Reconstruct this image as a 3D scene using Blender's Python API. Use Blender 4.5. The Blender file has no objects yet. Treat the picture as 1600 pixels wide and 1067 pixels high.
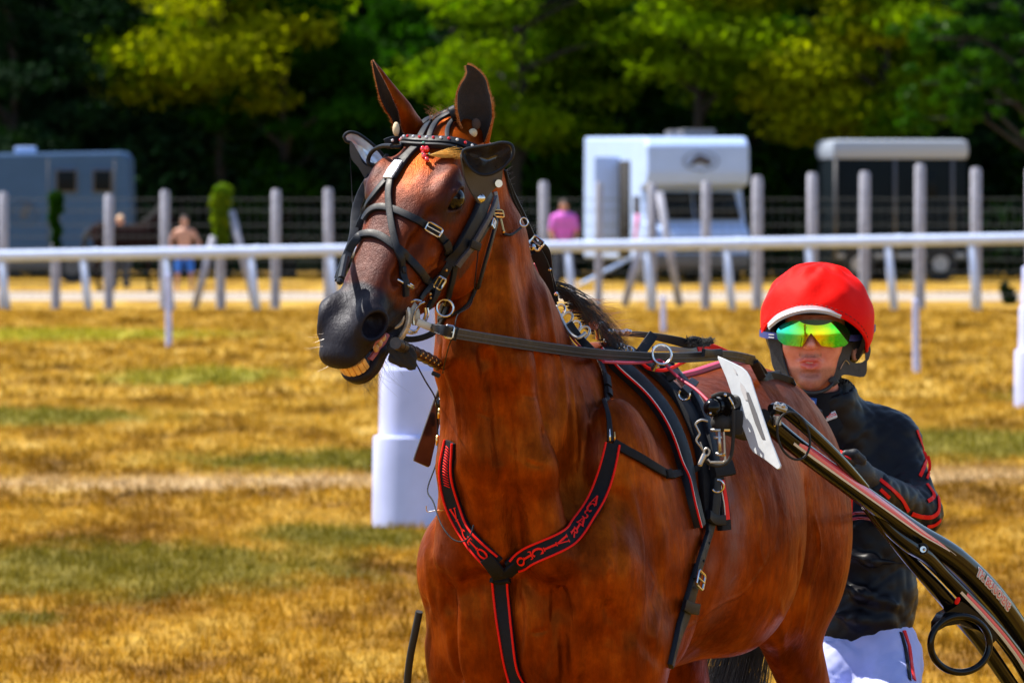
import bpy, bmesh, math, random
import numpy as np
from mathutils import Vector, Matrix
from mathutils.bvhtree import BVHTree

scene = bpy.context.scene
COL = scene.collection
random.seed(7)
RNG = np.random.default_rng(11)
R = math.radians

# ------------------------------------------------------------------ camera, sky, sun, exposure
FPX = 10500.0          # focal length in photo pixels (1600 wide): a 236 mm telephoto
HOR = 315.0            # horizon row in photo pixels
CAMZ = 1.93
cam_d = bpy.data.cameras.new('camera')
cam_d.lens = 36.0 * FPX / 1600.0
cam_d.sensor_width = 36.0
cam_d.shift_y = -(533.5 - HOR) / 1600.0
cam_d.clip_start = 1.0
cam_d.clip_end = 2000.0
cam_d.dof.use_dof = True
cam_d.dof.focus_distance = 15.6
cam_d.dof.aperture_fstop = 11.5
cam = bpy.data.objects.new('camera', cam_d)
cam.location = (0, 0, CAMZ)
cam.rotation_euler = (R(90), 0, 0)
COL.objects.link(cam)
scene.camera = cam

SUN_DIR = Vector((-0.50, 0.20, 0.84)).normalized()      # towards the sun: high, left of and behind the horse
SUN_EL = math.asin(SUN_DIR.z)
SUN_AZ = math.atan2(SUN_DIR.x, SUN_DIR.y)                # from +Y towards +X
world = bpy.data.worlds.new('World')
scene.world = world
world.use_nodes = True
nt = world.node_tree
bg = nt.nodes['Background']
sky = nt.nodes.new('ShaderNodeTexSky')
sky.sky_type = 'NISHITA'
sky.sun_disc = False
sky.sun_elevation = SUN_EL
sky.sun_rotation = SUN_AZ
sky.air_density = 1.0
sky.dust_density = 0.6
nt.links.new(sky.outputs[0], bg.inputs[0])
bg.inputs[1].default_value = 0.12
sun_d = bpy.data.lights.new('sun', 'SUN')
sun_d.energy = 5.0
sun_d.angle = R(0.53)
sun_d.color = (1.0, 0.93, 0.82)
sun = bpy.data.objects.new('sun', sun_d)
sun.rotation_euler = (-SUN_DIR).to_track_quat('-Z', 'Y').to_euler()
sun.location = (-20, 10, 30)
COL.objects.link(sun)
scene.view_settings.view_transform = 'Standard'
scene.view_settings.look = 'None'
scene.view_settings.gamma = 1.0
scene.view_settings.exposure = 0.90
try:
    scene.cycles.max_bounces = 6
    scene.cycles.transparent_max_bounces = 8
except Exception:
    pass

def W(px, py, Y):
    """world point seen at photo pixel (px, py) at distance Y"""
    return Vector(((px - 800.0) * Y / FPX, Y, CAMZ - (py - HOR) * Y / FPX))
def PX(p):
    return (800 + p[0] * FPX / p[1], HOR + (CAMZ - p[2]) * FPX / p[1])

# ------------------------------------------------------------------ object helpers
def tag(o, label=None, cat=None, group=None, kind=None):
    if label: o['label'] = label
    if cat: o['category'] = cat
    if group: o['group'] = group
    if kind: o['kind'] = kind
    return o
def empty(name, loc=(0, 0, 0), label=None, cat=None, group=None, kind=None, rz=0.0):
    o = bpy.data.objects.new(name, None)
    o.location = loc
    o.rotation_euler = (0, 0, rz)
    o.empty_display_size = 0.2
    COL.objects.link(o)
    return tag(o, label, cat, group, kind)
def link(name, me, mat=None, parent=None, smooth=True, keep=False):
    """link a mesh given in world coordinates; the parent sits at its own place"""
    o = bpy.data.objects.new(name, me)
    if mat is not None:
        for m in (mat if isinstance(mat, (list, tuple)) else [mat]):
            me.materials.append(m)
    if smooth:
        me.polygons.foreach_set('use_smooth', [True] * len(me.polygons))
    COL.objects.link(o)
    if parent is not None:
        o.parent = parent
        if not keep:
            # world -> parent space (parents are unrotated empties or meshes at a place)
            bpy_mat = parent_world(parent)
            o.matrix_parent_inverse = Matrix.Identity(4)
            me.transform(bpy_mat.inverted())
    return o
def parent_world(p):
    m = Matrix.LocRotScale(p.location, p.rotation_euler, p.scale)
    while p.parent:
        p = p.parent
        m = Matrix.LocRotScale(p.location, p.rotation_euler, p.scale) @ m
    return m
def mesh_np(name, V, F):
    """V (n,3), F (m,k) arrays"""
    V = np.asarray(V, np.float32); F = np.asarray(F, np.int32)
    me = bpy.data.meshes.new(name)
    k = F.shape[1]
    me.vertices.add(len(V)); me.vertices.foreach_set('co', V.ravel())
    me.loops.add(F.size); me.loops.foreach_set('vertex_index', F.ravel())
    me.polygons.add(len(F))
    me.polygons.foreach_set('loop_start', np.arange(0, F.size, k, dtype=np.int32))
    me.update(calc_edges=True)
    return me
class MB:
    """mesh builder collecting verts/faces"""
    def __init__(s): s.v = []; s.f = []; s.mi = []; s.cur = 0
    def add(s, vs, fs):
        b = len(s.v); s.v += [tuple(v) for v in vs]
        for f in fs: s.f.append([b + i for i in f]); s.mi.append(s.cur)
        return b
    def box(s, c, size, rot=None, bev=0.0):
        sx, sy, sz = size[0] / 2, size[1] / 2, size[2] / 2
        if bev > 0:
            b = min(bev, sx * .9, sy * .9, sz * .9)
            bm = bmesh.new(); bmesh.ops.create_cube(bm, size=1.0)
            bmesh.ops.scale(bm, vec=(sx * 2, sy * 2, sz * 2), verts=bm.verts)
            bmesh.ops.bevel(bm, geom=bm.edges[:], offset=b, segments=2, profile=.6, affect='EDGES')
            vs = [v.co.copy() for v in bm.verts]; fs = [[v.index for v in f.verts] for f in bm.faces]
            bm.free()
        else:
            vs = [Vector((x * sx, y * sy, z * sz)) for x in (-1, 1) for y in (-1, 1) for z in (-1, 1)]
            fs = [(0, 1, 3, 2), (4, 6, 7, 5), (0, 4, 5, 1), (2, 3, 7, 6), (0, 2, 6, 4), (1, 5, 7, 3)]
        if rot is not None: vs = [rot @ v for v in vs]
        c = Vector(c)
        s.add([v + c for v in vs], fs)
    def tube(s, pts, rad, n=8, cap=True, closed=False):
        pts = [Vector(p) for p in pts]
        m = len(pts)
        if not hasattr(rad, '__len__'): rad = [rad] * m
        t0 = (pts[1] - pts[0]).normalized()
        ref = Vector((0, 0, 1)) if abs(t0.z) < .9 else Vector((1, 0, 0))
        nrm = (ref - t0 * ref.dot(t0)).normalized()
        rings = []
        for i in range(m):
            if closed: t = (pts[(i + 1) % m] - pts[i - 1])
            else: t = (pts[min(i + 1, m - 1)] - pts[max(i - 1, 0)])
            if t.length < 1e-9: t = t0.copy()
            t.normalize()
            nrm = nrm - t * nrm.dot(t)
            if nrm.length < 1e-6: nrm = t.orthogonal()
            nrm.normalize(); b = t.cross(nrm)
            rings.append([pts[i] + (nrm * math.cos(2 * math.pi * j / n) + b * math.sin(2 * math.pi * j / n)) * rad[i] for j in range(n)])
        vs = [v for r in rings for v in r]; fs = []
        for i in range(m if closed else m - 1):
            i2 = (i + 1) % m
            for j in range(n):
                fs.append((i * n + j, i * n + (j + 1) % n, i2 * n + (j + 1) % n, i2 * n + j))
        if cap and not closed:
            fs.append(tuple(range(n - 1, -1, -1))); fs.append(tuple((m - 1) * n + j for j in range(n)))
        s.add(vs, fs)
    def ball(s, c, r, n=12, rot=None):
        if not hasattr(r, '__len__'): r = (r, r, r)
        c = Vector(c); vs = []; fs = []
        m = n // 2
        for i in range(m + 1):
            th = math.pi * i / m
            for j in range(n):
                ph = 2 * math.pi * j / n
                v = Vector((r[0] * math.sin(th) * math.cos(ph), r[1] * math.sin(th) * math.sin(ph), r[2] * math.cos(th)))
                if rot is not None: v = rot @ v
                vs.append(c + v)
        for i in range(m):
            for j in range(n):
                fs.append((i * n + j, (i + 1) * n + j, (i + 1) * n + (j + 1) % n, i * n + (j + 1) % n))
        s.add(vs, fs)
    def disc(s, c, nrm, r, th, n=20, r2=None):
        nrm = Vector(nrm).normalized()
        s.tube([Vector(c) - nrm * th / 2, Vector(c) + nrm * th / 2], [r, r2 if r2 else r], n=n)
    def torus(s, c, nrm, Rr, r, n=28, m=8, sx=1.0, up=None):
        nrm = Vector(nrm).normalized()
        a = (Vector(up) - nrm * nrm.dot(Vector(up))).normalized() if up is not None else nrm.orthogonal().normalized()
        b = nrm.cross(a)
        c = Vector(c)
        s.tube([c + a * math.cos(2 * math.pi * i / n) * Rr + b * math.sin(2 * math.pi * i / n) * Rr * sx for i in range(n)], r, n=m, closed=True)
    def prism(s, poly, ex, ey, ez, o, th):
        """polygon (list of 2D) in plane (ex, ey) at o, thickness th along ez, centred"""
        n = len(poly)
        a = [o + ex * p[0] + ey * p[1] - ez * th / 2 for p in poly]
        b = [o + ex * p[0] + ey * p[1] + ez * th / 2 for p in poly]
        s.add(a + b, [tuple(range(n - 1, -1, -1)), tuple(range(n, 2 * n))] + [(i, (i + 1) % n, n + (i + 1) % n, n + i) for i in range(n)])
    def mesh(s, name):
        me = bpy.data.meshes.new(name); me.from_pydata(s.v, [], s.f)
        me.polygons.foreach_set('material_index', s.mi)
        me.update(); return me
    def build(s, name, mat, parent=None, smooth=True, auto=35):
        me = s.mesh(name)
        bm = bmesh.new(); bm.from_mesh(me); bmesh.ops.recalc_face_normals(bm, faces=bm.faces)
        if smooth:
            ca = math.cos(R(auto))
            for e in bm.edges:
                if len(e.link_faces) == 2 and e.link_faces[0].normal.dot(e.link_faces[1].normal) < ca: e.smooth = False
        bm.to_mesh(me); bm.free()
        return link(name, me, mat, parent, smooth)
def catmull(P, n=8, closed=False):
    P = [Vector(p) for p in P]; out = []
    m = len(P)
    for i in range(m if closed else m - 1):
        if closed: p0, p1, p2, p3 = P[i - 1], P[i], P[(i + 1) % m], P[(i + 2) % m]
        else: p0, p1, p2, p3 = P[max(i - 1, 0)], P[i], P[i + 1], P[min(i + 2, m - 1)]
        for j in range(n):
            t = j / n
            out.append(.5 * ((2 * p1) + (p2 - p0) * t + (2 * p0 - 5 * p1 + 4 * p2 - p3) * t * t + (3 * p1 - p0 - 3 * p2 + p3) * t ** 3))
    if not closed: out.append(P[-1])
    return out

# ------------------------------------------------------------------ materials
def mat_new(name):
    m = bpy.data.materials.new(name); m.use_nodes = True
    return m, m.node_tree, m.node_tree.nodes['Principled BSDF']
def N(nt, typ, **kw):
    n = nt.nodes.new(typ)
    for k, v in kw.items():
        if k.startswith('i_'):
            key = k[2:]
            n.inputs[int(key) if key.isdigit() else key].default_value = v
        else: setattr(n, k, v)
    return n
def ramp(nt, stops, interp='LINEAR'):
    r = nt.nodes.new('ShaderNodeValToRGB'); r.color_ramp.interpolation = interp
    e = r.color_ramp.elements
    while len(e) < len(stops): e.new(.5)
    for el, (p, c) in zip(e, stops):
        el.position = p; el.color = (c[0], c[1], c[2], 1) if hasattr(c, '__len__') else (c, c, c, 1)
    return r
def simple(name, col, rough=.5, metal=0.0, noise=0.0, nscale=40, bump=0.0, bscale=200, spec=.5, coat=0.0, sheen=0.0, coord='Object', rvar=0.0):
    m, nt, b = mat_new(name)
    b.inputs['Base Color'].default_value = (*col, 1)
    b.inputs['Roughness'].default_value = rough
    b.inputs['Metallic'].default_value = metal
    b.inputs['Specular IOR Level'].default_value = spec
    b.inputs['Coat Weight'].default_value = coat
    b.inputs['Coat Roughness'].default_value = .08
    b.inputs['Sheen Weight'].default_value = sheen
    tc = N(nt, 'ShaderNodeTexCoord')
    if noise > 0 or rvar > 0:
        nz = N(nt, 'ShaderNodeTexNoise', i_Scale=nscale, i_Detail=5.0)
        nt.links.new(tc.outputs[coord], nz.inputs['Vector'])
        if noise > 0:
            rp = ramp(nt, [(.3, [c * (1 - noise) for c in col]), (.7, [min(1, c * (1 + noise)) for c in col])])
            nt.links.new(nz.outputs['Fac'], rp.inputs[0]); nt.links.new(rp.outputs[0], b.inputs['Base Color'])
        if rvar > 0:
            mr = N(nt, 'ShaderNodeMapRange', i_1=.3, i_2=.7, i_3=max(0.02, rough - rvar), i_4=min(1, rough + rvar))
            nt.links.new(nz.outputs['Fac'], mr.inputs[0]); nt.links.new(mr.outputs[0], b.inputs['Roughness'])
    if bump > 0:
        nb = N(nt, 'ShaderNodeTexNoise', i_Scale=bscale, i_Detail=4.0)
        nt.links.new(tc.outputs[coord], nb.inputs['Vector'])
        bp = N(nt, 'ShaderNodeBump', i_Strength=bump, i_Distance=.002)
        nt.links.new(nb.outputs['Fac'], bp.inputs['Height']); nt.links.new(bp.outputs[0], b.inputs['Normal'])
    return m
# ------------------------------------------------------------------ implicit-surface sculpting (numpy surface nets)
class Sdf:
    def __init__(s, frames):
        s.frames = frames        # list of (origin (3,), axes (3,3) rows = local axes)
        s.pr = []                # (fi, op, k, fn, centre_world, bound)
    def _add(s, fi, op, k, fn, c, b):
        o, A = s.frames[fi]
        s.pr.append((fi, op, k, fn, np.array(c, float) @ A + o, b))
    def ell(s, fi, c, r, k=.03, op='u', ax=None):
        """ellipsoid; ax: optional 3 row vectors (local)"""
        c = np.array(c, float); r = np.array(r, float)
        M = None
        if ax is not None:
            M = orth(ax)
        def fn(P):
            q = P - c
            if M is not None: q = q @ M.T
            q1 = q / r; k0 = np.sqrt((q1 * q1).sum(-1)); q2 = q1 / r
            k1 = np.sqrt((q2 * q2).sum(-1)) + 1e-9
            return k0 * (k0 - 1) / k1
        s._add(fi, op, k, fn, c, r.max())
    def seg(s, fi, A, B, ra, rb, k=.03, op='u'):
        A = np.array(A, float); B = np.array(B, float); d = B - A; L2 = max((d * d).sum(), 1e-12)
        def fn(P):
            t = np.clip(((P - A) @ d) / L2, 0, 1)
            q = P - (A + t[:, None] * d)
            return np.sqrt((q * q).sum(-1)) - (ra + (rb - ra) * t)
        s._add(fi, op, k, fn, (A + B) / 2, math.sqrt(L2) / 2 + max(ra, rb))
    def path(s, fi, pts, rads, k=.01, op='u'):
        for i in range(len(pts) - 1): s.seg(fi, pts[i], pts[i + 1], rads[i] if hasattr(rads, '__len__') else rads, rads[i + 1] if hasattr(rads, '__len__') else rads, k, op)
    def eseg(s, fi, A, B, wa, wb, side, k=.03, op='u'):
        """elliptical cone; wa=(half width along side, half depth) at A"""
        A = np.array(A, float); B = np.array(B, float); d = B - A; L = np.linalg.norm(d); ax = d / L
        sd = np.array(side, float); sd = sd - ax * (sd @ ax); sd /= np.linalg.norm(sd); dp = np.cross(ax, sd)
        def fn(P):
            q0 = P - A; t = q0 @ ax; tc = np.clip(t, 0, L); f = tc / L
            rw = wa[0] + (wb[0] - wa[0]) * f; rd = wa[1] + (wb[1] - wa[1]) * f; rm = np.minimum(rw, rd)
            x = q0 @ sd; y = q0 @ dp; z = t - tc
            k0 = np.sqrt((x / rw) ** 2 + (y / rd) ** 2 + (z / rm) ** 2)
            k1 = np.sqrt((x / rw ** 2) ** 2 + (y / rd ** 2) ** 2 + (z / rm ** 2) ** 2) + 1e-9
            return k0 * (k0 - 1) / k1
        s._add(fi, op, k, fn, (A + B) / 2, L / 2 + max(max(wa), max(wb)))
    def loft(s, fi, ts, zt, zb, hw, yc=None, k=.03, op='u', pw=2.0, cap=.05, zmid=None):
        """loft along local x; section top zt, bottom zb, half width hw (smoothly interpolated)"""
        ts = np.array(ts, float)
        tt = np.linspace(ts[0], ts[-1], 80)
        def sm(a):
            a = np.interp(tt, ts, np.array(a, float))
            kk = np.array([1, 2, 3, 2, 1]) / 9.0
            return np.convolve(np.pad(a, 2, mode='edge'), kk, 'valid')
        ZT, ZB, HW = sm(zt), sm(zb), sm(hw)
        YC = sm(yc) if yc is not None else np.zeros(80)
        ZM = sm(zmid) if zmid is not None else (ZT + ZB) / 2
        def fn(P):
            x = P[:, 0]; xc = np.clip(x, ts[0], ts[-1])
            a = np.interp(xc, tt, ZT); b = np.interp(xc, tt, ZB); h = np.interp(xc, tt, HW)
            zc = np.interp(xc, tt, ZM); y = P[:, 1] - np.interp(xc, tt, YC)
            z = P[:, 2] - zc
            rz = np.where(z > 0, a - zc, zc - b)
            ex = x - xc
            k0 = (np.abs(y / h) ** pw + np.abs(z / rz) ** pw + np.abs(ex / cap) ** pw) ** (1 / pw)
            rr = np.sqrt((y * y + z * z + ex * ex)) + 1e-9
            # radial distance to the surface along the ray, scaled
            dr = rr * (1 - 1 / np.maximum(k0, 1e-6))
            g = np.sqrt((y / h ** 2) ** 2 + (z / rz ** 2) ** 2 + (ex / cap ** 2) ** 2) + 1e-9
            q = np.sqrt((y / h) ** 2 + (z / rz) ** 2 + (ex / cap) ** 2)
            cosf = np.clip(q * q / (g * rr), .3, 1)
            return dr * cosf
        s._add(fi, op, k, fn, ((ts[0] + ts[-1]) / 2, 0, (max(zt) + min(zb)) / 2), math.hypot((ts[-1] - ts[0]) / 2 + cap, max(max(hw), (max(zt) - min(zb)) / 2)))
    def torus(s, fi, c, ax, Rr, r, sq=1.0, up=(0, 0, 1), k=.01, op='u'):
        c = np.array(c, float)
        az = np.array(ax, float); az /= np.linalg.norm(az)
        u = np.array(up, float); u = u - az * (u @ az); u /= np.linalg.norm(u); v = np.cross(az, u)
        def fn(P):
            q = P - c; x = q @ u; y = (q @ v) / sq; z = q @ az
            d = np.sqrt(x * x + y * y) - Rr
            return np.sqrt((d * min(1, (1 + sq) / 2)) ** 2 + z * z) - r
        s._add(fi, op, k, fn, c, Rr * max(1, sq) + r)
    def evalp(s, P, sel=None):
        loc = {}
        d = np.full(len(P), 9.0)
        for i, (fi, op, k, fn, c, b) in enumerate(s.pr):
            if sel is not None and not sel[i]: continue
            if fi not in loc:
                o, A = s.frames[fi]; loc[fi] = (P - o) @ A.T
            e = fn(loc[fi])
            if op == 'u':
                h = np.clip(.5 + .5 * (d - e) / k, 0, 1); d = d * (1 - h) + e * h - k * h * (1 - h)
            else:
                h = np.clip(.5 - .5 * (d + e) / k, 0, 1); d = d * (1 - h) - e * h + k * h * (1 - h)
        return d
    def mesh(s, lo, hi, h, n=14, smooth=2):
        lo = np.array(lo, float); hi = np.array(hi, float)
        nb = np.ceil((hi - lo) / (h * n)).astype(int)
        I = np.stack(np.meshgrid(*[np.arange(m) for m in nb], indexing='ij'), -1).reshape(-1, 3)
        C = lo + (I + .5) * n * h
        hd = n * h * math.sqrt(3) / 2
        d = s.evalp(C)
        keep = np.abs(d) < hd * 1.25 + .01
        I = I[keep]; C = C[keep]
        pc = np.array([p[4] for p in s.pr]); pb = np.array([p[5] + p[2] for p in s.pr])
        g = np.stack(np.meshgrid(*[np.arange(n + 1)] * 3, indexing='ij'), -1).reshape(-1, 3)
        NX = (nb * n + 2).astype(np.int64)
        VK, VP, Q = [], [], []
        def key(c): return (c[..., 0] * NX[1] + c[..., 1]) * NX[2] + c[..., 2]
        for bi, bc in zip(I, C):
            sel = np.linalg.norm(pc - bc, axis=1) < pb + hd
            if not sel.any(): continue
            P = lo + (bi * n + g) * h
            D = s.evalp(P, sel).reshape(n + 1, n + 1, n + 1)
            S = D < 0
            if S.all() or not S.any(): continue
            # cell crossings
            acc = np.zeros((n, n, n, 3)); cnt = np.zeros((n, n, n))
            for a in range(3):
                sl0 = [slice(None)] * 3; sl1 = [slice(None)] * 3
                sl0[a] = slice(0, n); sl1[a] = slice(1, n + 1)
                d0 = D[tuple(sl0)]; d1 = D[tuple(sl1)]
                cr = (d0 < 0) != (d1 < 0)
                t = np.where(cr, d0 / np.where(cr, d0 - d1, 1), 0)
                o = [b for b in range(3) if b != a]
                for i in (0, 1):
                    for j in (0, 1):
                        ss = [None] * 3; ss[a] = slice(0, n)
                        ss[o[0]] = slice(i, n + i); ss[o[1]] = slice(j, n + j)
                        c_ = cr[tuple(ss)]; t_ = t[tuple(ss)]
                        cnt += c_
                        acc[..., a] += t_ * c_; acc[..., o[0]] += i * c_; acc[..., o[1]] += j * c_
                # quads for edges with base corner inside the block
                base = np.argwhere(cr[:n, :n, :n])
                if len(base):
                    gb = base + bi * n
                    e0 = np.zeros(3, int); e0[o[0]] = 1; e1 = np.zeros(3, int); e1[o[1]] = 1
                    q = np.stack([key(gb - e0 - e1), key(gb - e1), key(gb), key(gb - e0)], 1)
                    ins = (d0[:n, :n, :n] < 0)[tuple(base.T)]
                    flip = ins if a != 1 else ~ins
                    q[~flip] = q[~flip][:, ::-1]
                    Q.append(q)
            cc = np.argwhere(cnt > 0)
            pos = acc[tuple(cc.T)] / cnt[tuple(cc.T)][:, None]
            VP.append(lo + (cc + bi * n + pos) * h); VK.append(key(cc + bi * n))
        VK = np.concatenate(VK); VP = np.concatenate(VP); Q = np.concatenate(Q)
        o = np.argsort(VK); VK = VK[o]; VP = VP[o]
        ix = np.searchsorted(VK, Q); ix = np.clip(ix, 0, len(VK) - 1)
        ok = (VK[ix] == Q).all(1); F = ix[ok]
        E = np.concatenate([F[:, [0, 1]], F[:, [1, 2]], F[:, [2, 3]], F[:, [3, 0]]])
        for it in range(smooth):
            sc = .5 if it % 2 == 0 else -.4
            m = np.zeros_like(VP); c = np.bincount(E[:, 0], minlength=len(VP)) + np.bincount(E[:, 1], minlength=len(VP))
            for a in range(3):
                m[:, a] = np.bincount(E[:, 0], VP[E[:, 1], a], len(VP)) + np.bincount(E[:, 1], VP[E[:, 0], a], len(VP))
            VP = VP + sc * (m / np.maximum(c, 1)[:, None] - VP)
        return VP, F
def orth(ax):
    a = np.array(ax[0], float); a /= np.linalg.norm(a)
    b = np.array(ax[1], float); b = b - a * (a @ b); b /= np.linalg.norm(b)
    return np.stack([a, b, np.cross(a, b)])
def smst(x, a, b):
    t = np.clip((x - a) / (b - a), 0, 1); return t * t * (3 - 2 * t)
# ------------------------------------------------------------------ the horse: frames
TH = R(26.5)
BF = np.array([-math.sin(TH), -math.cos(TH), 0.0]); BL = np.array([math.cos(TH), -math.sin(TH), 0.0])
BO = np.array([-0.02, 15.0, 0.0])
BODY = (BO, np.stack([BF, BL, [0, 0, 1.0]]))
_ya, _pi, _ro = R(38), R(50), R(9)
_h = np.array([-math.sin(_ya), -math.cos(_ya), 0]); _s = np.array([math.cos(_ya), -math.sin(_ya), 0]); _z = np.array([0, 0, 1.0])
HA = _h * math.cos(_pi) - _z * math.sin(_pi); _n = _h * math.sin(_pi) + _z * math.cos(_pi)
HS = _s * math.cos(_ro) - _n * math.sin(_ro); HN = _n * math.cos(_ro) + _s * math.sin(_ro)
HO = np.array(W(688, 192, 14.78))
HEAD = (HO, np.stack([HA, HS, HN]))
def BW(u, v, w): return Vector(BO + BF * u + BL * v + np.array([0, 0, w]))
def HW(a, s, n): return Vector(HO + HA * a + HS * s + HN * n)

def horse_sdf():
    S = Sdf([BODY, HEAD])
    # --- trunk
    S.loft(0, [-1.50, -1.42, -1.30, -1.17, -1.0, -.85, -.65, -.48, -.34, -.2, -.1],
           [1.43, 1.505, 1.54, 1.54, 1.52, 1.51, 1.53, 1.56, 1.52, 1.40, 1.30],
           [1.12, 1.06, 1.0, .93, .87, .845, .83, .83, .82, .84, .88],
           [.13, .17, .20, .225, .275, .290, .275, .245, .225, .205, .18], k=.03, cap=.07, pw=2.05,
           zmid=[1.3, 1.28, 1.26, 1.22, 1.2, 1.18, 1.17, 1.16, 1.15, 1.10, 1.08])
    S.ell(0, (-.47, 0, 1.50), (.26, .075, .105), k=.08)            # withers
    for s in (-1, 1):
        S.ell(0, (-.30, s * .170, 1.20), (.15, .085, .30), k=.06, ax=[(1, 0, -.35), (0, 1, 0)])   # shoulder blade
        S.ell(0, (-.40, s * .20, 1.08), (.15, .075, .22), k=.05)                                   # triceps
        S.ell(0, (-.13, s * .175, 1.10), (.105, .095, .14), k=.06)                                 # point of shoulder
        S.ell(0, (-.075, s * .085, .98), (.07, .09, .17), k=.05)                                   # pectoral
        S.ell(0, (-.20, s * .185, .92), (.12, .095, .19), k=.05)                                   # upper arm
        S.eseg(0, (-.26, s * .19, .94), (-.27, s * .175, .72), (.085, .13), (.065, .09), (0, 1, 0), k=.05)
        S.eseg(0, (-.27, s * .175, .76), (-.25, s * .15, .50), (.065, .08), (.036, .042), (0, 1, 0), k=.03)
        S.ell(0, (-.245, s * .15, .48), (.045, .04, .055), k=.02)
        S.seg(0, (-.25, s * .15, .45), (-.26, s * .15, .22), .026, .026, k=.02)
        S.ell(0, (-.26, s * .15, .20), (.036, .034, .04), k=.02)
        S.seg(0, (-.25, s * .15, .19), (-.21, s * .15, .09), .027, .03, k=.02)
        S.eseg(0, (-.205, s * .15, .09), (-.18, s * .15, .045), (.045, .045), (.06, .065), (0, 1, 0), k=.01)
        # hind quarter
        S.ell(0, (-1.24, s * .082, 1.35), (.20, .10, .14), k=.07)
        S.ell(0, (-1.32, s * .140, 1.13), (.19, .105, .26), k=.06, ax=[(1, 0, .10), (0, 1, 0)])
        S.ell(0, (-1.42, s * .085, 1.22), (.12, .08, .2), k=.06)
        S.ell(0, (-1.17, s * .135, 1.02), (.11, .075, .15), k=.04)
        f_ = 0.0 if s > 0 else .20          # the right hind leg is under the belly, mid stride
        S.eseg(0, (-1.22 + f_ * .5, s * .125, .98), (-1.50 + f_, s * .12, .62), (.070, .115), (.04, .055), (0, 1, 0), k=.04)
        S.ell(0, (-1.53 + f_, s * .12, .58), (.055, .04, .07), k=.03)
        S.seg(0, (-1.53 + f_, s * .12, .55), (-1.45 + f_ * 1.4, s * .12, .24), .034, .028, k=.03)
        S.ell(0, (-1.445 + f_ * 1.4, s * .12, .21), (.038, .036, .042), k=.02)
        S.seg(0, (-1.44 + f_ * 1.4, s * .12, .20), (-1.38 + f_ * 1.4, s * .12, .09), .028, .032, k=.02)
        S.eseg(0, (-1.375 + f_ * 1.4, s * .12, .09), (-1.35 + f_ * 1.4, s * .12, .045), (.045, .045), (.06, .065), (0, 1, 0), k=.01)
        S.ell(0, (-.86, s * .165, 1.13), (.27, .140, .26), k=.05)      # rib cage
        # grooves: behind the shoulder, flank fold
        S.path(0, [(-.56, s * .29, .95), (-.545, s * .285, 1.12), (-.50, s * .265, 1.28)], .014, k=.05, op='s')
        S.path(0, [(-1.085, s * .225, .88), (-1.105, s * .245, 1.0), (-1.12, s * .262, 1.12), (-1.15, s * .268, 1.24), (-1.20, s * .262, 1.34)], [.030, .036, .036, .028, .012], k=.030, op='s')
        # folds on the front of the chest
        S.path(0, [(-.03, s * .125, 1.16), (-.015, s * .14, 1.02), (-.05, s * .13, .86)], [.006, .008, .006], k=.03, op='s')
        S.path(0, [(-.06, s * .23, 1.02), (-.12, s * .285, .96), (-.22, s * .30, .90)], [.004, .007, .005], k=.03, op='s')
    S.path(0, [(-.02, 0, .82), (.015, 0, .95), (.012, 0, 1.08)], [.012, .012, .004], k=.04, op='s')        # chest groove
    # --- neck
    sd = (0, 1, 0)
    nk = [(-.30, 0, 1.24), (-.16, -.005, 1.43), (-.04, -.02, 1.64), (.0, -.045, 1.84), (.03, -.07, 1.99), (.15, -.105, 2.045)]
    wd = [(.155, .30), (.115, .235), (.090, .180), (.074, .120), (.066, .088), (.060, .062)]
    for i in range(5): S.eseg(0, nk[i], nk[i + 1], wd[i], wd[i + 1], sd, k=.04)
    # windpipe, jugular groove edges, brachiocephalic muscles
    S.path(0, [(.02, -.01, 1.16), (.075, -.015, 1.36), (.115, -.03, 1.58), (.11, -.055, 1.73)], [.055, .05, .045, .035], k=.06)
    for s in (-1, 1):
        S.path(0, [(.0, s * .12, 1.14), (.03, s * .095, 1.34), (.055, s * .075 - .02, 1.56), (.06, s * .07 - .05, 1.78)], [.05, .04, .032, .022], k=.05)
        S.path(0, [(.115, s * .060 - .01, 1.36), (.140, s * .055 - .03, 1.58), (.17, s * .05 - .05, 1.72)], [.004, .004, .003], k=.03, op='s')
    # --- head
    S.loft(1, [-.03, .03, .09, .15, .21, .27, .33, .39, .45, .51, .56, .60],
           [-.035, -.006, .006, .016, .018, .010, .002, -.006, -.012, -.014, -.022, -.045],
           [-.13, -.20, -.26, -.295, -.298, -.280, -.250, -.208, -.162, -.118, -.098, -.084],
           [.058, .082, .098, .106, .104, .090, .077, .066, .057, .054, .053, .046], k=.022, cap=.03, pw=2.7,
           zmid=[-.07, -.07, -.06, -.055, -.050, -.055, -.055, -.055, -.056, -.06, -.065, -.072])
    for s in (-1, 1):
        S.ell(1, (.185, s * .062, -.185), (.125, .044, .115), k=.03)                 # cheek
        S.ell(1, (.156, s * .090, -.010), (.050, .018, .020), k=.025)                  # brow
        S.path(1, [(.245, s * .085, -.090), (.30, s * .077, -.088), (.37, s * .062, -.082)], [.010, .009, .005], k=.02)   # facial crest
        S.path(1, [(.27, s * .086, -.125), (.315, s * .074, -.15), (.36, s * .066, -.13)], .010, k=.03, op='s')
        S.path(1, [(.24, s * .082, -.02), (.31, s * .071, -.035), (.40, s * .057, -.045)], .008, k=.03, op='s')
        S.ell(1, (.07, s * .092, -.03), (.032, .016, .02), k=.03, op='s')               # hollow above the eye
        S.ell(1, (.174, s * .118, -.036), (.033, .028, .026), k=.010, op='s')          # eye socket
        S.path(1, [(.137, s * .104, -.040), (.151, s * .112, -.020), (.175, s * .113, -.012), (.206, s * .104, -.024)], [.005, .0065, .0065, .004], k=.006)   # upper lid
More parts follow.
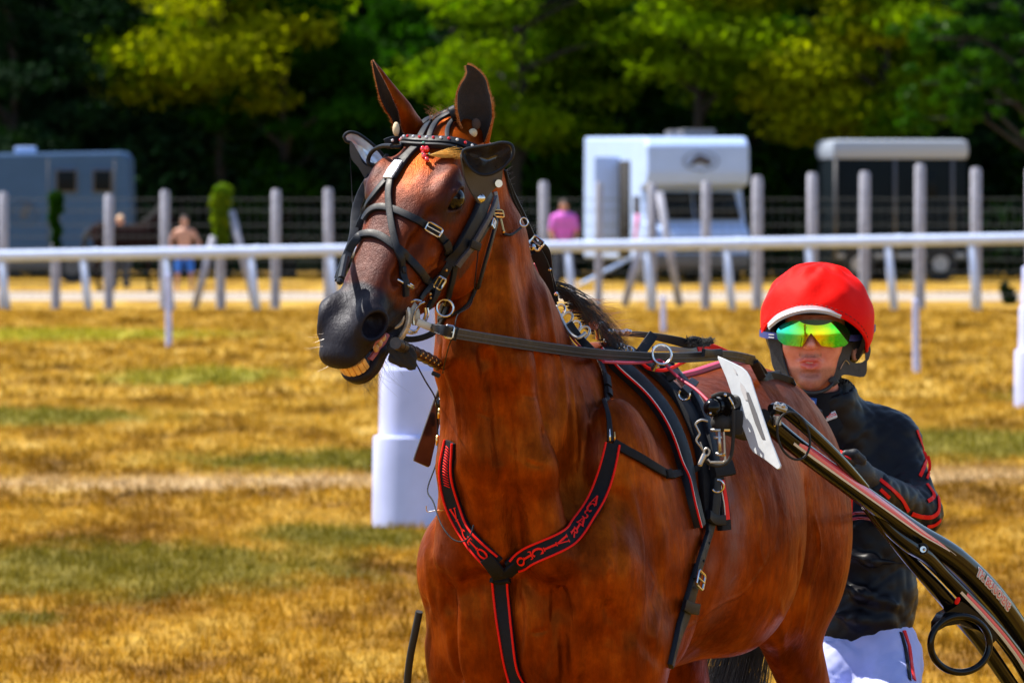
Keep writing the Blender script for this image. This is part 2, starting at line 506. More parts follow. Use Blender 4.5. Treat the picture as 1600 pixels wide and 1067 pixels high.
        S.path(1, [(.137, s * .104, -.042), (.157, s * .107, -.062), (.181, s * .107, -.064), (.206, s * .102, -.044)], [.004, .005, .005, .004], k=.006)    # lower lid
        # nostril
        S.ell(1, (.52, s * .046, -.042), (.052, .028, .042), k=.025)
        S.torus(1, (.532, s * .064, -.040), (.35, s * 1, .42), .0320, .0085, sq=.84, up=(1, 0, .25), k=.014)
        S.ell(1, (.534, s * .068, -.038), (.031, .034, .025), k=.010, op='s', ax=[(1, 0, .25), (0, 1, .2)])
        S.ell(1, (.526, s * .060, -.044), (.022, .028, .012), k=.008, op='s')
        S.path(1, [(.45, s * .058, -.095), (.50, s * .056, -.086), (.545, s * .050, -.082)], .005, k=.016, op='s')
        # veins
        S.path(1, [(.27, s * .083, -.10), (.30, s * .079, -.12), (.335, s * .073, -.105), (.37, s * .066, -.11), (.42, s * .058, -.09)], [.003, .004, .004, .0035, .002], k=.006)
        S.path(1, [(.335, s * .073, -.105), (.38, s * .063, -.07), (.43, s * .057, -.055)], [.003, .003, .002], k=.006)
    S.ell(1, (.563, 0, -.060), (.050, .048, .036), k=.025)                              # muzzle
    S.ell(1, (.588, 0, -.073), (.036, .042, .026), k=.018)                              # upper lip
    for s in (-1, 1):
        S.ell(1, (.55, s * .026, -.081), (.045, .022, .019), k=.018)
    # mouth opening
    S.ell(1, (.592, 0, -.119), (.070, .062, .022), k=.008, op='s', ax=[(1, 0, -.16), (0, 1, 0)])
    S.ell(1, (.520, 0, -.124), (.045, .075, .008), k=.008, op='s', ax=[(1, 0, -.05), (0, 1, 0)])
    # lower jaw and lip
    S.loft(1, [.34, .42, .48, .54, .575], [-.15, -.145, -.142, -.146, -.152], [-.205, -.206, -.196, -.184, -.178], [.050, .045, .040, .036, .032], k=.015, cap=.03)
    S.ell(1, (.550, 0, -.167), (.038, .033, .021), k=.02)                             # chin
    S.torus(1, (.570, 0, -.146), (.12, 0, 1), .032, .0095, sq=1.05, up=(1, 0, -.1), k=.012)
    S.path(1, [(.49, .044, -.138), (.53, .041, -.140), (.56, .034, -.143)], .0085, k=.012)
    S.path(1, [(.49, -.044, -.138), (.53, -.041, -.140), (.56, -.034, -.143)], .0085, k=.012)
    S.ell(1, (.565, 0, -.135), (.036, .027, .012), k=.006, op='s')
    return S

def pigment(P):
    """coat colour masks per vertex: 0 bay .. 1 black skin"""
    H = (P - HO) @ HEAD[1].T; B = (P - BO) @ BODY[1].T
    rnd = .5 + .5 * np.sin(P[:, 0] * 61 + 2 * np.sin(P[:, 2] * 43)) * np.sin(P[:, 1] * 57 + P[:, 2] * 71)
    inh = smst(H[:, 2], -.30, -.24) * smst(H[:, 0], -.1, .0) * (1 - smst(np.abs(H[:, 1]), .12, .16))
    muz = 1.08 * smst(H[:, 0] + .03 * (rnd - .5) + .25 * np.clip(-H[:, 2] - .03, 0, .15), .37, .48) * inh
    eye = 1 - smst(np.sqrt(((H[:, 0] - .175) / 1.5) ** 2 + (H[:, 2] + .036) ** 2) + .012 * (rnd - .5), .030, .078)
    eye *= (np.abs(H[:, 1]) > .05) * inh
    face = .85 * smst(H[:, 0], .10, .30) * inh * (1 - .5 * smst(np.abs(H[:, 1]), .03, .06) * (H[:, 0] > .27)) * (H[:, 2] > -.2)
    leg = 1 - smst(B[:, 2], .42, .66)
    hoof = 0
    return np.clip(np.maximum.reduce([muz, eye * .8, face * .85, leg * .95]), 0, 1)

def build_horse_mesh(h=.0045):
    S = horse_sdf()
    V, F = S.mesh((-.75, 13.9, -.01), (1.5, 17.0, 2.25), h)
    return V, F

# ---- coat
def mixc0(nt, f, a, b):
    n = N(nt, 'ShaderNodeMix', data_type='RGBA'); nt.links.new(f, n.inputs[0]); n.inputs['A'].default_value = (*a, 1); n.inputs['B'].default_value = (*b, 1)
    return n.outputs['Result']
def coat_material():
    m, nt, b = mat_new('bay_coat')
    at = N(nt, 'ShaderNodeAttribute', attribute_name='pigment')
    tc = N(nt, 'ShaderNodeTexCoord')
    n1 = N(nt, 'ShaderNodeTexNoise', i_Scale=6.5, i_Detail=7.0, i_Roughness=.65)
    n2 = N(nt, 'ShaderNodeTexNoise', i_Scale=55.0, i_Detail=5.0, i_Roughness=.65)
    mp = N(nt, 'ShaderNodeMapping'); mp.inputs['Scale'].default_value = (1, 1, .22)
    nt.links.new(tc.outputs['Object'], mp.inputs['Vector'])
    nt.links.new(tc.outputs['Object'], n1.inputs['Vector']); nt.links.new(mp.outputs[0], n2.inputs['Vector'])
    r1 = ramp(nt, [(.28, (.075, .010, .0008)), (.5, (.19, .031, .0014)), (.72, (.36, .074, .0035))])
    nt.links.new(n1.outputs['Fac'], r1.inputs[0])
    r2 = ramp(nt, [(.3, .74), (.7, 1.2)])
    nt.links.new(n2.outputs['Fac'], r2.inputs[0])
    mx = N(nt, 'ShaderNodeMix', data_type='RGBA', blend_type='MULTIPLY'); mx.inputs[0].default_value = 1
    nt.links.new(r1.outputs[0], mx.inputs['A']); nt.links.new(r2.outputs[0], mx.inputs['B'])
    bl = N(nt, 'ShaderNodeAttribute', attribute_name='mark_and_sheen'); bmul = N(nt, 'ShaderNodeMath', operation='MULTIPLY'); bmul.use_clamp = True
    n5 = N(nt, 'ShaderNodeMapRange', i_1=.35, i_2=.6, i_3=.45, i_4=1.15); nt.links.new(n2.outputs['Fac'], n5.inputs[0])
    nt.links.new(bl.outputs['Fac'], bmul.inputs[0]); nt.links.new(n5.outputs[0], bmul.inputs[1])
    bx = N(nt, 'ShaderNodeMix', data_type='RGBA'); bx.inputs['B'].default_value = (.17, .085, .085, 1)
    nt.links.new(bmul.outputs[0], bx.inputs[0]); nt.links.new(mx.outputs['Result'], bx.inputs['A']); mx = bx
    dk = N(nt, 'ShaderNodeMix', data_type='RGBA'); dk.inputs['B'].default_value = (.009, .006, .009, 1)
    nt.links.new(at.outputs['Fac'], dk.inputs[0]); nt.links.new(mx.outputs['Result'], dk.inputs['A'])
    nt.links.new(dk.outputs['Result'], b.inputs['Base Color'])
    rr = N(nt, 'ShaderNodeMapRange', i_1=.3, i_2=.75, i_3=.43, i_4=.29)
    nt.links.new(n2.outputs['Fac'], rr.inputs[0])
    ra = N(nt, 'ShaderNodeMath', operation='MULTIPLY_ADD'); ra.inputs[1].default_value = .16; nt.links.new(at.outputs['Fac'], ra.inputs[0]); nt.links.new(rr.outputs[0], ra.inputs[2])
    nt.links.new(ra.outputs[0], b.inputs['Roughness'])
    b.inputs['Specular IOR Level'].default_value = .14
    mt = N(nt, 'ShaderNodeMath', operation='MULTIPLY_ADD'); mt.inputs[1].default_value = -.5; mt.inputs[2].default_value = .5; nt.links.new(at.outputs['Fac'], mt.inputs[0]); nt.links.new(mt.outputs[0], b.inputs['Metallic'])
    sp_ = N(nt, 'ShaderNodeMath', operation='MULTIPLY_ADD'); sp_.inputs[1].default_value = .14; sp_.inputs[2].default_value = .14; nt.links.new(at.outputs['Fac'], sp_.inputs[0]); nt.links.new(sp_.outputs[0], b.inputs['Specular IOR Level'])
    spt = mixc0(nt, at.outputs['Fac'], (1.0, .50, .26), (.8, .85, 1.0)); nt.links.new(spt, b.inputs['Specular Tint'])
    b.inputs['Sheen Weight'].default_value = .0; b.inputs['Sheen Roughness'].default_value = .35
    b.inputs['Sheen Tint'].default_value = (1, .62, .35, 1)
    # hair grain + soft muscle relief
    mp2 = N(nt, 'ShaderNodeMapping'); mp2.inputs['Scale'].default_value = (1, 1, .16)
    nt.links.new(tc.outputs['Object'], mp2.inputs['Vector'])
    hg = N(nt, 'ShaderNodeTexNoise', i_Scale=420.0, i_Detail=3.0)
    nt.links.new(mp2.outputs[0], hg.inputs['Vector'])
    ms = N(nt, 'ShaderNodeTexNoise', i_Scale=22.0, i_Detail=3.0, i_Roughness=.5)
    mp3 = N(nt, 'ShaderNodeMapping'); mp3.inputs['Scale'].default_value = (1, 1, .45)
    nt.links.new(tc.outputs['Object'], mp3.inputs['Vector']); nt.links.new(mp3.outputs[0], ms.inputs['Vector'])
    b1 = N(nt, 'ShaderNodeBump', i_Distance=.014)
    rl = N(nt, 'ShaderNodeAttribute', attribute_name='relief'); rm = N(nt, 'ShaderNodeMath', operation='MULTIPLY'); rm.inputs[1].default_value = .45
    nt.links.new(rl.outputs['Fac'], rm.inputs[0]); nt.links.new(rm.outputs[0], b1.inputs['Strength'])
    nt.links.new(ms.outputs['Fac'], b1.inputs['Height'])
    b2 = N(nt, 'ShaderNodeBump', i_Strength=.6, i_Distance=.0014)
    nt.links.new(hg.outputs['Fac'], b2.inputs['Height']); nt.links.new(b1.outputs[0], b2.inputs['Normal'])
    wv = N(nt, 'ShaderNodeTexNoise', i_Scale=95.0, i_Detail=3.0, i_Roughness=.6)
    mp4 = N(nt, 'ShaderNodeMapping'); mp4.inputs['Scale'].default_value = (1, 1, .35); mp4.inputs['Rotation'].default_value = (.5, .6, 0)
    nt.links.new(tc.outputs['Object'], mp4.inputs['Vector']); nt.links.new(mp4.outputs[0], wv.inputs['Vector'])
    b3 = N(nt, 'ShaderNodeBump', i_Distance=.005); mst = N(nt, 'ShaderNodeMath', operation='MULTIPLY'); mst.inputs[1].default_value = .42; nt.links.new(at.outputs['Fac'], mst.inputs[0]); nt.links.new(mst.outputs[0], b3.inputs['Strength'])
    nt.links.new(wv.outputs['Fac'], b3.inputs['Height']); nt.links.new(b2.outputs[0], b3.inputs['Normal'])
    nt.links.new(b3.outputs[0], b.inputs['Normal'])
    return m
M_COAT = coat_material()
horse = empty('horse', tuple(BW(-.8, 0, 0)), 'bay horse in racing harness looking to the left with its teeth showing', 'horse')
_V, _F = build_horse_mesh()
# veins, tendons and skin folds raised or sunk along lines found on the surface
_me0 = mesh_np('body_base', _V, _F)
_nr = np.zeros(len(_V) * 3, np.float32); _me0.vertices.foreach_get('normal', _nr); _nr = _nr.reshape(-1, 3)
_b0 = BVHTree.FromPolygons([Vector(v) for v in _V], _F.tolist())
bpy.data.meshes.remove(_me0)
def ridge(pts, w, h):
    """pts in photo pixels (where the line is seen on the coat); w half width, h height in metres"""
    global _V
    C = []
    for c in catmull([Vector((p[0], p[1], 0)) for p in pts], 8):
        d = (W(c.x, c.y, 15) - Vector((0, 0, CAMZ))).normalized(); p, n, i, t = _b0.ray_cast(Vector((0, 0, CAMZ)), d)
        if p is not None: C.append(np.array(p))
    if len(C) < 3: return
    C = np.array(C); m = len(C); r = 3 * w
    sel = np.where(((_V > C.min(0) - r) & (_V < C.max(0) + r)).all(1))[0]
    P = _V[sel]; best = np.full(len(P), 9.0); bt = np.zeros(len(P))
    for i in range(m - 1):
        a, b = C[i], C[i + 1]; ab = b - a; L = (ab @ ab) + 1e-12
        if L > .003: continue
        t = np.clip(((P - a) @ ab) / L, 0, 1); d = np.linalg.norm(P - a - t[:, None] * ab, axis=1)
        u = d < best; best[u] = d[u]; bt[u] = (i + t[u]) / (m - 1)
    g = np.exp(-(best / w) ** 2) * np.minimum(1, np.minimum(bt, 1 - bt) * 5) * h
    _V[sel] += _nr[sel] * g[:, None]
for pts, w, h in [
    # shoulder and forearm
    ([(975, 740), (990, 790), (1002, 850), (1003, 920), (992, 1000), (985, 1060)], .014, .007), ([(960, 760), (968, 830), (965, 900), (950, 980)], .016, -.006),
    ([(1030, 800), (1038, 870), (1030, 950), (1018, 1030)], .018, .005), ([(1005, 640), (1030, 700), (1042, 770)], .016, -.004),
    ([(905, 600), (915, 640), (928, 690)], .006, .004), ([(890, 590), (898, 640), (902, 690), (900, 740)], .007, .0035), ([(920, 590), (936, 640), (940, 690)], .010, -.004),
    # neck
    ([(850, 440), (862, 520), (880, 600), (884, 690)], .014, .007), ([(826, 430), (832, 520), (846, 620), (856, 720)], .013, -.007),
    ([(790, 400), (796, 500), (806, 600), (812, 700), (818, 790)], .013, .006), ([(765, 470), (768, 560), (776, 660), (786, 760)], .012, -.006),
    ([(735, 560), (738, 640), (748, 730), (765, 800)], .012, .004), ([(712, 560), (716, 640), (722, 700)], .010, -.004),
    ([(800, 700), (824, 722), (852, 730)], .005, -.002), ([(742, 640), (766, 652), (790, 648)], .004, -.0016), ([(812, 612), (832, 620), (850, 612)], .004, -.0016),
    # breast
    ([(815, 905), (826, 950), (825, 1000), (815, 1050)], .013, .006), ([(862, 900), (866, 950), (858, 1010), (850, 1060)], .013, -.009),
    ([(905, 880), (912, 940), (905, 1000), (898, 1060)], .016, .007), ([(828, 988), (850, 985), (872, 972)], .004, -.004), ([(938, 930), (952, 960), (950, 1010)], .010, -.005),
    ([(745, 900), (752, 960), (765, 1020), (780, 1062)], .010, -.006), ([(715, 880), (720, 940), (728, 1010)], .014, .006), ([(690, 850), (694, 900), (700, 960)], .010, -.004), ([(664, 850), (668, 900), (676, 960)], .010, .003),
    # veins on shoulder, ribs and belly
    ([(940, 860), (950, 885), (944, 910), (956, 940)], .0035, .0024), ([(900, 820), (915, 845), (910, 870)], .0032, .002), ([(1010, 880), (1022, 905), (1016, 935), (1026, 965)], .0035, .0024),
    ([(1100, 960), (1130, 940), (1160, 925), (1195, 880), (1212, 830)], .0045, .003), ([(1130, 940), (1140, 915), (1160, 890)], .0035, .0022), ([(1180, 760), (1192, 800), (1186, 850), (1196, 890)], .006, .0022),
    ([(1150, 740), (1165, 800), (1160, 870), (1170, 930)], .016, .003), ([(1205, 740), (1218, 800), (1214, 860)], .014, -.003), ([(1130, 760), (1138, 830), (1130, 900)], .014, -.003),
    ([(1272, 800), (1280, 860), (1262, 930), (1252, 1000)], .007, .005), ([(1250, 840), (1246, 920), (1236, 1000)], .014, -.004), ([(1214, 930), (1222, 980), (1216, 1050)], .014, .004),
    # loose skin in front of the stifle
    ([(1075, 1000), (1105, 990), (1135, 965)], .006, -.003), ([(1060, 985), (1090, 970), (1115, 945)], .006, .003)]:
    ridge(pts, w, h)
_me = mesh_np('body', _V, _F)
_at = _me.attributes.new('pigment', 'FLOAT', 'POINT'); _at.data.foreach_set('value', pigment(_V).astype(np.float32))
_H = (_V - HO) @ HEAD[1].T
_rl = 1 - .75 * smst(_H[:, 2], -.34, -.26) * smst(_H[:, 0], -.1, .02)
_at = _me.attributes.new('relief', 'FLOAT', 'POINT'); _at.data.foreach_set('value', _rl.astype(np.float32))
# grey coat mark behind the saddle; sheen painted into croup, forehead, neck and shoulders
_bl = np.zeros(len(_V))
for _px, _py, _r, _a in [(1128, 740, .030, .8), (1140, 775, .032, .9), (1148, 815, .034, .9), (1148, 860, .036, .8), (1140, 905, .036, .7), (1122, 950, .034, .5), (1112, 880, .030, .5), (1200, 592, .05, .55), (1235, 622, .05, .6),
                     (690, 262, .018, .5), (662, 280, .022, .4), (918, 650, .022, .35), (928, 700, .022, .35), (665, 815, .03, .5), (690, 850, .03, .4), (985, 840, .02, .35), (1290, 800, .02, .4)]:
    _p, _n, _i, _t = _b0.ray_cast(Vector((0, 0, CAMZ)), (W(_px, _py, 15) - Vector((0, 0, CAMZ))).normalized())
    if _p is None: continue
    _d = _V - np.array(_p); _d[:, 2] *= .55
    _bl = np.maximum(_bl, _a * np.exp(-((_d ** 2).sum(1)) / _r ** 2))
_at = _me.attributes.new('mark_and_sheen', 'FLOAT', 'POINT'); _at.data.foreach_set('value', _bl.astype(np.float32))
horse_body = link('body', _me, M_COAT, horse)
BVH = BVHTree.FromPolygons([Vector(v) for v in _V], _F.tolist())
def hit(px, py):
    """the point of the horse seen at a photo pixel, with its normal"""
    d = (W(px, py, 15) - Vector((0, 0, CAMZ))).normalized()
    p, n, i, t = BVH.ray_cast(Vector((0, 0, CAMZ)), d)
    if p is None: return None, None
    if n.dot(d) > 0: n = -n
    return p, n
# ------------------------------------------------------------------ ground
def link_nodes(nt, a, b): nt.links.new(a, b)
def math_n(nt, op, a, b=None, c=None, clamp=False):
    n = nt.nodes.new('ShaderNodeMath'); n.operation = op; n.use_clamp = clamp
    for i, v in enumerate((a, b, c)):
        if v is None: continue
        if isinstance(v, (int, float)): n.inputs[i].default_value = v
        else: nt.links.new(v, n.inputs[i])
    return n.outputs[0]
def mixc(nt, f, a, b, blend='MIX'):
    n = N(nt, 'ShaderNodeMix', data_type='RGBA', blend_type=blend)
    for key, v in ((0, f), ('A', a), ('B', b)):
        if isinstance(v, (int, float)): n.inputs[key].default_value = v
        elif isinstance(v, tuple): n.inputs[key].default_value = (*v, 1)
        else: nt.links.new(v, n.inputs[key])
    return n.outputs['Result']
def turf_colour(nt):
    """dry turf with green patches, laid out on the ground plan (metres)"""
    tc = N(nt, 'ShaderNodeTexCoord'); sp = N(nt, 'ShaderNodeSeparateXYZ')
    nt.links.new(tc.outputs['Object'], sp.inputs[0])
    x, y = sp.outputs[0], sp.outputs[1]
    def noise(sc, det=5, rough=.6, stretch=(1, 1, 1)):
        mp = N(nt, 'ShaderNodeMapping'); mp.inputs['Scale'].default_value = stretch
        n = N(nt, 'ShaderNodeTexNoise', i_Scale=sc, i_Detail=float(det), i_Roughness=rough)
        nt.links.new(tc.outputs['Object'], mp.inputs[0]); nt.links.new(mp.outputs[0], n.inputs['Vector']); return n.outputs['Fac']
    big = noise(1.1, 5, .62, (1, .30, 1)); fine = noise(9.0, 6, .7, (1, .35, 1)); mid = noise(2.6, 4, .6, (1, .35, 1))
    r = ramp(nt, [(.30, (.11, .055, .004)), (.42, (.30, .155, .010)), (.55, (.52, .31, .032)), (.70, (.66, .46, .13))])
    nt.links.new(big, r.inputs[0])
    f = ramp(nt, [(.30, .50), (.52, .95), (.70, 1.2)]); nt.links.new(fine, f.inputs[0])
    col = mixc(nt, 1.0, r.outputs[0], f.outputs[0], 'MULTIPLY')
    def blob(cx, cy, rx, ry, soft=.5, amp=1.6):
        dx = math_n(nt, 'DIVIDE', math_n(nt, 'SUBTRACT', x, cx), rx); dy = math_n(nt, 'DIVIDE', math_n(nt, 'SUBTRACT', y, cy), ry)
        d = math_n(nt, 'SQRT', math_n(nt, 'ADD', math_n(nt, 'MULTIPLY', dx, dx), math_n(nt, 'MULTIPLY', dy, dy)))
        d = math_n(nt, 'ADD', d, math_n(nt, 'MULTIPLY', math_n(nt, 'SUBTRACT', mid, .5), amp))
        mr = N(nt, 'ShaderNodeMapRange', i_1=1.0 + soft / 2, i_2=1.0 - soft / 2, i_3=0.0, i_4=1.0); nt.links.new(d, mr.inputs[0]); return mr.outputs[0]
    g = None
    for bl in [(-2.1, 35.3, 1.25, 2.6), (-1.0, 38.6, .5, 1.5), (-2.6, 31.0, .5, .8), (3.6, 53.5, 1.6, 3.2), (-7.6, 97, 3.6, 4.5, .5, .6), (4.6, 39, .4, 1.8), (-.9, 50, 1.6, 2.0), (-3.5, 74, 1.0, 4.0), (-4.6, 60, 1.4, 2.5), (6.2, 66, 1.2, 3.0)]:
        b = blob(*bl); g = b if g is None else math_n(nt, 'MAXIMUM', g, b)
    gc = mixc(nt, fine, (.05, .075, .006), (.17, .20, .02))
    farg = N(nt, 'ShaderNodeMapRange', i_1=60.0, i_2=90.0, i_3=0.0, i_4=1.0); nt.links.new(y, farg.inputs[0])
    gc = mixc(nt, farg.outputs[0], gc, (.33, .33, .02))
    gs = math_n(nt, 'ADD', math_n(nt, 'MULTIPLY', g, .72), math_n(nt, 'MULTIPLY', math_n(nt, 'SUBTRACT', mid, .62, None, True), 1.6), None, True)
    col = mixc(nt, gs, col, gc)
    nearf = N(nt, 'ShaderNodeMapRange', i_1=60.0, i_2=32.0, i_3=0.0, i_4=1.0); nt.links.new(y, nearf.inputs[0])
    col = mixc(nt, nearf.outputs[0], col, mixc(nt, 1.0, col, (.80, .70, .36), 'MULTIPLY'))
    # pale wheel track at 47 m
    ty = math_n(nt, 'SUBTRACT', math_n(nt, 'ADD', y, math_n(nt, 'MULTIPLY', x, -.25)), math_n(nt, 'ADD', 46.6, math_n(nt, 'MULTIPLY', math_n(nt, 'SUBTRACT', mid, .5), 3.0)))
    tr = N(nt, 'ShaderNodeMapRange', i_1=1.5, i_2=.2, i_3=0.0, i_4=.8); nt.links.new(math_n(nt, 'ABSOLUTE', ty), tr.inputs[0])
    col = mixc(nt, tr.outputs[0], col, (.52, .37, .20))
    return col, fine, big
def turf_material(name, attr=False):
    m, nt, b = mat_new(name)
    col, fine, big = turf_colour(nt)
    if attr:
        a = N(nt, 'ShaderNodeAttribute', attribute_name='shade')
        col = mixc(nt, 1.0, col, a.outputs['Color'], 'MULTIPLY')
        b.inputs['Transmission Weight'].default_value = 0
        tr = N(nt, 'ShaderNodeBsdfTranslucent'); ms = N(nt, 'ShaderNodeMixShader'); ms.inputs[0].default_value = .35
        nt.links.new(col, tr.inputs[0]); nt.links.new(b.outputs[0], ms.inputs[1]); nt.links.new(tr.outputs[0], ms.inputs[2])
        nt.links.new(ms.outputs[0], nt.nodes['Material Output'].inputs[0])
    else:
        col = mixc(nt, 1.0, col, (.90, .90, .90), 'MULTIPLY')
        bp = N(nt, 'ShaderNodeBump', i_Strength=.9, i_Distance=.06)
        nt.links.new(fine, bp.inputs['Height']); nt.links.new(bp.outputs[0], b.inputs['Normal'])
    nt.links.new(col, b.inputs['Base Color'])
    b.inputs['Roughness'].default_value = .9; b.inputs['Specular IOR Level'].default_value = .15
    return m
M_TURF = turf_material('dry_turf'); M_BLADE = turf_material('dry_blade', True)
def sheet(name, pts, z, mat, kind='structure'):
    me = bpy.data.meshes.new(name); me.from_pydata([(p[0], p[1], z) for p in pts], [], [tuple(range(len(pts)))])
    o = link(name, me, mat, smooth=False); tag(o, kind=kind); return o
sheet('ground', [(-700, -60), (700, -60), (700, 900), (-700, 900)], 0.0, M_TURF)
m_path = simple('track_sand', (.37, .31, .25), .95, noise=.18, nscale=1.4, coord='Object')
sheet('dirt_track', [(-60, 131.5), (60, 130.5), (60, 142.5), (-60, 144)], .004, m_path)

def grass_blades():
    out = []
    for (y0, y1, dens, hh, ww) in [(24, 42, 780, .050, .007), (42, 66, 320, .055, .013), (66, 119, 75, .07, .030)]:
        area = .155 * (y1 ** 2 - y0 ** 2)
        n = int(area * dens)
        u = RNG.random(n); Y = np.sqrt(y0 ** 2 + u * (y1 ** 2 - y0 ** 2)); X = (RNG.random(n) - .5) * .31 * Y
        # gather into tufts
        k = 5; X = np.repeat(X[::k], k)[:n] + RNG.normal(0, .022 + ww, n)[:len(np.repeat(X[::k], k)[:n])]
        Y = np.repeat(Y[::k], k)[:n] + RNG.normal(0, .022 + ww, n)
        az = RNG.random(n) * 2 * np.pi; lean = RNG.random(n) * .9
        h = hh * (.5 + RNG.random(n) * 1.0); w = ww * (.6 + .8 * RNG.random(n))
        pa = RNG.random(n) * 2 * np.pi
        base = np.stack([X, Y, np.zeros(n)], 1)
        wv = np.stack([np.cos(pa), np.sin(pa), np.zeros(n)], 1) * w[:, None] / 2
        tip = base + np.stack([np.cos(az) * lean * h, np.sin(az) * lean * h, h * (1 - .35 * lean)], 1)
        V = np.stack([base - wv, base + wv, tip], 1)
        sh = .55 + RNG.random(n) * .9
        out.append((V, sh))
    V = np.concatenate([o[0] for o in out]); sh = np.concatenate([o[1] for o in out])
    me = mesh_np('grass', V.reshape(-1, 3), np.arange(len(V) * 3).reshape(-1, 3))
    c = me.attributes.new('shade', 'FLOAT_COLOR', 'FACE')
    col = np.ones((len(V), 4), np.float32); col[:, :3] = sh[:, None]; c.data.foreach_set('color', col.ravel())
    o = link('grass', me, M_BLADE, smooth=False); tag(o, 'short dry yellow grass of the race track infield', 'grass', kind='stuff')
grass_blades()

# ------------------------------------------------------------------ wood behind: hillside, trees
def leaf_material(name, c1, c2, trans=.45, rough=.75):
    m, nt, b = mat_new(name)
    oi = N(nt, 'ShaderNodeAttribute', attribute_name='tone')
    r = ramp(nt, [(0, c1), (1, c2)]); nt.links.new(oi.outputs['Fac'], r.inputs[0])
    nt.links.new(r.outputs[0], b.inputs['Base Color']); b.inputs['Roughness'].default_value = rough
    b.inputs['Specular IOR Level'].default_value = .04
    tr = N(nt, 'ShaderNodeBsdfTranslucent'); hs = N(nt, 'ShaderNodeMix', data_type='RGBA', blend_type='MULTIPLY'); hs.inputs[0].default_value = 1
    hs.inputs['B'].default_value = (1.35, 1.45, .3, 1); nt.links.new(r.outputs[0], hs.inputs['A']); nt.links.new(hs.outputs['Result'], tr.inputs[0])
    ms = N(nt, 'ShaderNodeMixShader'); ms.inputs[0].default_value = trans
    nt.links.new(b.outputs[0], ms.inputs[1]); nt.links.new(tr.outputs[0], ms.inputs[2])
    nt.links.new(ms.outputs[0], nt.nodes['Material Output'].inputs[0])
    return m
M_LEAF = [leaf_material('leaf_green', (.004, .022, .001), (.020, .080, .002)),
          leaf_material('leaf_yellow_green', (.035, .095, .001), (.18, .27, .002), .6),
          leaf_material('leaf_dark', (.002, .010, .004), (.008, .028, .009), .25),
          leaf_material('leaf_golden', (.06, .09, .001), (.40, .42, .004), .6),
          leaf_material('leaf_glossy', (.010, .045, .002), (.045, .13, .006), .45, .4)]
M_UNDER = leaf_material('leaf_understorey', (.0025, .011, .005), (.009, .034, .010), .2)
M_BARK = simple('bark', (.012, .010, .008), .9, noise=.3, nscale=6, bump=.5, bscale=30)
def leaves_mesh(name, centres, radii, n, size, flat=.5, rng=RNG):
    """n leaf quads scattered through ellipsoidal clumps, denser at their shells"""
    C = np.array(centres); Rr = np.array(radii)
    if Rr.ndim == 1: Rr = np.repeat(Rr[:, None], 3, 1)
    w = (Rr ** 2).sum(1); w /= w.sum()
    ci = rng.choice(len(C), n, p=w)
    d = rng.normal(size=(n, 3)); d /= np.linalg.norm(d, axis=1)[:, None]
    rr = rng.random(n) ** .45
    P = C[ci] + d * Rr[ci] * rr[:, None]
    nn = rng.normal(size=(n, 3)) + d * .6; nn[:, 2] += flat; nn /= np.linalg.norm(nn, axis=1)[:, None]
    t = np.cross(nn, rng.normal(size=(n, 3))); t /= np.linalg.norm(t, axis=1)[:, None]; b = np.cross(nn, t)
    s = size * (.6 + .8 * rng.random(n))[:, None]
    V = np.stack([P - t * s * .9, P - b * s * .42 - nn * s * .08, P + t * s * .9, P + b * s * .42 - nn * s * .08], 1)
    me = mesh_np(name, V.reshape(-1, 3), np.arange(n * 4).reshape(-1, 4))
    a = me.attributes.new('tone', 'FLOAT', 'FACE')
    cl = rng.random(len(C))
    a.data.foreach_set('value', np.clip(.5 * cl[ci] + .6 * rng.random(n) - .05, 0, 1).astype(np.float32))
    return me
def tree(px, Y, hgt, rad, mat, label, n=9000, size=.13, base=1.2, group='trees along the far side of the track', front=1.0):
    x = (px - 800) * Y / FPX
    t = empty('tree', (x, Y, 0), label, 'tree', group)
    mb = MB()
    lean = Vector((random.uniform(-.4, .4), random.uniform(-.3, .3), 0))
    top = Vector((x, Y, hgt * .75)) + lean
    mb.tube(catmull([(x, Y, -.1), Vector((x, Y, hgt * .35)) + lean * .3, top], 5), [.24 - .2 * i / 10 for i in range(11)], n=9)
    cs, rs = [], []
    nc = 34
    for i in range(nc):
        a = random.uniform(0, 2 * math.pi); h = base + (hgt - base) * (i + .5) / nc
        f = math.sin(math.pi * min(1, max(.12, (h - base) / (hgt - base) * .8 + .16)))
        r0 = rad * f * random.uniform(.35, 1.0)
        c = Vector((x + math.cos(a) * r0, Y + math.sin(a) * r0 * .8, h + random.uniform(-.3, .3)))
        rr = rad * random.uniform(.22, .5)
        cs.append(tuple(c)); rs.append((rr * 1.25, rr, rr * .5))
        if i % 2 == 0:
            q = Vector((x, Y, max(.6, h - .9))) + lean * .3
            mb.tube([q, (q + c) / 2 + Vector((0, 0, .15)), c], [.08, .05, .015], n=5)
    mb.build('trunk', M_BARK, t)
    me = leaves_mesh('crown', cs, rs, n, size)
    link('crown', me, mat, t, smooth=False)
    return t
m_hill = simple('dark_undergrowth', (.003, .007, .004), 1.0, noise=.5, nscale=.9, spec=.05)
hb = MB()
hv = []
xs = np.linspace(-90, 90, 61); ys = [186, 189, 192, 196, 201, 207, 216, 235]; zs = [-.2, 3.5, 7.5, 11, 13.5, 15, 16, 16.5]
for j, (yy, zz) in enumerate(zip(ys, zs)):
    for xx in xs: hv.append((xx, yy + random.uniform(-.7, .7), zz * (1 + random.uniform(-.06, .06)) if zz > 0 else zz))
hf = [(j * 61 + i, j * 61 + i + 1, (j + 1) * 61 + i + 1, (j + 1) * 61 + i) for j in range(7) for i in range(60)]
hb.add(hv, hf)
tag(hb.build('hillside', m_hill), kind='structure')
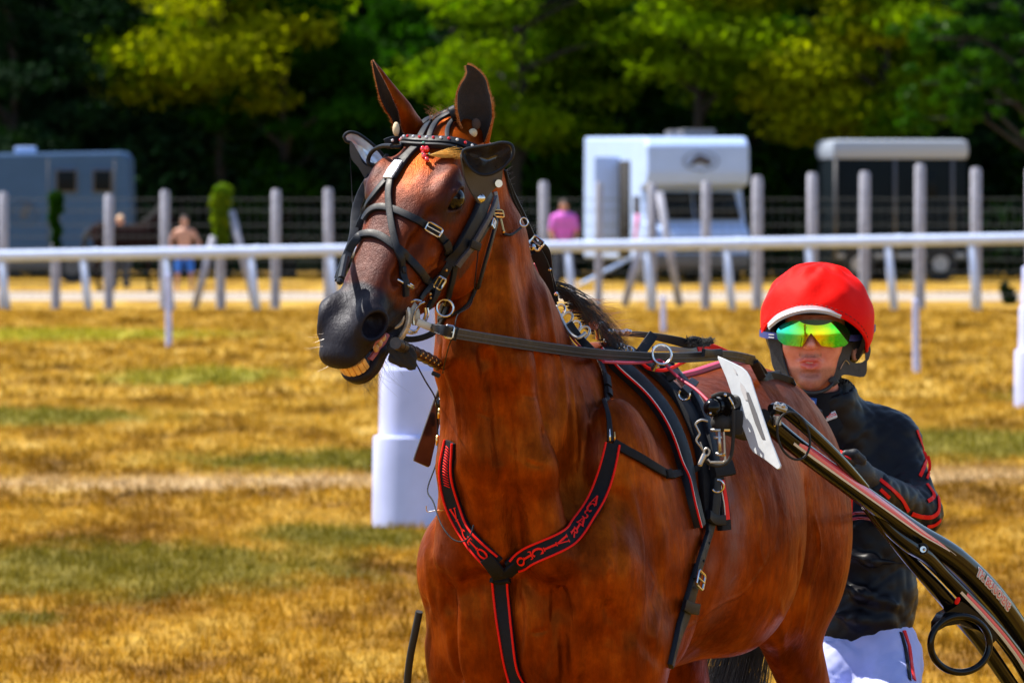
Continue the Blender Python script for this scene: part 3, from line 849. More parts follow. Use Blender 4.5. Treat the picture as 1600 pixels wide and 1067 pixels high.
# understorey hedge mass under and behind the trees
cs = [(random.uniform(-38, 38), random.uniform(176, 186), random.uniform(.2, 8.0)) for _ in range(380)] + [(random.uniform(-36, 36), random.uniform(169, 175), random.uniform(.2, 4.0)) for _ in range(240)]
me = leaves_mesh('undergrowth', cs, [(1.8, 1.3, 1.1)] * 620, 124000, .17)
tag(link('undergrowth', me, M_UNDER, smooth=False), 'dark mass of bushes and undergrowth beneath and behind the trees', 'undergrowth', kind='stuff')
cs = [(random.uniform(-38, 38), random.uniform(174, 179), random.uniform(2.0, 8.5)) for _ in range(250)]
me = leaves_mesh('woodland', cs, [(1.3, .8, .6)] * 250, 70000, .15)
tag(link('woodland', me, M_LEAF[0], smooth=False), 'continuous green foliage of the wood between and behind the nearer trees', 'woodland', kind='stuff')
TG = 'trees along the far side of the track'
for a in [
    (-160, 176, 10, 3.2, 2, 'dark tree beyond the left edge of the camper'),
    (60, 174, 11, 3.0, 2, 'dark blue-green tree behind the pale camper'),
    (290, 172, 10, 3.4, 1, 'yellow-green tree rising to the right of the pale camper'),
    (350, 170, 9.5, 2.9, 3, 'bright yellow-tipped tree in front of the left part of the wood'),
    (520, 174, 10, 3.0, 0, 'mid green tree behind the ears of the horse'),
    (700, 176, 11, 3.0, 2, 'dark green tree between the two ears of the horse'),
    (800, 169, 9.5, 3.2, 1, 'yellow-green tree just right of the ears of the horse'),
    (960, 173, 10.5, 2.7, 0, 'green tree rising over the left side of the white horse truck'),
    (1090, 168, 9.5, 2.8, 1, 'light green tree directly above the white horse truck'),
    (1220, 175, 10.5, 2.9, 2, 'dark tree in the gap between the two trucks'),
    (1290, 167, 9.5, 2.6, 3, 'golden-green tree left above the dark truck'),
    (1370, 166, 9.5, 2.1, 1, 'yellow-green tree above the dark truck'),
    (1500, 176, 11, 3.0, 2, 'dark tree behind the dark truck'),
    (1780, 174, 11, 3.0, 0, 'green tree beyond the dark truck at the right'),
    (150, 171, 8, 2.3, 2, 'low dark tree just behind the right end of the pale camper'),
    (450, 170, 7.5, 2.2, 0, 'low green tree left of the ears of the horse'),
    (610, 171, 7, 2.0, 0, 'low green tree showing left of the right ear of the horse'),
    (890, 171, 7.5, 2.1, 0, 'low green tree left of the white horse truck'),
    (1190, 171, 7, 1.9, 0, 'low green tree between the white truck and the dark truck'),
    (20, 170, 7.5, 2.2, 2, 'low dark tree behind the left end of the pale camper')]:
    tree(a[0], a[1], a[2], a[3], M_LEAF[a[4]], a[5], n=(12500 if a[2] > 8.5 else 8000), group=TG, base=(1.6 if a[4] in (0, 2) else random.uniform(3.2, 4.6)))
# nearer tree hanging in from the right, glossy leaves
def hanging_tree():
    Y = 150.0; x = (1640 - 800) * Y / FPX
    t = empty('tree', (x, Y, 0), 'glossy leaved green tree hanging over the dark truck from the right', 'tree', TG)
    mb = MB(); mb.tube(catmull([(x, Y, -.1), (x - .1, Y, 3), (x - .3, Y, 7)], 5), [.2 - .01 * i for i in range(11)], n=9)
    cs = []; rs = []
    for px, py, r in [(1460, 40, .55), (1500, 110, .6), (1440, 130, .45), (1430, 185, .35), (1560, 70, .6), (1540, 160, .55), (1590, 130, .6), (1480, 180, .4), (1600, 200, .4), (1640, 60, .8), (1660, 150, .7), (1420, 60, .4), (1700, 100, .8), (1540, 10, .6)]:
        c = W(px, py, Y + random.uniform(-.8, .8))
        for q in range(5):
            c2 = c + Vector((random.uniform(-r, r), random.uniform(-r, r), random.uniform(-r, r) * .8)); k = r * random.uniform(.25, .6); cs.append(tuple(c2)); rs.append((k * 1.2, k, k * .7))
        mb.tube([Vector((x - .1, Y, max(2.6, c.z - 1))), (Vector((x, Y, c.z)) + c) / 2, c], [.06, .04, .012], n=5)
    mb.build('trunk', M_BARK, t)
    link('crown', leaves_mesh('crown', cs, rs, 7500, .10, .2), M_LEAF[4], t, smooth=False)
hanging_tree()

# ------------------------------------------------------------------ vehicles
M_WHITE = simple('white_paint', (.40, .54, .86), .5, noise=.05, nscale=3, spec=.25)
M_GLASS = simple('dark_glass', (.004, .007, .011), .3, spec=.08)
M_RUBBER = simple('rubber', (.015, .015, .016), .8)
M_GREY = simple('grey_trim', (.10, .10, .11), .6)
def truck_frame(px, Y, yaw):
    """local x right, y away from the viewer, z up; origin on the ground"""
    o = Vector(((px - 800) * Y / FPX, Y, 0)); rz = Matrix.Rotation(yaw, 3, 'Z')
    return o, rz
class Local(MB):
    def __init__(s, o, rz): MB.__init__(s); s.o = o; s.rz = rz
    def add(s, vs, fs): return MB.add(s, [s.o + s.rz @ Vector(v) for v in vs], fs)
def wheel(o, rz, c, r, w, parent):
    k = Local(o, rz); c = Vector(c)
    k.tube([c - Vector((w / 2, 0, 0)), c + Vector((w / 2, 0, 0))], r, n=24); wh = k.build('wheel', M_RUBBER, parent)
    k = Local(o, rz); k.tube([c - Vector((w / 2 + .02, 0, 0)), c + Vector((w / 2 + .02, 0, 0))], r * .55, n=16); k.build('rim', M_GREY, wh)
def camper():
    o, rz = truck_frame(205, 160, R(0))
    t = empty('horse_camper', tuple(o), 'pale blue-grey horse camper with two dark square windows at the left edge', 'camper')
    paint = simple('pale_blue_paint', (.045, .10, .21), .6, noise=.06, nscale=2, spec=.15)
    k = Local(o, rz)
    # outline in x (left negative) and z
    prof = [(-6.4, .5), (-.05, .5), (-.02, 1.6), (-.06, 2.95), (-.2, 3.12), (-2.6, 3.08), (-6.2, 3.02), (-6.5, 2.8)]
    k.prism(prof, Vector((1, 0, 0)), Vector((0, 0, 1)), Vector((0, 1, 0)), Vector((0, 1.2, 0)), 2.4)
    body = k.build('body', paint, t)
    bm = bmesh.new(); bm.from_mesh(body.data); bmesh.ops.bevel(bm, geom=bm.edges[:], offset=.09, segments=3, affect='EDGES', profile=.6); bm.to_mesh(body.data); bm.free()
    body.data.polygons.foreach_set('use_smooth', [True] * len(body.data.polygons))
    for xc, w in ((-1.54, .44), (-.68, .40)):
        f = Local(o, rz); f.box((xc, -.03, 2.42), (w + .08, .06, .56), bev=.05); fr = f.build('window', M_GREY, t)
        f = Local(o, rz); f.box((xc, -.07, 2.42), (w, .04, .48), bev=.06); f.build('pane', M_GLASS, fr)
    # emblem: a dark horse head outline on the side
    e = Local(o, rz)
    e.torus((-2.55, -.01, 1.65), (0, 1, 0), .30, .012, n=24, m=6)
    e.prism([(-.12, -.18), (.1, -.16), (.12, .0), (.2, .1), (.12, .2), (-.02, .18), (-.1, .05)], Vector((1, 0, 0)), Vector((0, 0, 1)), Vector((0, 1, 0)), Vector((-2.55, -.01, 1.68)), .02)
    e.build('emblem', simple('emblem_blue', (.05, .07, .11), .6), t)
    v = Local(o, rz); v.box((-2.6, 1.2, 3.16), (.5, .6, .16), bev=.05); v.build('roof_vent', M_WHITE, t)
    for xs_ in (-1.98, -2.02 + 1.62, -3.6):
        q = Local(o, rz); q.box((xs_, -.008, 1.8), (.018, .012, 2.3)); q.build('panel_seam', M_GREY, t)
    q = Local(o, rz); q.box((-1.9, -.02, 1.5), (.06, .05, .16), bev=.01); q.build('door_handle', M_GREY, t)
    q = Local(o, rz); q.box((-3.0, -.01, .72), (5.9, .014, .10)); q.build('dark_band', M_GREY, t)
    s = Local(o, rz); s.box((-3.0, .1, .42), (6.0, .12, .2), bev=.03); s.build('skirt', M_GREY, t)
    for xc in (-1.4, -5.2): 
        k = Local(o, rz); k.tube([(xc, -.0, .38), (xc, .28, .38)], .38, n=24); wh = k.build('wheel', M_RUBBER, t)
        k = Local(o, rz); k.tube([(xc, -.03, .38), (xc, .03, .38)], .2, n=16); k.build('rim', M_GREY, wh)
camper()
def horse_truck():
    o, rz = truck_frame(1092, 158, R(12))
    t = empty('horse_truck', tuple(o), 'white horse truck facing the track with its side door open', 'truck')
    k = Local(o, rz)
    W2 = 1.24
    # side profile (y away, z): cab with sloped windscreen and an over-cab bulge
    prof = [(.35, .55), (.0, .62), (-.05, 1.05), (.10, 1.28), (.42, 1.42), (.78, 2.22), (.10, 2.32), (.02, 2.6), (.08, 3.25), (.35, 3.45), (6.8, 3.5), (6.9, .55)]
    k.prism(prof, Vector((0, 1, 0)), Vector((0, 0, 1)), Vector((1, 0, 0)), Vector((0, 0, 0)), W2 * 2)
    body = k.build('body', M_WHITE, t)
    bm = bmesh.new(); bm.from_mesh(body.data); bmesh.ops.bevel(bm, geom=bm.edges[:], offset=.08, segments=3, affect='EDGES', profile=.6); bm.to_mesh(body.data); bm.free()
    body.data.polygons.foreach_set('use_smooth', [True] * len(body.data.polygons))
    for s in (-1, 1):
        g = Local(o, rz); y0, z0, y1, z1 = .405, 1.50, .705, 2.15
        g.add([(s * .03, y0 - .03, z0), (s * 1.12, y0 - .03, z0), (s * 1.02, y1 - .03, z1), (s * .03, y1 - .03, z1),
               (s * .03, y0 + .04, z0), (s * 1.12, y0 + .04, z0), (s * 1.02, y1 + .04, z1), (s * .03, y1 + .04, z1)],
              [(0, 1, 2, 3), (7, 6, 5, 4), (0, 4, 5, 1), (1, 5, 6, 2), (2, 6, 7, 3), (3, 7, 4, 0)])
        g.build('windscreen', M_GLASS, t)
        h = Local(o, rz); h.ball((s * .95, -.02, .95), (.17, .06, .11)); h.build('headlight', simple('headlight_glass', (.6, .62, .65), .15), t)
        mr = Local(o, rz); mr.box((s * 1.42, .35, 1.85), (.16, .12, .42), bev=.04); mr.build('mirror', M_GREY, t)
        wheel(o, rz, (s * 1.05, .95, .42), .42, .26, t); wheel(o, rz, (s * 1.05, 5.2, .42), .42, .26, t)
    b = Local(o, rz); b.box((0, .02, .52), (2.4, .3, .34), bev=.08); b.build('bumper', M_GREY, t)
    b = Local(o, rz); b.box((0, -.055, .88), (1.2, .06, .26), bev=.03); b.build('grille', M_RUBBER, t)
    # open side door on the left flank
    d = Local(o, rz); d.box((-W2 - .002, 2.35, 1.75), (.06, 1.1, 2.3)); d.build('doorway', simple('dark_interior', (.012, .012, .014), .9), t)
    for yy, nm in ((3.05, .8),):
        p = Local(o, rz); p.box((-W2 - .30, yy - .1, 1.85), (.62, .05, 2.3), rot=Matrix.Rotation(R(-8), 3, 'Z'), bev=.02); p.build('side_door', M_WHITE, t)
    for yy in (1.6, 3.6):
        v = Local(o, rz); v.box((.15 + .1 * yy, yy, 3.56), (.8, .75, .16), bev=.05); v.build('roof_vent', M_GREY, t)
    e = Local(o, rz); c = Vector((.05, .015, 2.88))
    e.torus(c, (0, 1, 0), .22, .012, n=24, m=6, up=(0, 0, 1), sx=1.9)
    e.prism([(-.28, -.12), (-.05, -.05), (.2, -.12), (.28, .02), (.12, .10), (-.02, .16), (-.2, .05)], Vector((1, 0, 0)), Vector((0, 0, 1)), Vector((0, 1, 0)), c, .03)
    e.build('emblem', simple('emblem_dark', (.06, .06, .08), .6), t)
    st = Local(o, rz); st.prism([(.75, 1.75), (.95, 2.0), (1.35, 1.05), (1.2, .9)], Vector((0, 1, 0)), Vector((0, 0, 1)), Vector((1, 0, 0)), Vector((-W2 - .008, 0, 0)), .02)
    st.build('pink_stripe', simple('pink_decal', (.75, .08, .32), .5), t)
    # loading ramp to the left
    r = MB(); a = W(985, 402, 155); b2 = W(900, 446, 155)
    for dy in (0,):
        wv = Vector((0, 1.2, 0)); up = Vector((0, 0, .07))
        r.add([a, b2, b2 + wv, a + wv, a - up, b2 - up, b2 + wv - up, a + wv - up], [(0, 1, 2, 3), (7, 6, 5, 4), (0, 4, 5, 1), (1, 5, 6, 2), (2, 6, 7, 3), (3, 7, 4, 0)])
    r.build('ramp', M_WHITE, t)
horse_truck()
def dark_truck():
    o, rz = truck_frame(1400, 163, R(7))
    t = empty('horse_truck', tuple(o), 'dark blue-grey horse truck with white roof partly under the tree', 'truck')
    dk = simple('dark_blue_paint', (.005, .010, .015), .6, noise=.1, nscale=2, spec=.08)
    k = Local(o, rz); k.box((.12, 1.2, 1.72), (3.3, 2.3, 2.55), bev=.10); k.build('body', dk, t)
    k = Local(o, rz); k.box((.12, 1.2, 3.18), (3.4, 2.4, .5), bev=.18); k.build('roof', simple('roof_white', (.36, .41, .50), .4), t)
    for xx in (-1.48, -.02, 1.4): 
        k = Local(o, rz); k.box((xx, .03, 1.75), (.07, .05, 2.4)); k.build('door_post', M_GREY, t)
    k = Local(o, rz); k.box((.12, .04, .62), (3.2, .06, .12), bev=.02); k.build('side_rail', simple('dull_white', (.35, .36, .38), .5), t)
    for xx in (-.9, 1.1):
        k = Local(o, rz); k.tube([(xx, .0, .42), (xx, .3, .42)], .42, n=24); wh = k.build('wheel', M_RUBBER, t)
        k = Local(o, rz); k.tube([(xx, -.02, .42), (xx, .03, .42)], .2, n=16); k.build('rim', simple('pale_rim', (.4, .4, .42), .4), wh)
    k = Local(o, rz); k.box((.75, -.0, 2.3), (.5, .06, .5), bev=.04); k.build('window', M_GLASS, t)
dark_truck()

# ------------------------------------------------------------------ distant people and horse
def sdf_obj(prims, lo, hi, h, name, mat, parent, smooth=2):
    S = Sdf([(np.zeros(3), np.eye(3))]); prims(S)
    V, F = S.mesh(lo, hi, h, smooth=smooth); return link(name, mesh_np(name, V, F), mat, parent)
M_SKIN = simple('skin', (.52, .25, .16), .5, noise=.08, nscale=25, spec=.4)
def far_person(px, Y, hgt, shirt, short, label, arms=.5, hair=(.05, .035, .03), legs_bare=True):
    x = (px - 800) * Y / FPX; k = hgt / 1.78
    t = empty('person', (x, Y, 0), label, 'person')
    def P(a, b, c): return (x + a * k, Y + b * k, c * k)
    def body(S):
        S.ell(0, P(0, 0, 1.66), (.085 * k, .10 * k, .12 * k)); S.seg(0, P(0, 0, 1.5), P(0, 0, 1.6), .06 * k, .055 * k, k=.03)
        S.eseg(0, P(0, 0, 1.40), P(0, 0, 1.02), (.20 * k, .12 * k), (.15 * k, .11 * k), (1, 0, 0), k=.05)
        for s in (-1, 1):
            S.seg(0, P(s * .20, 0, 1.42), P(s * (.20 + .16 * arms), -.05, 1.14), .055 * k, .042 * k, k=.05)
            S.seg(0, P(s * (.20 + .16 * arms), -.05, 1.14), P(s * (.22), -.16, .98), .042 * k, .03 * k, k=.02)
            S.ell(0, P(s * .21, -.18, .95), (.03 * k, .03 * k, .06 * k), k=.02)
            S.seg(0, P(s * .10, 0, .92), P(s * .15, -.02, .50), .085 * k, .055 * k, k=.05)
            S.seg(0, P(s * .15, -.02, .50), P(s * .17, .02, .08), .055 * k, .036 * k, k=.02)
            S.seg(0, P(s * .17, .03, .05), P(s * .19, -.12, .04), .04 * k, .035 * k, k=.02)
    sdf_obj(body, (x - .6, Y - .5, -.02), (x + .6, Y + .4, 1.95 * k), .022, 'body', M_SKIN, t)
    if shirt:
        def sh(S):
            S.eseg(0, P(0, 0, 1.42), P(0, 0, 1.0), (.225 * k, .145 * k), (.185 * k, .14 * k), (1, 0, 0), k=.05)
            for s in (-1, 1): S.seg(0, P(s * .20, 0, 1.43), P(s * (.20 + .12 * arms), -.04, 1.22), .075 * k, .065 * k, k=.05)
        sdf_obj(sh, (x - .6, Y - .4, .7), (x + .6, Y + .4, 1.7), .022, 'shirt', simple('shirt', shirt, .8), t)
    def pa(S):
        for s in (-1, 1): S.seg(0, P(s * .095, 0, .95), P(s * .145, -.02, .52 if legs_bare else .12), .115 * k, .085 * k, k=.05)
    sdf_obj(pa, (x - .5, Y - .4, .0), (x + .5, Y + .4, 1.2), .022, 'trousers', simple('trousers', short, .8), t)
    def hr(S): S.ell(0, P(0, .02, 1.70), (.095 * k, .105 * k, .105 * k)); S.ell(0, P(0, -.09, 1.62), (.08 * k, .07 * k, .09 * k), op='s', k=.01)
    sdf_obj(hr, (x - .2, Y - .2, 1.4 * k), (x + .2, Y + .2, 1.95 * k), .015, 'hair', simple('hair', hair, .7), t)
far_person(288, 143, 1.62, None, (.02, .13, .50), 'shirtless person in bright blue shorts standing beyond the white rail', 1.0)
far_person(881, 150, 1.95, (.62, .13, .60), (.03, .04, .07), 'person in a pink-violet shirt standing left of the white truck', .4, legs_bare=False)
far_person(188, 147, 1.62, (.30, .12, .20), (.04, .05, .08), 'fair-haired person standing half hidden behind the dark horse', .3, hair=(.75, .5, .30), legs_bare=False)
def far_horse():
    Y = 144.5; x0 = (205 - 800) * Y / FPX
    t = empty('horse', (x0, Y, 0), 'dark brown horse standing beside the pale camper beyond the rail', 'horse')
    def P(a, b, c): return (x0 + a, Y + b, c)
    def body(S):
        S.eseg(0, P(-.55, 0, 1.12), P(.35, 0, 1.12), (.25, .31), (.24, .32), (0, 1, 0), k=.05)
        S.ell(0, P(-.62, 0, 1.25), (.28, .25, .25), k=.08); S.ell(0, P(.30, 0, 1.25), (.22, .14, .24), k=.08)
        S.eseg(0, P(.42, 0, 1.2), P(.70, 0, 1.72), (.12, .24), (.07, .13), (0, 1, 0), k=.08)
        S.eseg(0, P(.70, 0, 1.78), P(.95, -.12, 1.42), (.09, .13), (.05, .07), (0, 1, 0), k=.05)
        for s in (-1, 1):
            S.seg(0, P(.70, s * .05, 1.86), P(.72, s * .07, 2.0), .03, .008, k=.02)
            S.seg(0, P(.36, s * .13, 1.0), P(.38, s * .13, .5), .10, .045, k=.05); S.seg(0, P(.38, s * .13, .5), P(.38, s * .13, .08), .04, .032, k=.02); S.seg(0, P(.38, s * .13, .07), P(.41, s * .13, .03), .045, .055, k=.02)
            S.seg(0, P(-.66, s * .15, 1.1), P(-.70, s * .14, .62), .17, .06, k=.06); S.seg(0, P(-.76, s * .14, .58), P(-.70, s * .14, .08), .05, .034, k=.03); S.seg(0, P(-.70, s * .14, .07), P(-.66, s * .14, .03), .045, .055, k=.02)
    sdf_obj(body, (x0 - 1.2, Y - .5, -.03), (x0 + 1.2, Y + .5, 2.1), .03, 'body', simple('dark_brown_coat', (.010, .004, .004), .8, spec=.05), t)
    mb = MB(); mb.tube(catmull([P(-.88, 0, 1.32), P(-1.0, 0, 1.1), P(-1.0, 0, .6)], 5), [.05, .06, .07, .07, .06, .06, .06, .05, .04, .03, .01], n=8)
    mb.build('tail', M_RUBBER, t)
    mb = MB(); mb.tube(catmull([P(.25, 0, 1.5), P(.45, 0, 1.62), P(.62, 0, 1.86)], 4), .045, n=8); mb.build('mane', M_RUBBER, t)
far_horse()

# ------------------------------------------------------------------ post-and-wire fence, white running rail
M_POST = simple('weathered_wood', (.33, .34, .42), .85, noise=.2, nscale=9, bump=.4, bscale=30)
M_WIRE = simple('wire', (.05, .06, .065), .7)
YF = 121.0
fence = empty('wire_fence', (0, YF, 0), 'wooden post fence with wire mesh running behind the white rail', 'fence')
posts = {**{-80 - 85 * k: 303 for k in range(1, 12)}, **{1700 + 86 * k: 262 for k in range(1, 12)}, -80: 303, 5: 300, 87: 302, 170: 303, 257: 297, 345: 290, 430: 296, 514: 294, 600: 290, 685: 288, 770: 286, 850: 283, 935: 284, 1018: 286, 1102: 283, 1183: 275, 1270: 270, 1350: 268, 1437: 256, 1525: 262, 1612: 262, 1700: 262}
SF = FPX / YF
for i, (px, ty) in enumerate(posts.items()):
    mb = MB(); x = (px - 800) / SF; top = CAMZ - (ty - HOR) / SF
    r = .088 if px < 1180 else .10
    if px in (935,): r = .07
    l1, l2 = random.uniform(-.02, .02), random.uniform(-.02, .02)
    mb.tube([(x, YF, -.1), (x + l1 * .5, YF, top * .5), (x + l1, YF, top - .05), (x + l1, YF, top)], [r, r * .97, r * .94, r * .6], n=12)
    mb.build('post', M_POST, fence)
for a, b in (((361, 330), (400, 482)), ((334, 370), (304, 482)), ((1030, 300), (1062, 478)), ((1004, 370), (976, 478))):
    mb = MB(); mb.tube([W(a[0], a[1], YF - .12), W(b[0], b[1], YF - .25)], .07, n=10); mb.build('brace', M_POST, fence)
mb = MB()
for i in range(9):
    z = .25 + i * .21 + (.05 if i > 6 else 0)
    mb.tube([(-22, YF + .11, z), (0, YF + .11, z - .01), (22, YF + .11, z + .02)], .006, n=4)
o = mb.build('line_wire', M_WIRE, fence); o['kind'] = 'stuff'
mb = MB()
for i in range(290):
    x = -21.7 + i * .15; mb.tube([(x, YF + .115, .2), (x, YF + .115, 1.9)], .0035, n=3)
o = mb.build('stay_wire', M_WIRE, fence); o['kind'] = 'stuff'

YR = 118.5; SR = FPX / YR
M_RAIL = simple('rail_white', (.56, .66, .92), .55, noise=.08, nscale=4)
rail = empty('running_rail', (0, YR, 0), 'long white running rail on slanted white legs across the picture', 'rail')
def rail_z(px):
    px = min(max(px, -500), 2100); return CAMZ - (400 - 27 * px / 1600 - HOR) / SR
mb = MB()
mb.tube([(((px - 800) / SR), YR, rail_z(px)) for px in range(-1200, 2900, 60)], .098, n=14)
mb.build('rail', M_RAIL, rail)
for px in range(-1104, 2800, 251):
    mb = MB(); mb.tube([(((px - 4 - 800) / SR), YR, rail_z(px - 4)), (((px + 4 - 800) / SR), YR, rail_z(px + 4))], .108, n=14); mb.build('joint_sleeve', M_RAIL, rail)
for px in (-120, 5, 133, 262, 395, 520, 645, 770, 890, 1013, 1138, 1266, 1391, 1521, 1650) + tuple(range(-1125, -130, 126)) + tuple(range(1776, 2800, 126)):
    mb = MB(); x = (px - 800) / SR; mb.tube([(x - .05, YR + .02, rail_z(px)), (x + .08, YR - .05, -.1)], [.066, .075], n=10); mb.build('leg', M_RAIL, rail)

def ivy(px, py0, py1, w, label, mat):
    x = (px - 800) / SF; cs = []; rs = []
    n = 7
    for i in range(n):
        f = i / (n - 1); py = py0 + (py1 - py0) * f
        r = w * (1.0 - .45 * f) * random.uniform(.8, 1.1)
        c = W(px + random.uniform(-3, 3), py, YF - .1); cs.append(tuple(c)); rs.append((r, r * .8, .16))
    o = link('ivy', leaves_mesh('ivy', cs, rs, 2600, .055, .3), mat, smooth=False)
    tag(o, label, 'ivy', 'ivy grown over fence posts')
ivy_m = leaf_material('ivy_leaf', (.05, .13, .008), (.20, .26, .012), .5)
ivy(347, 300, 385, .24, 'yellow-green ivy covering the braced fence post', ivy_m)
ivy(87, 312, 385, .14, 'dark green ivy on the fence post in front of the camper', M_LEAF[0])

# ------------------------------------------------------------------ white plastic track markers
M_PLAST = simple('white_plastic', (.50, .55, .90), .42, noise=.14, nscale=3.5, spec=.5, rvar=.1)
def marker(px, base_py, label):
    Y = FPX * CAMZ / (base_py - HOR); x = (px - 800) * Y / FPX
    t = empty('track_marker', (x, Y, 0), label, 'track marker', 'white tiered plastic track markers')
    for r0, r1, z0, z1, nm in ((.228, .222, 0, .54, 'lower_sleeve'), (.186, .180, .54, .945, 'middle_sleeve'), (.160, .150, .945, 1.32, 'top_sleeve')):
        mb = MB(); c = Vector((x, Y, 0))
        mb.tube([c + Vector((0, 0, z)) for z in (z0 - .004, z0, z1 - .03, z1 - .008, z1)], [r0 * .98, r0, r1, r1 * .985, r1 * .90], n=40)
        mb.build(nm, M_PLAST, t)
marker(641, 822, 'large white tiered plastic marker standing behind the chin of the horse')
marker(1622, 636, 'white tiered plastic marker cut by the right edge of the picture')
def stake(px, base_py, h, label):
    Y = FPX * CAMZ / (base_py - HOR); x = (px - 800) * Y / FPX
    mb = MB(); mb.tube([(x, Y, -.05), (x - .01, Y, h)], [.042, .036], n=8); mb.ball((x - .01, Y, h), .037, 8)
    tag(mb.build('stake', M_PLAST), label, 'stake', 'thin white stakes in the grass')
stake(264, 542, .95, 'thin white stake in the grass below the left part of the rail')
stake(1037, 520, .50, 'short white stake in the grass between the croup and the white truck')
stake(1432, 582, .80, 'thin white stake in the grass right of the red helmet')
def weed():
    c = W(1578, 470, 126); c.z = .15
    o = link('weed', leaves_mesh('weed', [tuple(c), tuple(c + Vector((-.1, 0, .15)))], [(.16, .16, .2), (.1, .1, .18)], 500, .05, 0), M_LEAF[2], smooth=False)
    tag(o, 'small dark green weed beside the sandy track at the far right', 'weed')
weed()
# ------------------------------------------------------------------ harness helpers
M_LEATHER = simple('black_leather', (.007, .009, .014), .48, noise=.25, nscale=60, bump=.14, bscale=500, spec=.24, rvar=.08)
M_NYLON = simple('black_webbing', (.006, .008, .013), .7, noise=.2, nscale=80, bump=.5, bscale=700, spec=.2)
M_STEEL = simple('steel', (.62, .62, .64), .22, metal=1.0, noise=.1, nscale=60, rvar=.08)
M_DULL = simple('dull_steel', (.42, .41, .40), .38, metal=.9, noise=.2, nscale=60)
M_BRASS = simple('brass', (.75, .45, .16), .28, metal=1.0)
M_RED = simple('red_trim', (.78, .008, .004), .55, spec=.2)
M_CRIM = simple('crimson_cord', (.42, .018, .06), .55, bump=.5, bscale=300)
M_WTRIM = simple('white_trim', (.75, .74, .72), .5)
M_BLACKGLOSS = simple('black_gloss', (.003, .003, .004), .16, spec=.22, coat=.05, noise=.1, nscale=20)
CAMP = Vector((0, 0, CAMZ))
def first_hit(px, py, bvh=None):
    d = (W(px, py, 15) - CAMP).normalized()
    p, n, i, t = (bvh or BVH).ray_cast(CAMP, d)
    if p is None: return None, None
    if n.dot(d) > 0: n = -n
    return p, n
def on(px, py, lift=.004, Y=None, bvh=None):
    p, n = first_hit(px, py, bvh)
    if p is None:
        q = W(px, py, Y or 14.8)
        p, n, i, t = (bvh or BVH).find_nearest(q)
        p = W(px, py, p.y) if p is not None else q
        n = Vector((0, -1, 0))
    return p + n * lift
def surf_path(pts, step=.008, lift=.003, smooth=3, bvh=None):
    """pts: (px, py) lies on the surface | (px, py, Y) hangs free | Vector nearest surface. -> points, normals"""
    bv = bvh or BVH
    raw = []
    for p in pts:
        if isinstance(p, Vector): raw.append(('v', p))
        elif len(p) == 3: raw.append(('f', p))
        else: raw.append(('s', p))
    # dense interpolation in pixel space for runs, world for vectors
    keys = []
    for k, p in raw:
        if k == 'v': q = PX(p); keys.append((q[0], q[1], p.y))
        elif k == 'f': keys.append(p)
        else:
            h, n = first_hit(p[0], p[1], bv); keys.append((p[0], p[1], h.y if h is not None else -1))
    for i, kk in enumerate(keys):
        if kk[2] < 0:
            ys = [q[2] for q in keys if q[2] > 0]
            near = [keys[j][2] for j in sorted(range(len(keys)), key=lambda j: abs(j - i)) if keys[j][2] > 0]
            keys[i] = (kk[0], kk[1], near[0] if near else 14.9)
    dens = catmull([Vector(k) for k in keys], 14)
    P, Nn = [], []
    for i, c in enumerate(dens):
        si = min(i // 14, len(raw) - 2); f = i / 14 - si
        ka, kb = raw[si][0], raw[si + 1][0]
        free = (1 if ka == 'f' else 0) * (1 - f) + (1 if kb == 'f' else 0) * f
        wpt = W(c.x, c.y, c.z)
        if ka == 'v' or kb == 'v':
            q, n, ii, t = bv.find_nearest(wpt); P.append(q + n * lift); Nn.append(n); continue
        p, n = (None, None) if free > .5 else first_hit(c.x, c.y, bv)
        if p is not None and abs(p.y - c.z) < .12: P.append(p + n * lift); Nn.append(n)
        else: P.append(wpt); Nn.append((CAMP - wpt).normalized() if not Nn or free <= .5 and False else (Nn[-1] * .6 + Vector((0, -1, 0)) * .4).normalized())
    # resample evenly
    L = [0]
    for i in range(1, len(P)): L.append(L[-1] + (P[i] - P[i - 1]).length)
    m = max(3, int(L[-1] / step)); out, on_ = [], []
    j = 0
    for i in range(m + 1):
        s = L[-1] * i / m
        while j < len(L) - 2 and L[j + 1] < s: j += 1
        f = (s - L[j]) / max(1e-9, L[j + 1] - L[j]); f = min(1, max(0, f))
        out.append(P[j].lerp(P[j + 1], f)); on_.append(Nn[j].lerp(Nn[j + 1], f).normalized())
    for it in range(smooth):
        out = [out[0]] + [(out[i - 1] + out[i] * 2 + out[i + 1]) / 4 for i in range(1, m)] + [out[m]]
        on_ = [on_[0]] + [(on_[i - 1] + on_[i] + on_[i + 1]).normalized() for i in range(1, m)] + [on_[m]]
    # keep clear of the surface
    for rr in range(3 if smooth > 5 else 1):
        for i in range(m + 1):
            q, n, ii, t = bv.find_nearest(out[i], .05)
            if q is not None:
                d = (out[i] - q).dot(n)
                if d < lift: out[i] = out[i] + n * (lift - d)
        if smooth > 5:
            for it in range(4): out = [out[0]] + [(out[i - 1] + out[i] * 2 + out[i + 1]) / 4 for i in range(1, m)] + [out[m]]
    return out, on_
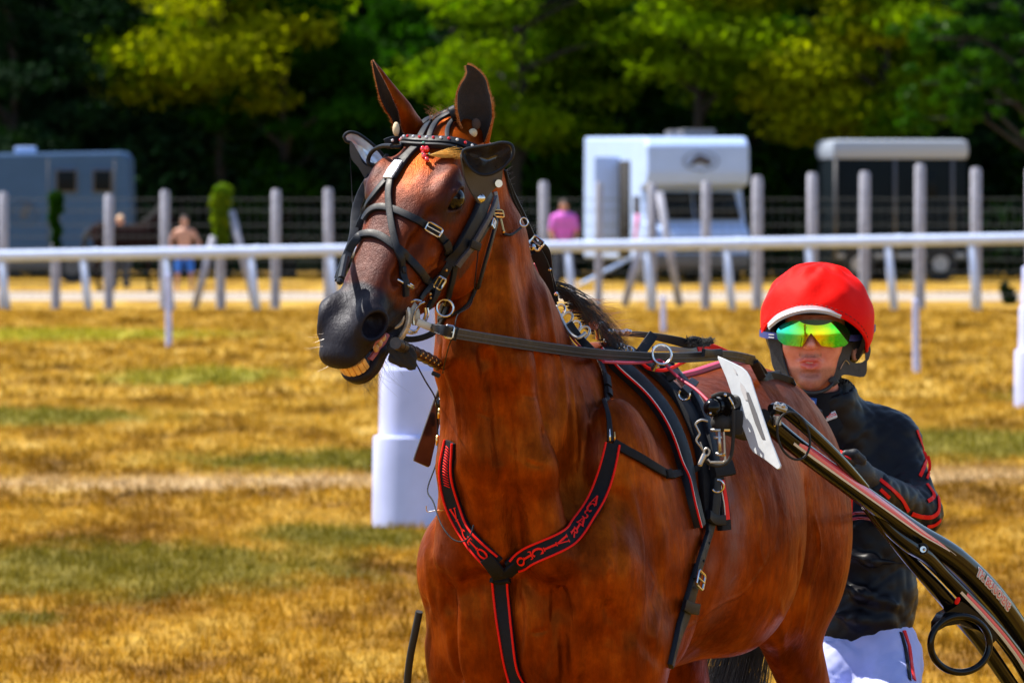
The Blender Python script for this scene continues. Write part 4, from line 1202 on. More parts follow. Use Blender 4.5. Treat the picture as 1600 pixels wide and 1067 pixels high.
class Strap:
    def __init__(s, name, pts, w, mat, parent, th=.004, lift=.003, smooth=3, bvh=None, step=.008, ridge=0.0, tilt=0.0):
        s.P, s.N = surf_path(pts, step, lift, smooth, bvh)
        m = len(s.P)
        s.W = []
        for i in range(m):
            t = (s.P[min(i + 1, m - 1)] - s.P[max(i - 1, 0)]).normalized()
            n = (s.N[i] - t * s.N[i].dot(t)).normalized(); s.N[i] = n
            s.W.append(n.cross(t).normalized())
        s.L = [0]
        for i in range(1, m): s.L.append(s.L[-1] + (s.P[i] - s.P[i - 1]).length)
        s.w = [w] * m if not hasattr(w, '__len__') else list(np.interp(np.linspace(0, 1, m), np.linspace(0, 1, len(w)), w))
        s.th = th
        prof = [(-.5, -.5), (-.5, .55), (-.46, .9), (-.34, 1.0), (0, 1.0 + ridge), (.34, 1.0), (.46, .9), (.5, .55), (.5, -.5)]
        k = len(prof); mb = MB(); vs = []; fs = []
        for i in range(m):
            for a, b in prof: vs.append(s.P[i] + s.W[i] * (a * s.w[i]) + s.N[i] * (b * th))
        for i in range(m - 1):
            for j in range(k):
                fs.append((i * k + j, i * k + (j + 1) % k, (i + 1) * k + (j + 1) % k, (i + 1) * k + j))
        fs += [tuple(range(k - 1, -1, -1)), tuple((m - 1) * k + j for j in range(k))]
        mb.add(vs, fs); s.obj = mb.build(name, mat, parent)
    def at(s, d, v=0.0, h=0.0):
        """point at arc length d, lateral v (fraction of width), height h"""
        d = min(max(d, 0), s.L[-1]); i = int(np.searchsorted(s.L, d)) ; i = min(max(i, 1), len(s.L) - 1)
        f = (d - s.L[i - 1]) / max(1e-9, s.L[i] - s.L[i - 1])
        p = s.P[i - 1].lerp(s.P[i], f); n = s.N[i - 1].lerp(s.N[i], f); w = s.W[i - 1].lerp(s.W[i], f)
        ww = s.w[i]
        return p + w * (v * ww) + n * (s.th + h), n.normalized(), w.normalized(), (s.P[i] - s.P[i - 1]).normalized()
    def edge(s, name, v, r, mat, parent, h=0.0, f0=0.0, f1=1.0):
        n = max(4, int(s.L[-1] * (f1 - f0) / .012)); mb = MB()
        mb.tube([s.at(s.L[-1] * (f0 + (f1 - f0) * i / n), v, h)[0] for i in range(n + 1)], r, n=6)
        return mb.build(name, mat, parent)
_txt = {}
def text_mesh(txt, size=1.0):
    """flat glyph mesh of the built-in font: verts (n,2), faces"""
    cu = bpy.data.curves.new('lettering', 'FONT'); cu.body = txt; cu.size = size; cu.align_x = 'CENTER'; cu.align_y = 'CENTER'
    cu.resolution_u = 3; cu.fill_mode = 'FRONT'
    o = bpy.data.objects.new('lettering', cu); COL.objects.link(o)
    dg = bpy.context.evaluated_depsgraph_get(); me = bpy.data.meshes.new_from_object(o.evaluated_get(dg))
    V = [(v.co.x, v.co.y) for v in me.vertices]; F = [tuple(p.vertices) for p in me.polygons]
    bpy.data.objects.remove(o); bpy.data.curves.remove(cu); bpy.data.meshes.remove(me)
    return V, F
def serif_letter(ch):
    """slab-serif capitals as stroke rectangles/arcs in a unit cell, y up, centred"""
    def bar(x0, y0, x1, y1, w):
        d = Vector((x1 - x0, y1 - y0)); d.normalize(); n = Vector((-d.y, d.x)) * w / 2
        return [(x0 + n.x, y0 + n.y), (x0 - n.x, y0 - n.y), (x1 - n.x, y1 - n.y), (x1 + n.x, y1 + n.y)]
    def arc(cx, cy, rx, ry, a0, a1, w0, w1, n=14):
        o = []
        for i in range(n):
            t0 = R(a0 + (a1 - a0) * i / n); t1 = R(a0 + (a1 - a0) * (i + 1) / n)
            def pt(t, k): 
                wx = w0 * abs(math.cos(t)) + w1 * abs(math.sin(t))
                return (cx + (rx + k * wx / 2) * math.cos(t), cy + (ry + k * wx / 2) * math.sin(t))
            o.append([pt(t0, -1), pt(t0, 1), pt(t1, 1), pt(t1, -1)])
        return o
    H, h = .5, .42
    S = {'V': [bar(-.27, H, 0, -H, .20), bar(.27, H, .02, -H, .11), bar(-.42, H, -.10, H, .09), bar(.12, H, .42, H, .09)],
         'I': [bar(0, H, 0, -H, .2), bar(-.2, H, .2, H, .1), bar(-.2, -H, .2, -H, .1)],
         'T': [bar(0, H, 0, -H, .2), bar(-.36, H, .36, H, .13), bar(-.17, -H, .17, -H, .1), bar(-.36, H, -.36, .25, .08), bar(.36, H, .36, .25, .08)],
         'O': arc(0, 0, .33, .45, 0, 360, .2, .08), 'C': arc(0.03, 0, .33, .45, 45, 315, .2, .08) + [bar(.28, .45, .28, .18, .08)],
         'A': [bar(-.30, -H, 0, H, .10), bar(.30, -H, 0, H, .19), bar(-.17, -.12, .2, -.12, .08), bar(-.42, -H, -.17, -H, .09), bar(.12, -H, .42, -H, .09)],
         'S': arc(0, .24, .23, .22, 30, 250, .13, .1, 10) + arc(0, -.24, .25, .22, -150, 90, .13, .1, 10),
         'R': [bar(-.2, H, -.2, -H, .19), bar(-.36, H, 0, H, .09), bar(-.36, -H, -.04, -H, .09), bar(-.02, 0, .32, -H, .16)] + arc(0, .25, .2, .22, -90, 90, .16, .08, 8) + [bar(-.2, .02, .02, .02, .08)]}
    V, F = [], []
    for q in S[ch]:
        b = len(V); V += q; F.append(tuple(range(b, b + len(q))))
    return V, F

# ------------------------------------------------------------------ horse: eyes, ears, teeth, hair
M_EYE = simple('eye', (.004, .003, .005), .07, spec=.32)
for s in (-1, 1):
    mb = MB(); mb.ball(HW(.174, s * .0985, -.037), .0268, 28); mb.build('eye', M_EYE, horse)
M_EARIN = simple('ear_inside', (.014, .007, .005), .8, noise=.4, nscale=120, bump=.8, bscale=260, sheen=.3)
def ear(ctr, hws, opend, depthf, phm, nm, Y0):
    """rolled leaf: centre line in photo pixels at distance Y0, half widths in metres"""
    n = 26; m = 22
    C = catmull([W(c[0], c[1], Y0 + c[2]) for c in ctr], 6); k = len(C)
    hw = np.interp(np.linspace(0, 1, k), np.linspace(0, 1, len(hws)), hws)
    ph = np.interp(np.linspace(0, 1, k), np.linspace(0, 1, len(phm)), phm)
    o = Vector(opend).normalized(); inner, outer, rim = [], [], []
    for i in range(k):
        t = (C[min(i + 1, k - 1)] - C[max(i - 1, 0)]).normalized()
        oo = (o - t * o.dot(t)).normalized(); sd = t.cross(oo)
        for j in range(m + 1):
            a = R(-ph[i] + 2 * ph[i] * j / m)
            d = sd * math.sin(a) * hw[i] - oo * math.cos(a) * hw[i] * depthf
            inner.append(C[i] + d); nn = (sd * math.sin(a) * depthf - oo * math.cos(a)).normalized()
            th = .0035 * min(1, hw[i] / .012)
            outer.append(C[i] + d + nn * th)
    mb = MB(); w = m + 1
    b = len(inner); vs = inner + outer; fo, fi = [], []
    for i in range(k - 1):
        for j in range(m):
            q = (i * w + j, i * w + j + 1, (i + 1) * w + j + 1, (i + 1) * w + j)
            fi.append(q); fo.append(tuple(b + x for x in reversed(q)))
        for j in (0, m):
            fo.append((i * w + j, (i + 1) * w + j, b + (i + 1) * w + j, b + i * w + j))
    mb.add(vs, []); mb.f = [list(f) for f in fo] + [list(f) for f in fi]; mb.mi = [0] * len(fo) + [1] * len(fi)
    me = mb.mesh(nm)
    bm = bmesh.new(); bm.from_mesh(me); bmesh.ops.recalc_face_normals(bm, faces=bm.faces); bm.to_mesh(me); bm.free()
    at = me.attributes.new('pigment', 'FLOAT', 'POINT')
    vals = []
    for idx in range(len(me.vertices)):
        i = (idx % b) // w; vals.append(.85 * smst(np.array([i / (k - 1)]), .78, .97)[0])
    at.data.foreach_set('value', vals)
    e = link(nm, me, [M_COAT, M_EARIN], horse)
    # fringe of short hairs along both rims
    hb = MB(); vs = []; fs = []
    for i in range(2, k - 1):
        for j in (0, m):
            for r_ in range(22):
                p = inner[i * w + j].lerp(inner[min(i + 1, k - 1) * w + j], random.random())
                nn = (inner[i * w + j] - C[i]).normalized()
                t = (C[min(i + 1, k - 1)] - C[i]).normalized()
                L = random.uniform(.002, .0095) * (1.3 if i < k * .5 else .8)
                tip = p + (nn + t * random.uniform(.1, .9) + o * random.uniform(-.3, .5)).normalized() * L
                sd = t * .00032; q = len(vs); vs += [p - sd, p + sd, tip]; fs.append((q, q + 1, q + 2))
    hb.add(vs, fs); hb.build('ear_hair', M_HAIRO, e)
    return e
M_HAIRO = simple('orange_hair', (.55, .20, .05), .5, sheen=.4)
ear([(744, 226, .03), (744, 206, .02), (743, 186, .01), (741, 167, 0), (740, 148, 0), (741, 127, .0), (737, 112, 0), (729, 102, 0)], [.024, .031, .038, .039, .036, .026, .012, .0012], (.10, -1, .12), .62, [150, 128, 112, 104, 98, 92, 88, 85], 'ear', 14.79)
ear([(648, 214, .03), (636, 196, .02), (623, 174, .0), (607, 150, -.01), (596, 128, -.01), (588, 110, -.01), (582, 95, -.01)], [.036, .040, .036, .028, .018, .010, .0012], (-.93, -.48, .05), .72, [150, 135, 122, 112, 104, 98, 90], 'ear', 14.86)
M_CREAM = simple('cream_foam', (.62, .50, .32), .9, noise=.15, nscale=90, bump=.4, bscale=300)
plugs = empty('ear_plugs', tuple(W(738, 205, 14.78)), 'cream ear plugs sitting in both ears of the bay horse', 'ear plugs')
mb = MB(); mb.ball(W(739, 208, 14.79), (.010, .010, .010), 14); mb.build('plug', M_CREAM, plugs)
mb = MB(); mb.ball(W(744, 194, 14.80), (.010, .006, .013), 14); mb.build('plug', simple('plug_tan', (.06, .035, .025), .9), plugs)
mb = MB(); mb.ball(W(619, 202, 14.81), (.008, .012, .016), 14); mb.build('plug', M_CREAM, plugs)
# teeth and gums
M_TEETH = simple('teeth', (.74, .44, .15), .35, noise=.25, nscale=70, spec=.5)
M_GUM = simple('gum', (.45, .12, .13), .35, noise=.3, nscale=60)
gb = MB()
gb.tube(catmull([HW(.545, -.032, -.098), HW(.580, -.020, -.096), HW(.592, 0, -.094), HW(.580, .020, -.096), HW(.545, .033, -.100), HW(.50, .042, -.112)], 6), .009, n=8)
gb.tube(catmull([HW(.56, .030, -.134), HW(.52, .039, -.132), HW(.49, .041, -.130)], 6), .008, n=8)
gb.build('gums', M_GUM, horse)
for i in range(9):
    a = R(-80 + 160 * i / 8)
    c = HW(.576 + .030 * math.cos(a), .033 * math.sin(a), -.119)
    nrm = Vector(HA * math.cos(a) + HS * math.sin(a)); tn = Vector(-HA * math.sin(a) + HS * math.cos(a))
    up = Vector(HN); rot = Matrix((tn, nrm, nrm.cross(tn) * 1)).transposed()
    mb = MB(); mb.box(c, (.0112, .009, .030), rot=rot, bev=.0025); mb.build('tooth', M_TEETH, horse)
mb = MB()
for i in range(3):
    mb.ball(HW(.535 - .015 * i, .039 + .002 * i, -.121), (.007, .006, .010), 8)
mb.build('back_teeth', M_TEETH, horse)

def strands(name, roots, mat, parent, n, rad, gen, seg=6, sides=3):
    """many thin tapering hairs as one mesh"""
    VS, FS = [], []; b = 0
    for i in range(n):
        pts = gen(i)
        k = len(pts)
        t0 = (pts[-1] - pts[0]).normalized(); a = t0.orthogonal().normalized(); c = t0.cross(a)
        for j, p in enumerate(pts):
            r = rad * (1 - .85 * j / (k - 1))
            for q in range(sides):
                an = 2 * math.pi * q / sides
                VS.append(p + a * math.cos(an) * r + c * math.sin(an) * r)
        for j in range(k - 1):
            for q in range(sides):
                FS.append((b + j * sides + q, b + j * sides + (q + 1) % sides, b + (j + 1) * sides + (q + 1) % sides, b + (j + 1) * sides + q))
        b += k * sides
    me = bpy.data.meshes.new(name); me.from_pydata(VS, [], FS)
    return link(name, me, mat, parent)
def hair_mat(name, root, tip, z0, z1, axis='z'):
    return simple(name, root, .38, spec=.6)
M_MANE = simple('black_hair', (.016, .011, .009), .35, spec=.6)
M_MANEO = simple('rusty_hair', (.38, .16, .05), .4, spec=.5)
def mane_gen(i):
    f = random.random()
    r0 = W(856 + 92 * f + random.uniform(-3, 3), 440 + 102 * f + random.uniform(-4, 8), 15.30 + .10 * f)
    L = random.uniform(.07, .15) * (1.15 - .5 * f)
    d = Vector((.78, random.uniform(-.1, .3), -.48 + random.uniform(-.18, .22) + .15 * f)).normalized()
    return [r0 + d * L * t + Vector((0, 0, .020 * math.sin(math.pi * t * .9))) - Vector((0, 0, .035 * t * t)) for t in np.linspace(0, 1, 6)]
strands('mane', None, M_MANE, horse, 420, .0012, mane_gen)
def mane_gen2(i):
    f = random.uniform(.35, 1.0)
    r0 = W(856 + 92 * f + random.uniform(-3, 10), 440 + 98 * f + random.uniform(-8, 12), 15.30 + .10 * f)
    L = random.uniform(.05, .10)
    d = Vector((.75, random.uniform(-.3, .2), random.uniform(-.6, .35))).normalized()
    return [r0 + d * L * t + Vector((0, 0, .012 * math.sin(math.pi * t))) for t in np.linspace(0, 1, 5)]
strands('mane', None, M_MANEO, horse, 170, .0008, mane_gen2)
def crest_gen(i):
    f = random.random()
    pts = [(787, 268), (805, 325), (830, 372), (856, 440)]
    j = min(int(f * 3), 2); g = f * 3 - j
    px = pts[j][0] * (1 - g) + pts[j + 1][0] * g; py = pts[j][1] * (1 - g) + pts[j + 1][1] * g
    r0 = W(px - 5, py, 15.05 + .2 * f); L = random.uniform(.012, .035)
    d = Vector((.8, .3, random.uniform(-.3, .6))).normalized()
    return [r0 + d * L * t for t in np.linspace(0, 1, 4)]
strands('mane', None, M_MANE, horse, 130, .0009, crest_gen)
def poll_gen(i):
    r0 = W(random.uniform(672, 705), random.uniform(184, 190), 14.84); L = random.uniform(.012, .035)
    d = Vector((random.uniform(-.7, .5), random.uniform(-.4, .3), 1)).normalized()
    return [r0 + d * L * t + Vector((.012 * t * t * random.choice((-1, 1)), 0, 0)) for t in np.linspace(0, 1, 4)]
strands('forelock', None, M_MANEO, horse, 60, .0006, poll_gen)
def whisk_gen(i):
    a = random.uniform(.52, .60); s = random.uniform(-.035, .035)
    r0 = HW(a, s, -.172); L = random.uniform(.02, .075)
    d = Vector((random.uniform(-.5, .6), -.3, -1)).normalized(); k = random.uniform(-.02, .03)
    return [r0 + d * L * t + Vector((k * t * t, 0, 0)) for t in np.linspace(0, 1, 5)]
strands('whiskers', None, M_MANE, horse, 46, .00045, whisk_gen)
M_PALEH = simple('pale_whisker', (.7, .6, .5), .3)
def whisk2(i):
    r0 = HW(random.uniform(.56, .61), random.uniform(-.05, -.02), random.uniform(-.10, -.03)); L = random.uniform(.02, .045)
    d = Vector((-1, random.uniform(-.6, .2), random.uniform(-.5, .3))).normalized()
    return [r0 + d * L * t for t in np.linspace(0, 1, 4)]
strands('whiskers', None, M_PALEH, horse, 16, .0004, whisk2)
def jaw_gen(i):
    r0 = HW(random.uniform(.44, .54), random.uniform(-.01, .03), -.200); L = random.uniform(.02, .08)
    d = Vector((random.uniform(-.1, .6), -.2, -1)).normalized(); k = random.uniform(-.02, .04)
    return [r0 + d * L * t + Vector((k * t * t, 0, 0)) for t in np.linspace(0, 1, 5)]
strands('whiskers', None, M_MANE, horse, 22, .0004, jaw_gen)
def tail_gen(i):
    a = random.uniform(0, 6.28); q = random.random() ** .5
    r0 = BW(-1.50 - .02 * math.cos(a) * q, .03 * math.sin(a) * q, 1.42)
    e = BW(-1.50 + .09 * math.cos(a) * q, -.19 + .10 * math.sin(a) * q, random.uniform(.35, .70))
    m = BW(-1.68 + .05 * math.cos(a) * q, -.08 + .05 * math.sin(a) * q, 1.15)
    return [(r0 * (1 - t) ** 2 + m * 2 * t * (1 - t) + e * t * t) + Vector((random.uniform(-.004, .004), 0, 0)) for t in np.linspace(0, 1, 8)]
strands('tail', None, M_MANE, horse, 1300, .0010, tail_gen)
# ------------------------------------------------------------------ bridle
bridle = empty('bridle', tuple(HW(.1, 0, .02)), 'black leather racing bridle with a red and white crystal browband and open blinkers', 'bridle')
def ST(name, pts, w, parent=bridle, mat=None, **k): return Strap(name, pts, w, mat or M_LEATHER, parent, **k)
def cyl_ring(name, c, nrm, r, t, mat, parent, **k):
    mb = MB(); mb.torus(c, nrm, r, t, **k); return mb.build(name, mat, parent)
def buckle(name, px, py, w, h, ang, mat, parent, Y=None, lift=.012, t=.0022):
    """rectangular frame facing the viewer's side of the strap"""
    p, n = first_hit(px, py)
    if p is None or Y is not None: p = W(px, py, Y or 14.8); n = Vector((0, -1, .1)).normalized()
    p = p + n * lift
    x = Vector((math.cos(ang), 0, math.sin(ang))); x = (x - n * x.dot(n)).normalized(); y = n.cross(x)
    cs = [(-w / 2, -h / 2), (w / 2, -h / 2), (w / 2, h / 2), (-w / 2, h / 2)]
    mb = MB(); pts = []
    for i, (a, b) in enumerate(cs):
        a2, b2 = cs[(i + 1) % 4]
        for f in (.12, .5, .88): pts.append(p + x * (a + (a2 - a) * f) + y * (b + (b2 - b) * f))
    mb.tube(pts, t, n=6, closed=True)
    mb.tube([p - x * w / 2, p + x * w * .45 + n * .002], t * .7, n=6)
    return mb.build(name, mat, parent)
# head piece over the poll
ST('headpiece', [(651, 236), (660, 214), (673, 195), (690, 184), (706, 178)], .016, lift=.006)
ST('headpiece', [(640, 219), (653, 205), (670, 192), (688, 180), (702, 175)], .016, lift=.008)
ST('headpiece', [(672, 222), (677, 207), (688, 192), (704, 184), (716, 180)], .013, lift=.010)
ST('headpiece', [(700, 224), (699, 208), (706, 194), (716, 186)], .010, lift=.006)
mb = MB()
for i in range(5): mb.torus(W(706 + i * 1.2, 178 - i * .6, 14.80), (1, 0, .35), .012, .0042, n=16, m=6)
mb.build('tape_knot', M_LEATHER, bridle)
# face piece: forks above the nose
ST('face_piece', [(652, 232), (643, 240), (632, 252), (622, 264), (612, 282)], [.019, .020, .026, .030, .026], lift=.006, th=.005)
fp = ST('quilted_keeper', [(626, 258), (616, 272), (609, 284)], [.022, .027, .024], lift=.012, th=.003, mat=simple('pale_stitched_leather', (.55, .56, .60), .4, noise=.6, nscale=150, bump=.8, bscale=260))
ST('face_strap', [(606, 282), (588, 303), (574, 326), (563, 348), (552, 372), (541, 398), (531, 424), (527, 436)], .0145, lift=.005)
ST('face_strap', [(612, 284), (609, 306), (611, 332), (615, 362), (620, 390), (625, 416), (630, 440), (630, 462)], .0155, lift=.007, th=.005)
ST('noseband', [(570, 345), (578, 331), (590, 325), (606, 326), (622, 331), (643, 341), (664, 352), (684, 366), (699, 386), (702, 398)], .0165, lift=.004, th=.005)
ST('drop_noseband', [(541, 406), (547, 388), (558, 373), (575, 366.5), (593, 369), (611, 381), (627, 395), (648, 416), (667, 439), (680, 455)], .0180, lift=.004, th=.006)
buckle('buckle', 676, 360, .036, .020, R(-28), M_STEEL, bridle, lift=.014)
ST('keeper', [(692, 378), (696, 389)], .020, lift=.011, th=.003)
ST('keeper', [(621, 421), (632, 424)], .014, lift=.014, th=.003)
mb = MB(); mb.tube([on(619, 440, .014), on(638, 447, .016)], .0032, n=8); mb.tube([on(632, 441, .020), on(638, 443, .020)], .0028, n=8); mb.build('strap_end', M_STEEL, bridle)
# browband with crystals
bb = ST('browband', [(602, 224), (607, 219), (618, 218.5), (637, 223), (664, 224.5), (690, 225.5), (711, 227), (735, 233), (742, 238)], .0185, lift=.010, th=.007, smooth=5)
ST('browband', [(604, 231), (618, 229), (640, 232), (664, 233), (690, 234), (712, 237), (732, 243)], .007, lift=.009, th=.008, smooth=5)
M_GR = simple('red_crystal', (.75, .01, .01), .08, spec=.9, coat=1); M_GW = simple('clear_crystal', (.8, .82, .85), .08, spec=1, coat=1)
for i in range(20):
    p, n, w, t = bb.at(.016 + i * (bb.L[-1] - .028) / 19, 0, .001)
    mb = MB(); mb.ball(p, .0037, 8); mb.build('crystal', M_GR if i % 2 else M_GW, bridle)
# charm and straw-coloured tuft
charm = empty('red_charm', tuple(on(667, 246, .01)), 'small red bead charm hanging from the browband on the forehead of the horse', 'charm')
for px, py, r in ((663, 240, .0062), (669, 240, .0062), (665, 251, .006), (669, 256, .005), (663, 246, .004)):
    mb = MB(); mb.ball(on(px, py, .012), (r, r, r * 1.25), 12); mb.build('bead', simple('red_bead', (.8, .01, .01), .08, coat=1, spec=.9) if px == 663 and py == 240 else bpy.data.materials['red_bead'], charm)
mb = MB(); mb.ball(on(663, 250, .018), .0022, 8); mb.ball(on(673, 249, .016), .0022, 8); mb.ball(on(665, 233, .018), .003, 8); mb.build('clasp', simple('green_gem', (.15, .5, .35), .1, coat=1), charm)
def tuft(i):
    a = on(673, 249, .012); e = on(random.uniform(706, 727), random.uniform(238, 250), random.uniform(.012, .026), 14.7); b = (a + e) / 2 + Vector((0, -.008, random.uniform(-.012, .010)))
    return [a * (1 - t) ** 2 + b * 2 * t * (1 - t) + e * t * t for t in np.linspace(0, 1, 6)]
o = strands('hair_tuft', None, simple('straw_hair', (1.0, .60, .14), .5), None, 90, .0008, tuft)
tag(o, 'straw-coloured tuft of hair lying across the forehead beside the red charm', 'tuft')
# cheek piece, thick layered leather
ck = ST('cheek_piece', [(757, 300), (750, 316), (741, 341), (725, 370), (710, 398), (702, 412)], [.034, .040, .042, .038, .036, .030], lift=.008, th=.008)
ST('cheek_piece', [(763, 312), (755, 334), (742, 358), (728, 382), (714, 402), (708, 414)], .014, lift=.018, th=.005, mat=simple('worn_leather', (.055, .045, .050), .5, noise=.4, nscale=90))
ST('cheek_piece', [(758, 346), (748, 362), (738, 378), (728, 390)], .013, lift=.010, th=.007)
ST('keeper', [(722, 377), (735, 384)], .018, lift=.024, th=.004)
ST('cheek_strap', [(703, 410), (693, 430), (683, 448), (672, 464), (664, 478)], [.016, .020, .018, .016, .015], lift=.009, th=.006)
ST('cheek_strap', [(709, 408), (706, 430), (700, 452), (696, 476), (690, 500)], .013, lift=.006)
ST('cheek_strap', [(693, 425), (676, 442), (662, 456), (652, 468)], .012, lift=.007)
buckle('buckle', 688, 441, .026, .018, R(60), M_STEEL, bridle, lift=.018, t=.0026)
mb = MB(); mb.ball(on(697, 420, .016), .0038, 8); mb.ball(on(664.5, 460, .014), .0038, 8); mb.ball(on(665, 464, .014), .003, 8); mb.build('rivet', M_BRASS, bridle)
cyl_ring('ring', on(687, 469, .022), (.15, -1, .1), .0185, .0026, M_STEEL, bridle)
ST('chin_strap', [(700, 478), (694, 500), (680, 518), (662, 527), (640, 531), (626, 528)], .014, lift=.004)
# throat latch
ST('throat_latch', [(769, 300), (772, 318), (774, 334)], .011, lift=.008, mat=simple('grey_leather', (.16, .17, .20), .35))
ST('throat_latch', [(773, 336), (770, 350), (764, 373), (755, 404), (746, 436), (736, 468), (722, 485), (706, 494), (690, 497)], [.018, .017, .014, .012, .011, .010, .008, .006, .005], lift=.006)
buckle('buckle', 773, 337, .026, .016, R(10), M_BRASS, bridle, Y=None, lift=.014, t=.0026)
buckle('buckle', 757, 349, .018, .014, R(30), M_STEEL, bridle, lift=.022, t=.0024)
mb = MB(); mb.tube([on(777, 345, .012), on(781, 362, .012)], .0028, n=6); mb.ball(on(781, 364, .012), .0045, 8); mb.build('hook', M_BRASS, bridle)
mb = MB(); mb.tube(catmull([on(782, 367, .01), on(795, 368, .008), on(808, 358, .01, 15.0)], 5), .0032, n=6); mb.build('check_loop', M_LEATHER, bridle)
cyl_ring('ring', on(811, 350, .012, 15.05), (.3, -1, .1), .0095, .0020, M_STEEL, bridle, n=20)
# left blinker: riveted plate and open cup
M_BPLATE = simple('blinker_leather', (.035, .033, .036), .42, noise=.15, nscale=30, bump=.3, bscale=300)
def plate_px(name, poly, Ys, th, mat, parent, bev=0):
    """flat leather plate from a photo outline; Ys: function (px, py) -> distance"""
    pts = [W(p[0], p[1], Ys(*p)) for p in poly]; n = len(pts)
    nrm = Vector((0, 0, 0))
    for i in range(n): nrm += (pts[i] - pts[0]).cross(pts[(i + 1) % n] - pts[0])
    nrm.normalize()
    if nrm.y > 0: nrm = -nrm
    mb = MB(); mb.add([p for p in pts] + [p - nrm * th for p in pts], [tuple(range(n)), tuple(range(2 * n - 1, n - 1, -1))] + [(i, n + i, n + (i + 1) % n, (i + 1) % n) for i in range(n)])
    return mb.build(name, mat, parent)
def smooth_poly(pts, n=5): return [(v.x, v.y) for v in catmull([Vector((p[0], p[1], 0)) for p in pts], n, closed=True)]
plate_px('blinker_plate', smooth_poly([(723, 240), (724, 262), (729, 284), (739, 304), (749, 318), (757, 315), (766, 302), (783, 284), (784, 262), (770, 245), (745, 238)]), lambda x, y: 14.60 + (x - 750) * .0012 + (y - 240) * .0003, .006, M_BPLATE, bridle)
def dish(name, poly, Y, depth, th, mats, parent, ctr=None, yslope=(0, 0)):
    o = [Vector((p[0], p[1], 0)) for p in smooth_poly(poly, 6)]; n = len(o)
    c = Vector((sum(p.x for p in o) / n, sum(p.y for p in o) / n, 0)) if ctr is None else Vector((*ctr, 0))
    fr, bk = [], []; rings = 9
    for k in range(rings + 1):
        f = 1 - k / rings
        for p in o:
            q = c + (p - c) * f; yy = Y + (q.x - c.x) * yslope[0] + (q.y - c.y) * yslope[1] + depth * (1 - f * f)
            v = W(q.x, q.y, yy); fr.append(v); bk.append(v + Vector((0, th, 0)) + (Vector((0, 0, 0))))
    b = len(fr); F0, F1 = [], []
    for k in range(rings):
        for i in range(n):
            q = (k * n + i, k * n + (i + 1) % n, (k + 1) * n + (i + 1) % n, (k + 1) * n + i)
            F0.append(q); F1.append(tuple(b + x for x in reversed(q)))
    F1 += [(i, b + i, b + (i + 1) % n, (i + 1) % n) for i in range(n)]
    mb = MB(); mb.add(fr + bk, []); mb.f = [list(f) for f in F0 + F1]; mb.mi = [0] * len(F0) + [1] * len(F1)
    me = mb.mesh(name); bm = bmesh.new(); bm.from_mesh(me); bmesh.ops.recalc_face_normals(bm, faces=bm.faces); bm.to_mesh(me); bm.free()
    ob = link(name, me, mats, parent)
    r = MB(); r.tube([fr[i] for i in range(n)], .0035, n=8, closed=True); r.build('rim', M_LEATHER, ob)
    return ob
M_CUP = simple('cup_inside', (.030, .022, .018), .18, spec=.7, coat=.4, noise=.4, nscale=30)
dish('blinker_cup', [(724, 236), (745, 230), (765, 227), (785, 223), (799, 227), (802, 240), (796, 252), (785, 263), (768, 272), (752, 273), (738, 265), (728, 252)], 14.56, .045, .006, [M_CUP, M_LEATHER], bridle, ctr=(762, 250))
mb = MB(); mb.ball(W(752, 310, 14.605), (.0085, .005, .0095), 14); mb.build('rivet', M_STEEL, bridle)
mb = MB(); mb.disc(W(779, 287, 14.64), (.35, -1, 0), .0085, .004); mb.build('rivet', M_STEEL, bridle)
# right blinker with white lining
M_CUPW = simple('white_lining', (.85, .90, 1.0), .22, metal=.5, coat=.3, noise=.06, nscale=25)
dish('blinker_cup', [(538, 213), (545, 207), (556, 208), (568, 215), (582, 226), (596, 240), (600, 250), (592, 262), (578, 262), (566, 252), (556, 236), (548, 224), (541, 221)], 14.86, .030, .006, [M_CUPW, M_LEATHER], bridle)
plate_px('blinker_plate', smooth_poly([(547, 222), (553, 226), (560, 240), (568, 256), (580, 262), (590, 270), (578, 282), (571, 280), (560, 262), (548, 246)]), lambda x, y: 14.845, .006, M_BPLATE, bridle)
mb = MB(); mb.tube(catmull([W(612, 228, 14.72), W(600, 228, 14.75), (W(589, 231.5, 14.78)), W(580, 239, 14.80), W(575.5, 249, 14.81), W(577, 256, 14.81), W(586, 258, 14.81), W(597, 252, 14.80), W(605, 243, 14.78)], 5), .0048, n=8); mb.build('blinker_stay', M_LEATHER, bridle)
mb = MB(); mb.tube(catmull([W(547, 246, 14.84), W(549, 280, 14.84), W(551, 320, 14.82), W(556, 375, 14.74)], 5), .0012, n=5); mb.build('cord', M_NYLON, bridle)
ST('cheek_piece', [(580, 276, 14.84), (566, 300, 14.82), (556, 330, 14.78), (552, 372, 14.70), (538, 410, 14.58), (530, 440, 14.5)], .020, lift=.004)
mb = MB(); mb.tube([W(540, 402, 14.56), W(533, 436, 14.46)], .008, n=8); mb.ball(W(531, 440, 14.45), .008, 8); mb.build('bit_end', M_LEATHER, bridle)
# thin cord hanging from the cheek piece
mb = MB(); mb.tube(catmull([on(730, 388, .03), on(727, 420, .03), on(722, 460, .03), W(715, 492, 14.55), W(709, 520, 14.52), W(700, 545, 14.6), W(690, 590, 15.0), W(683, 625, 15.3)], 6), .0014, n=5); mb.build('cord', M_NYLON, bridle)

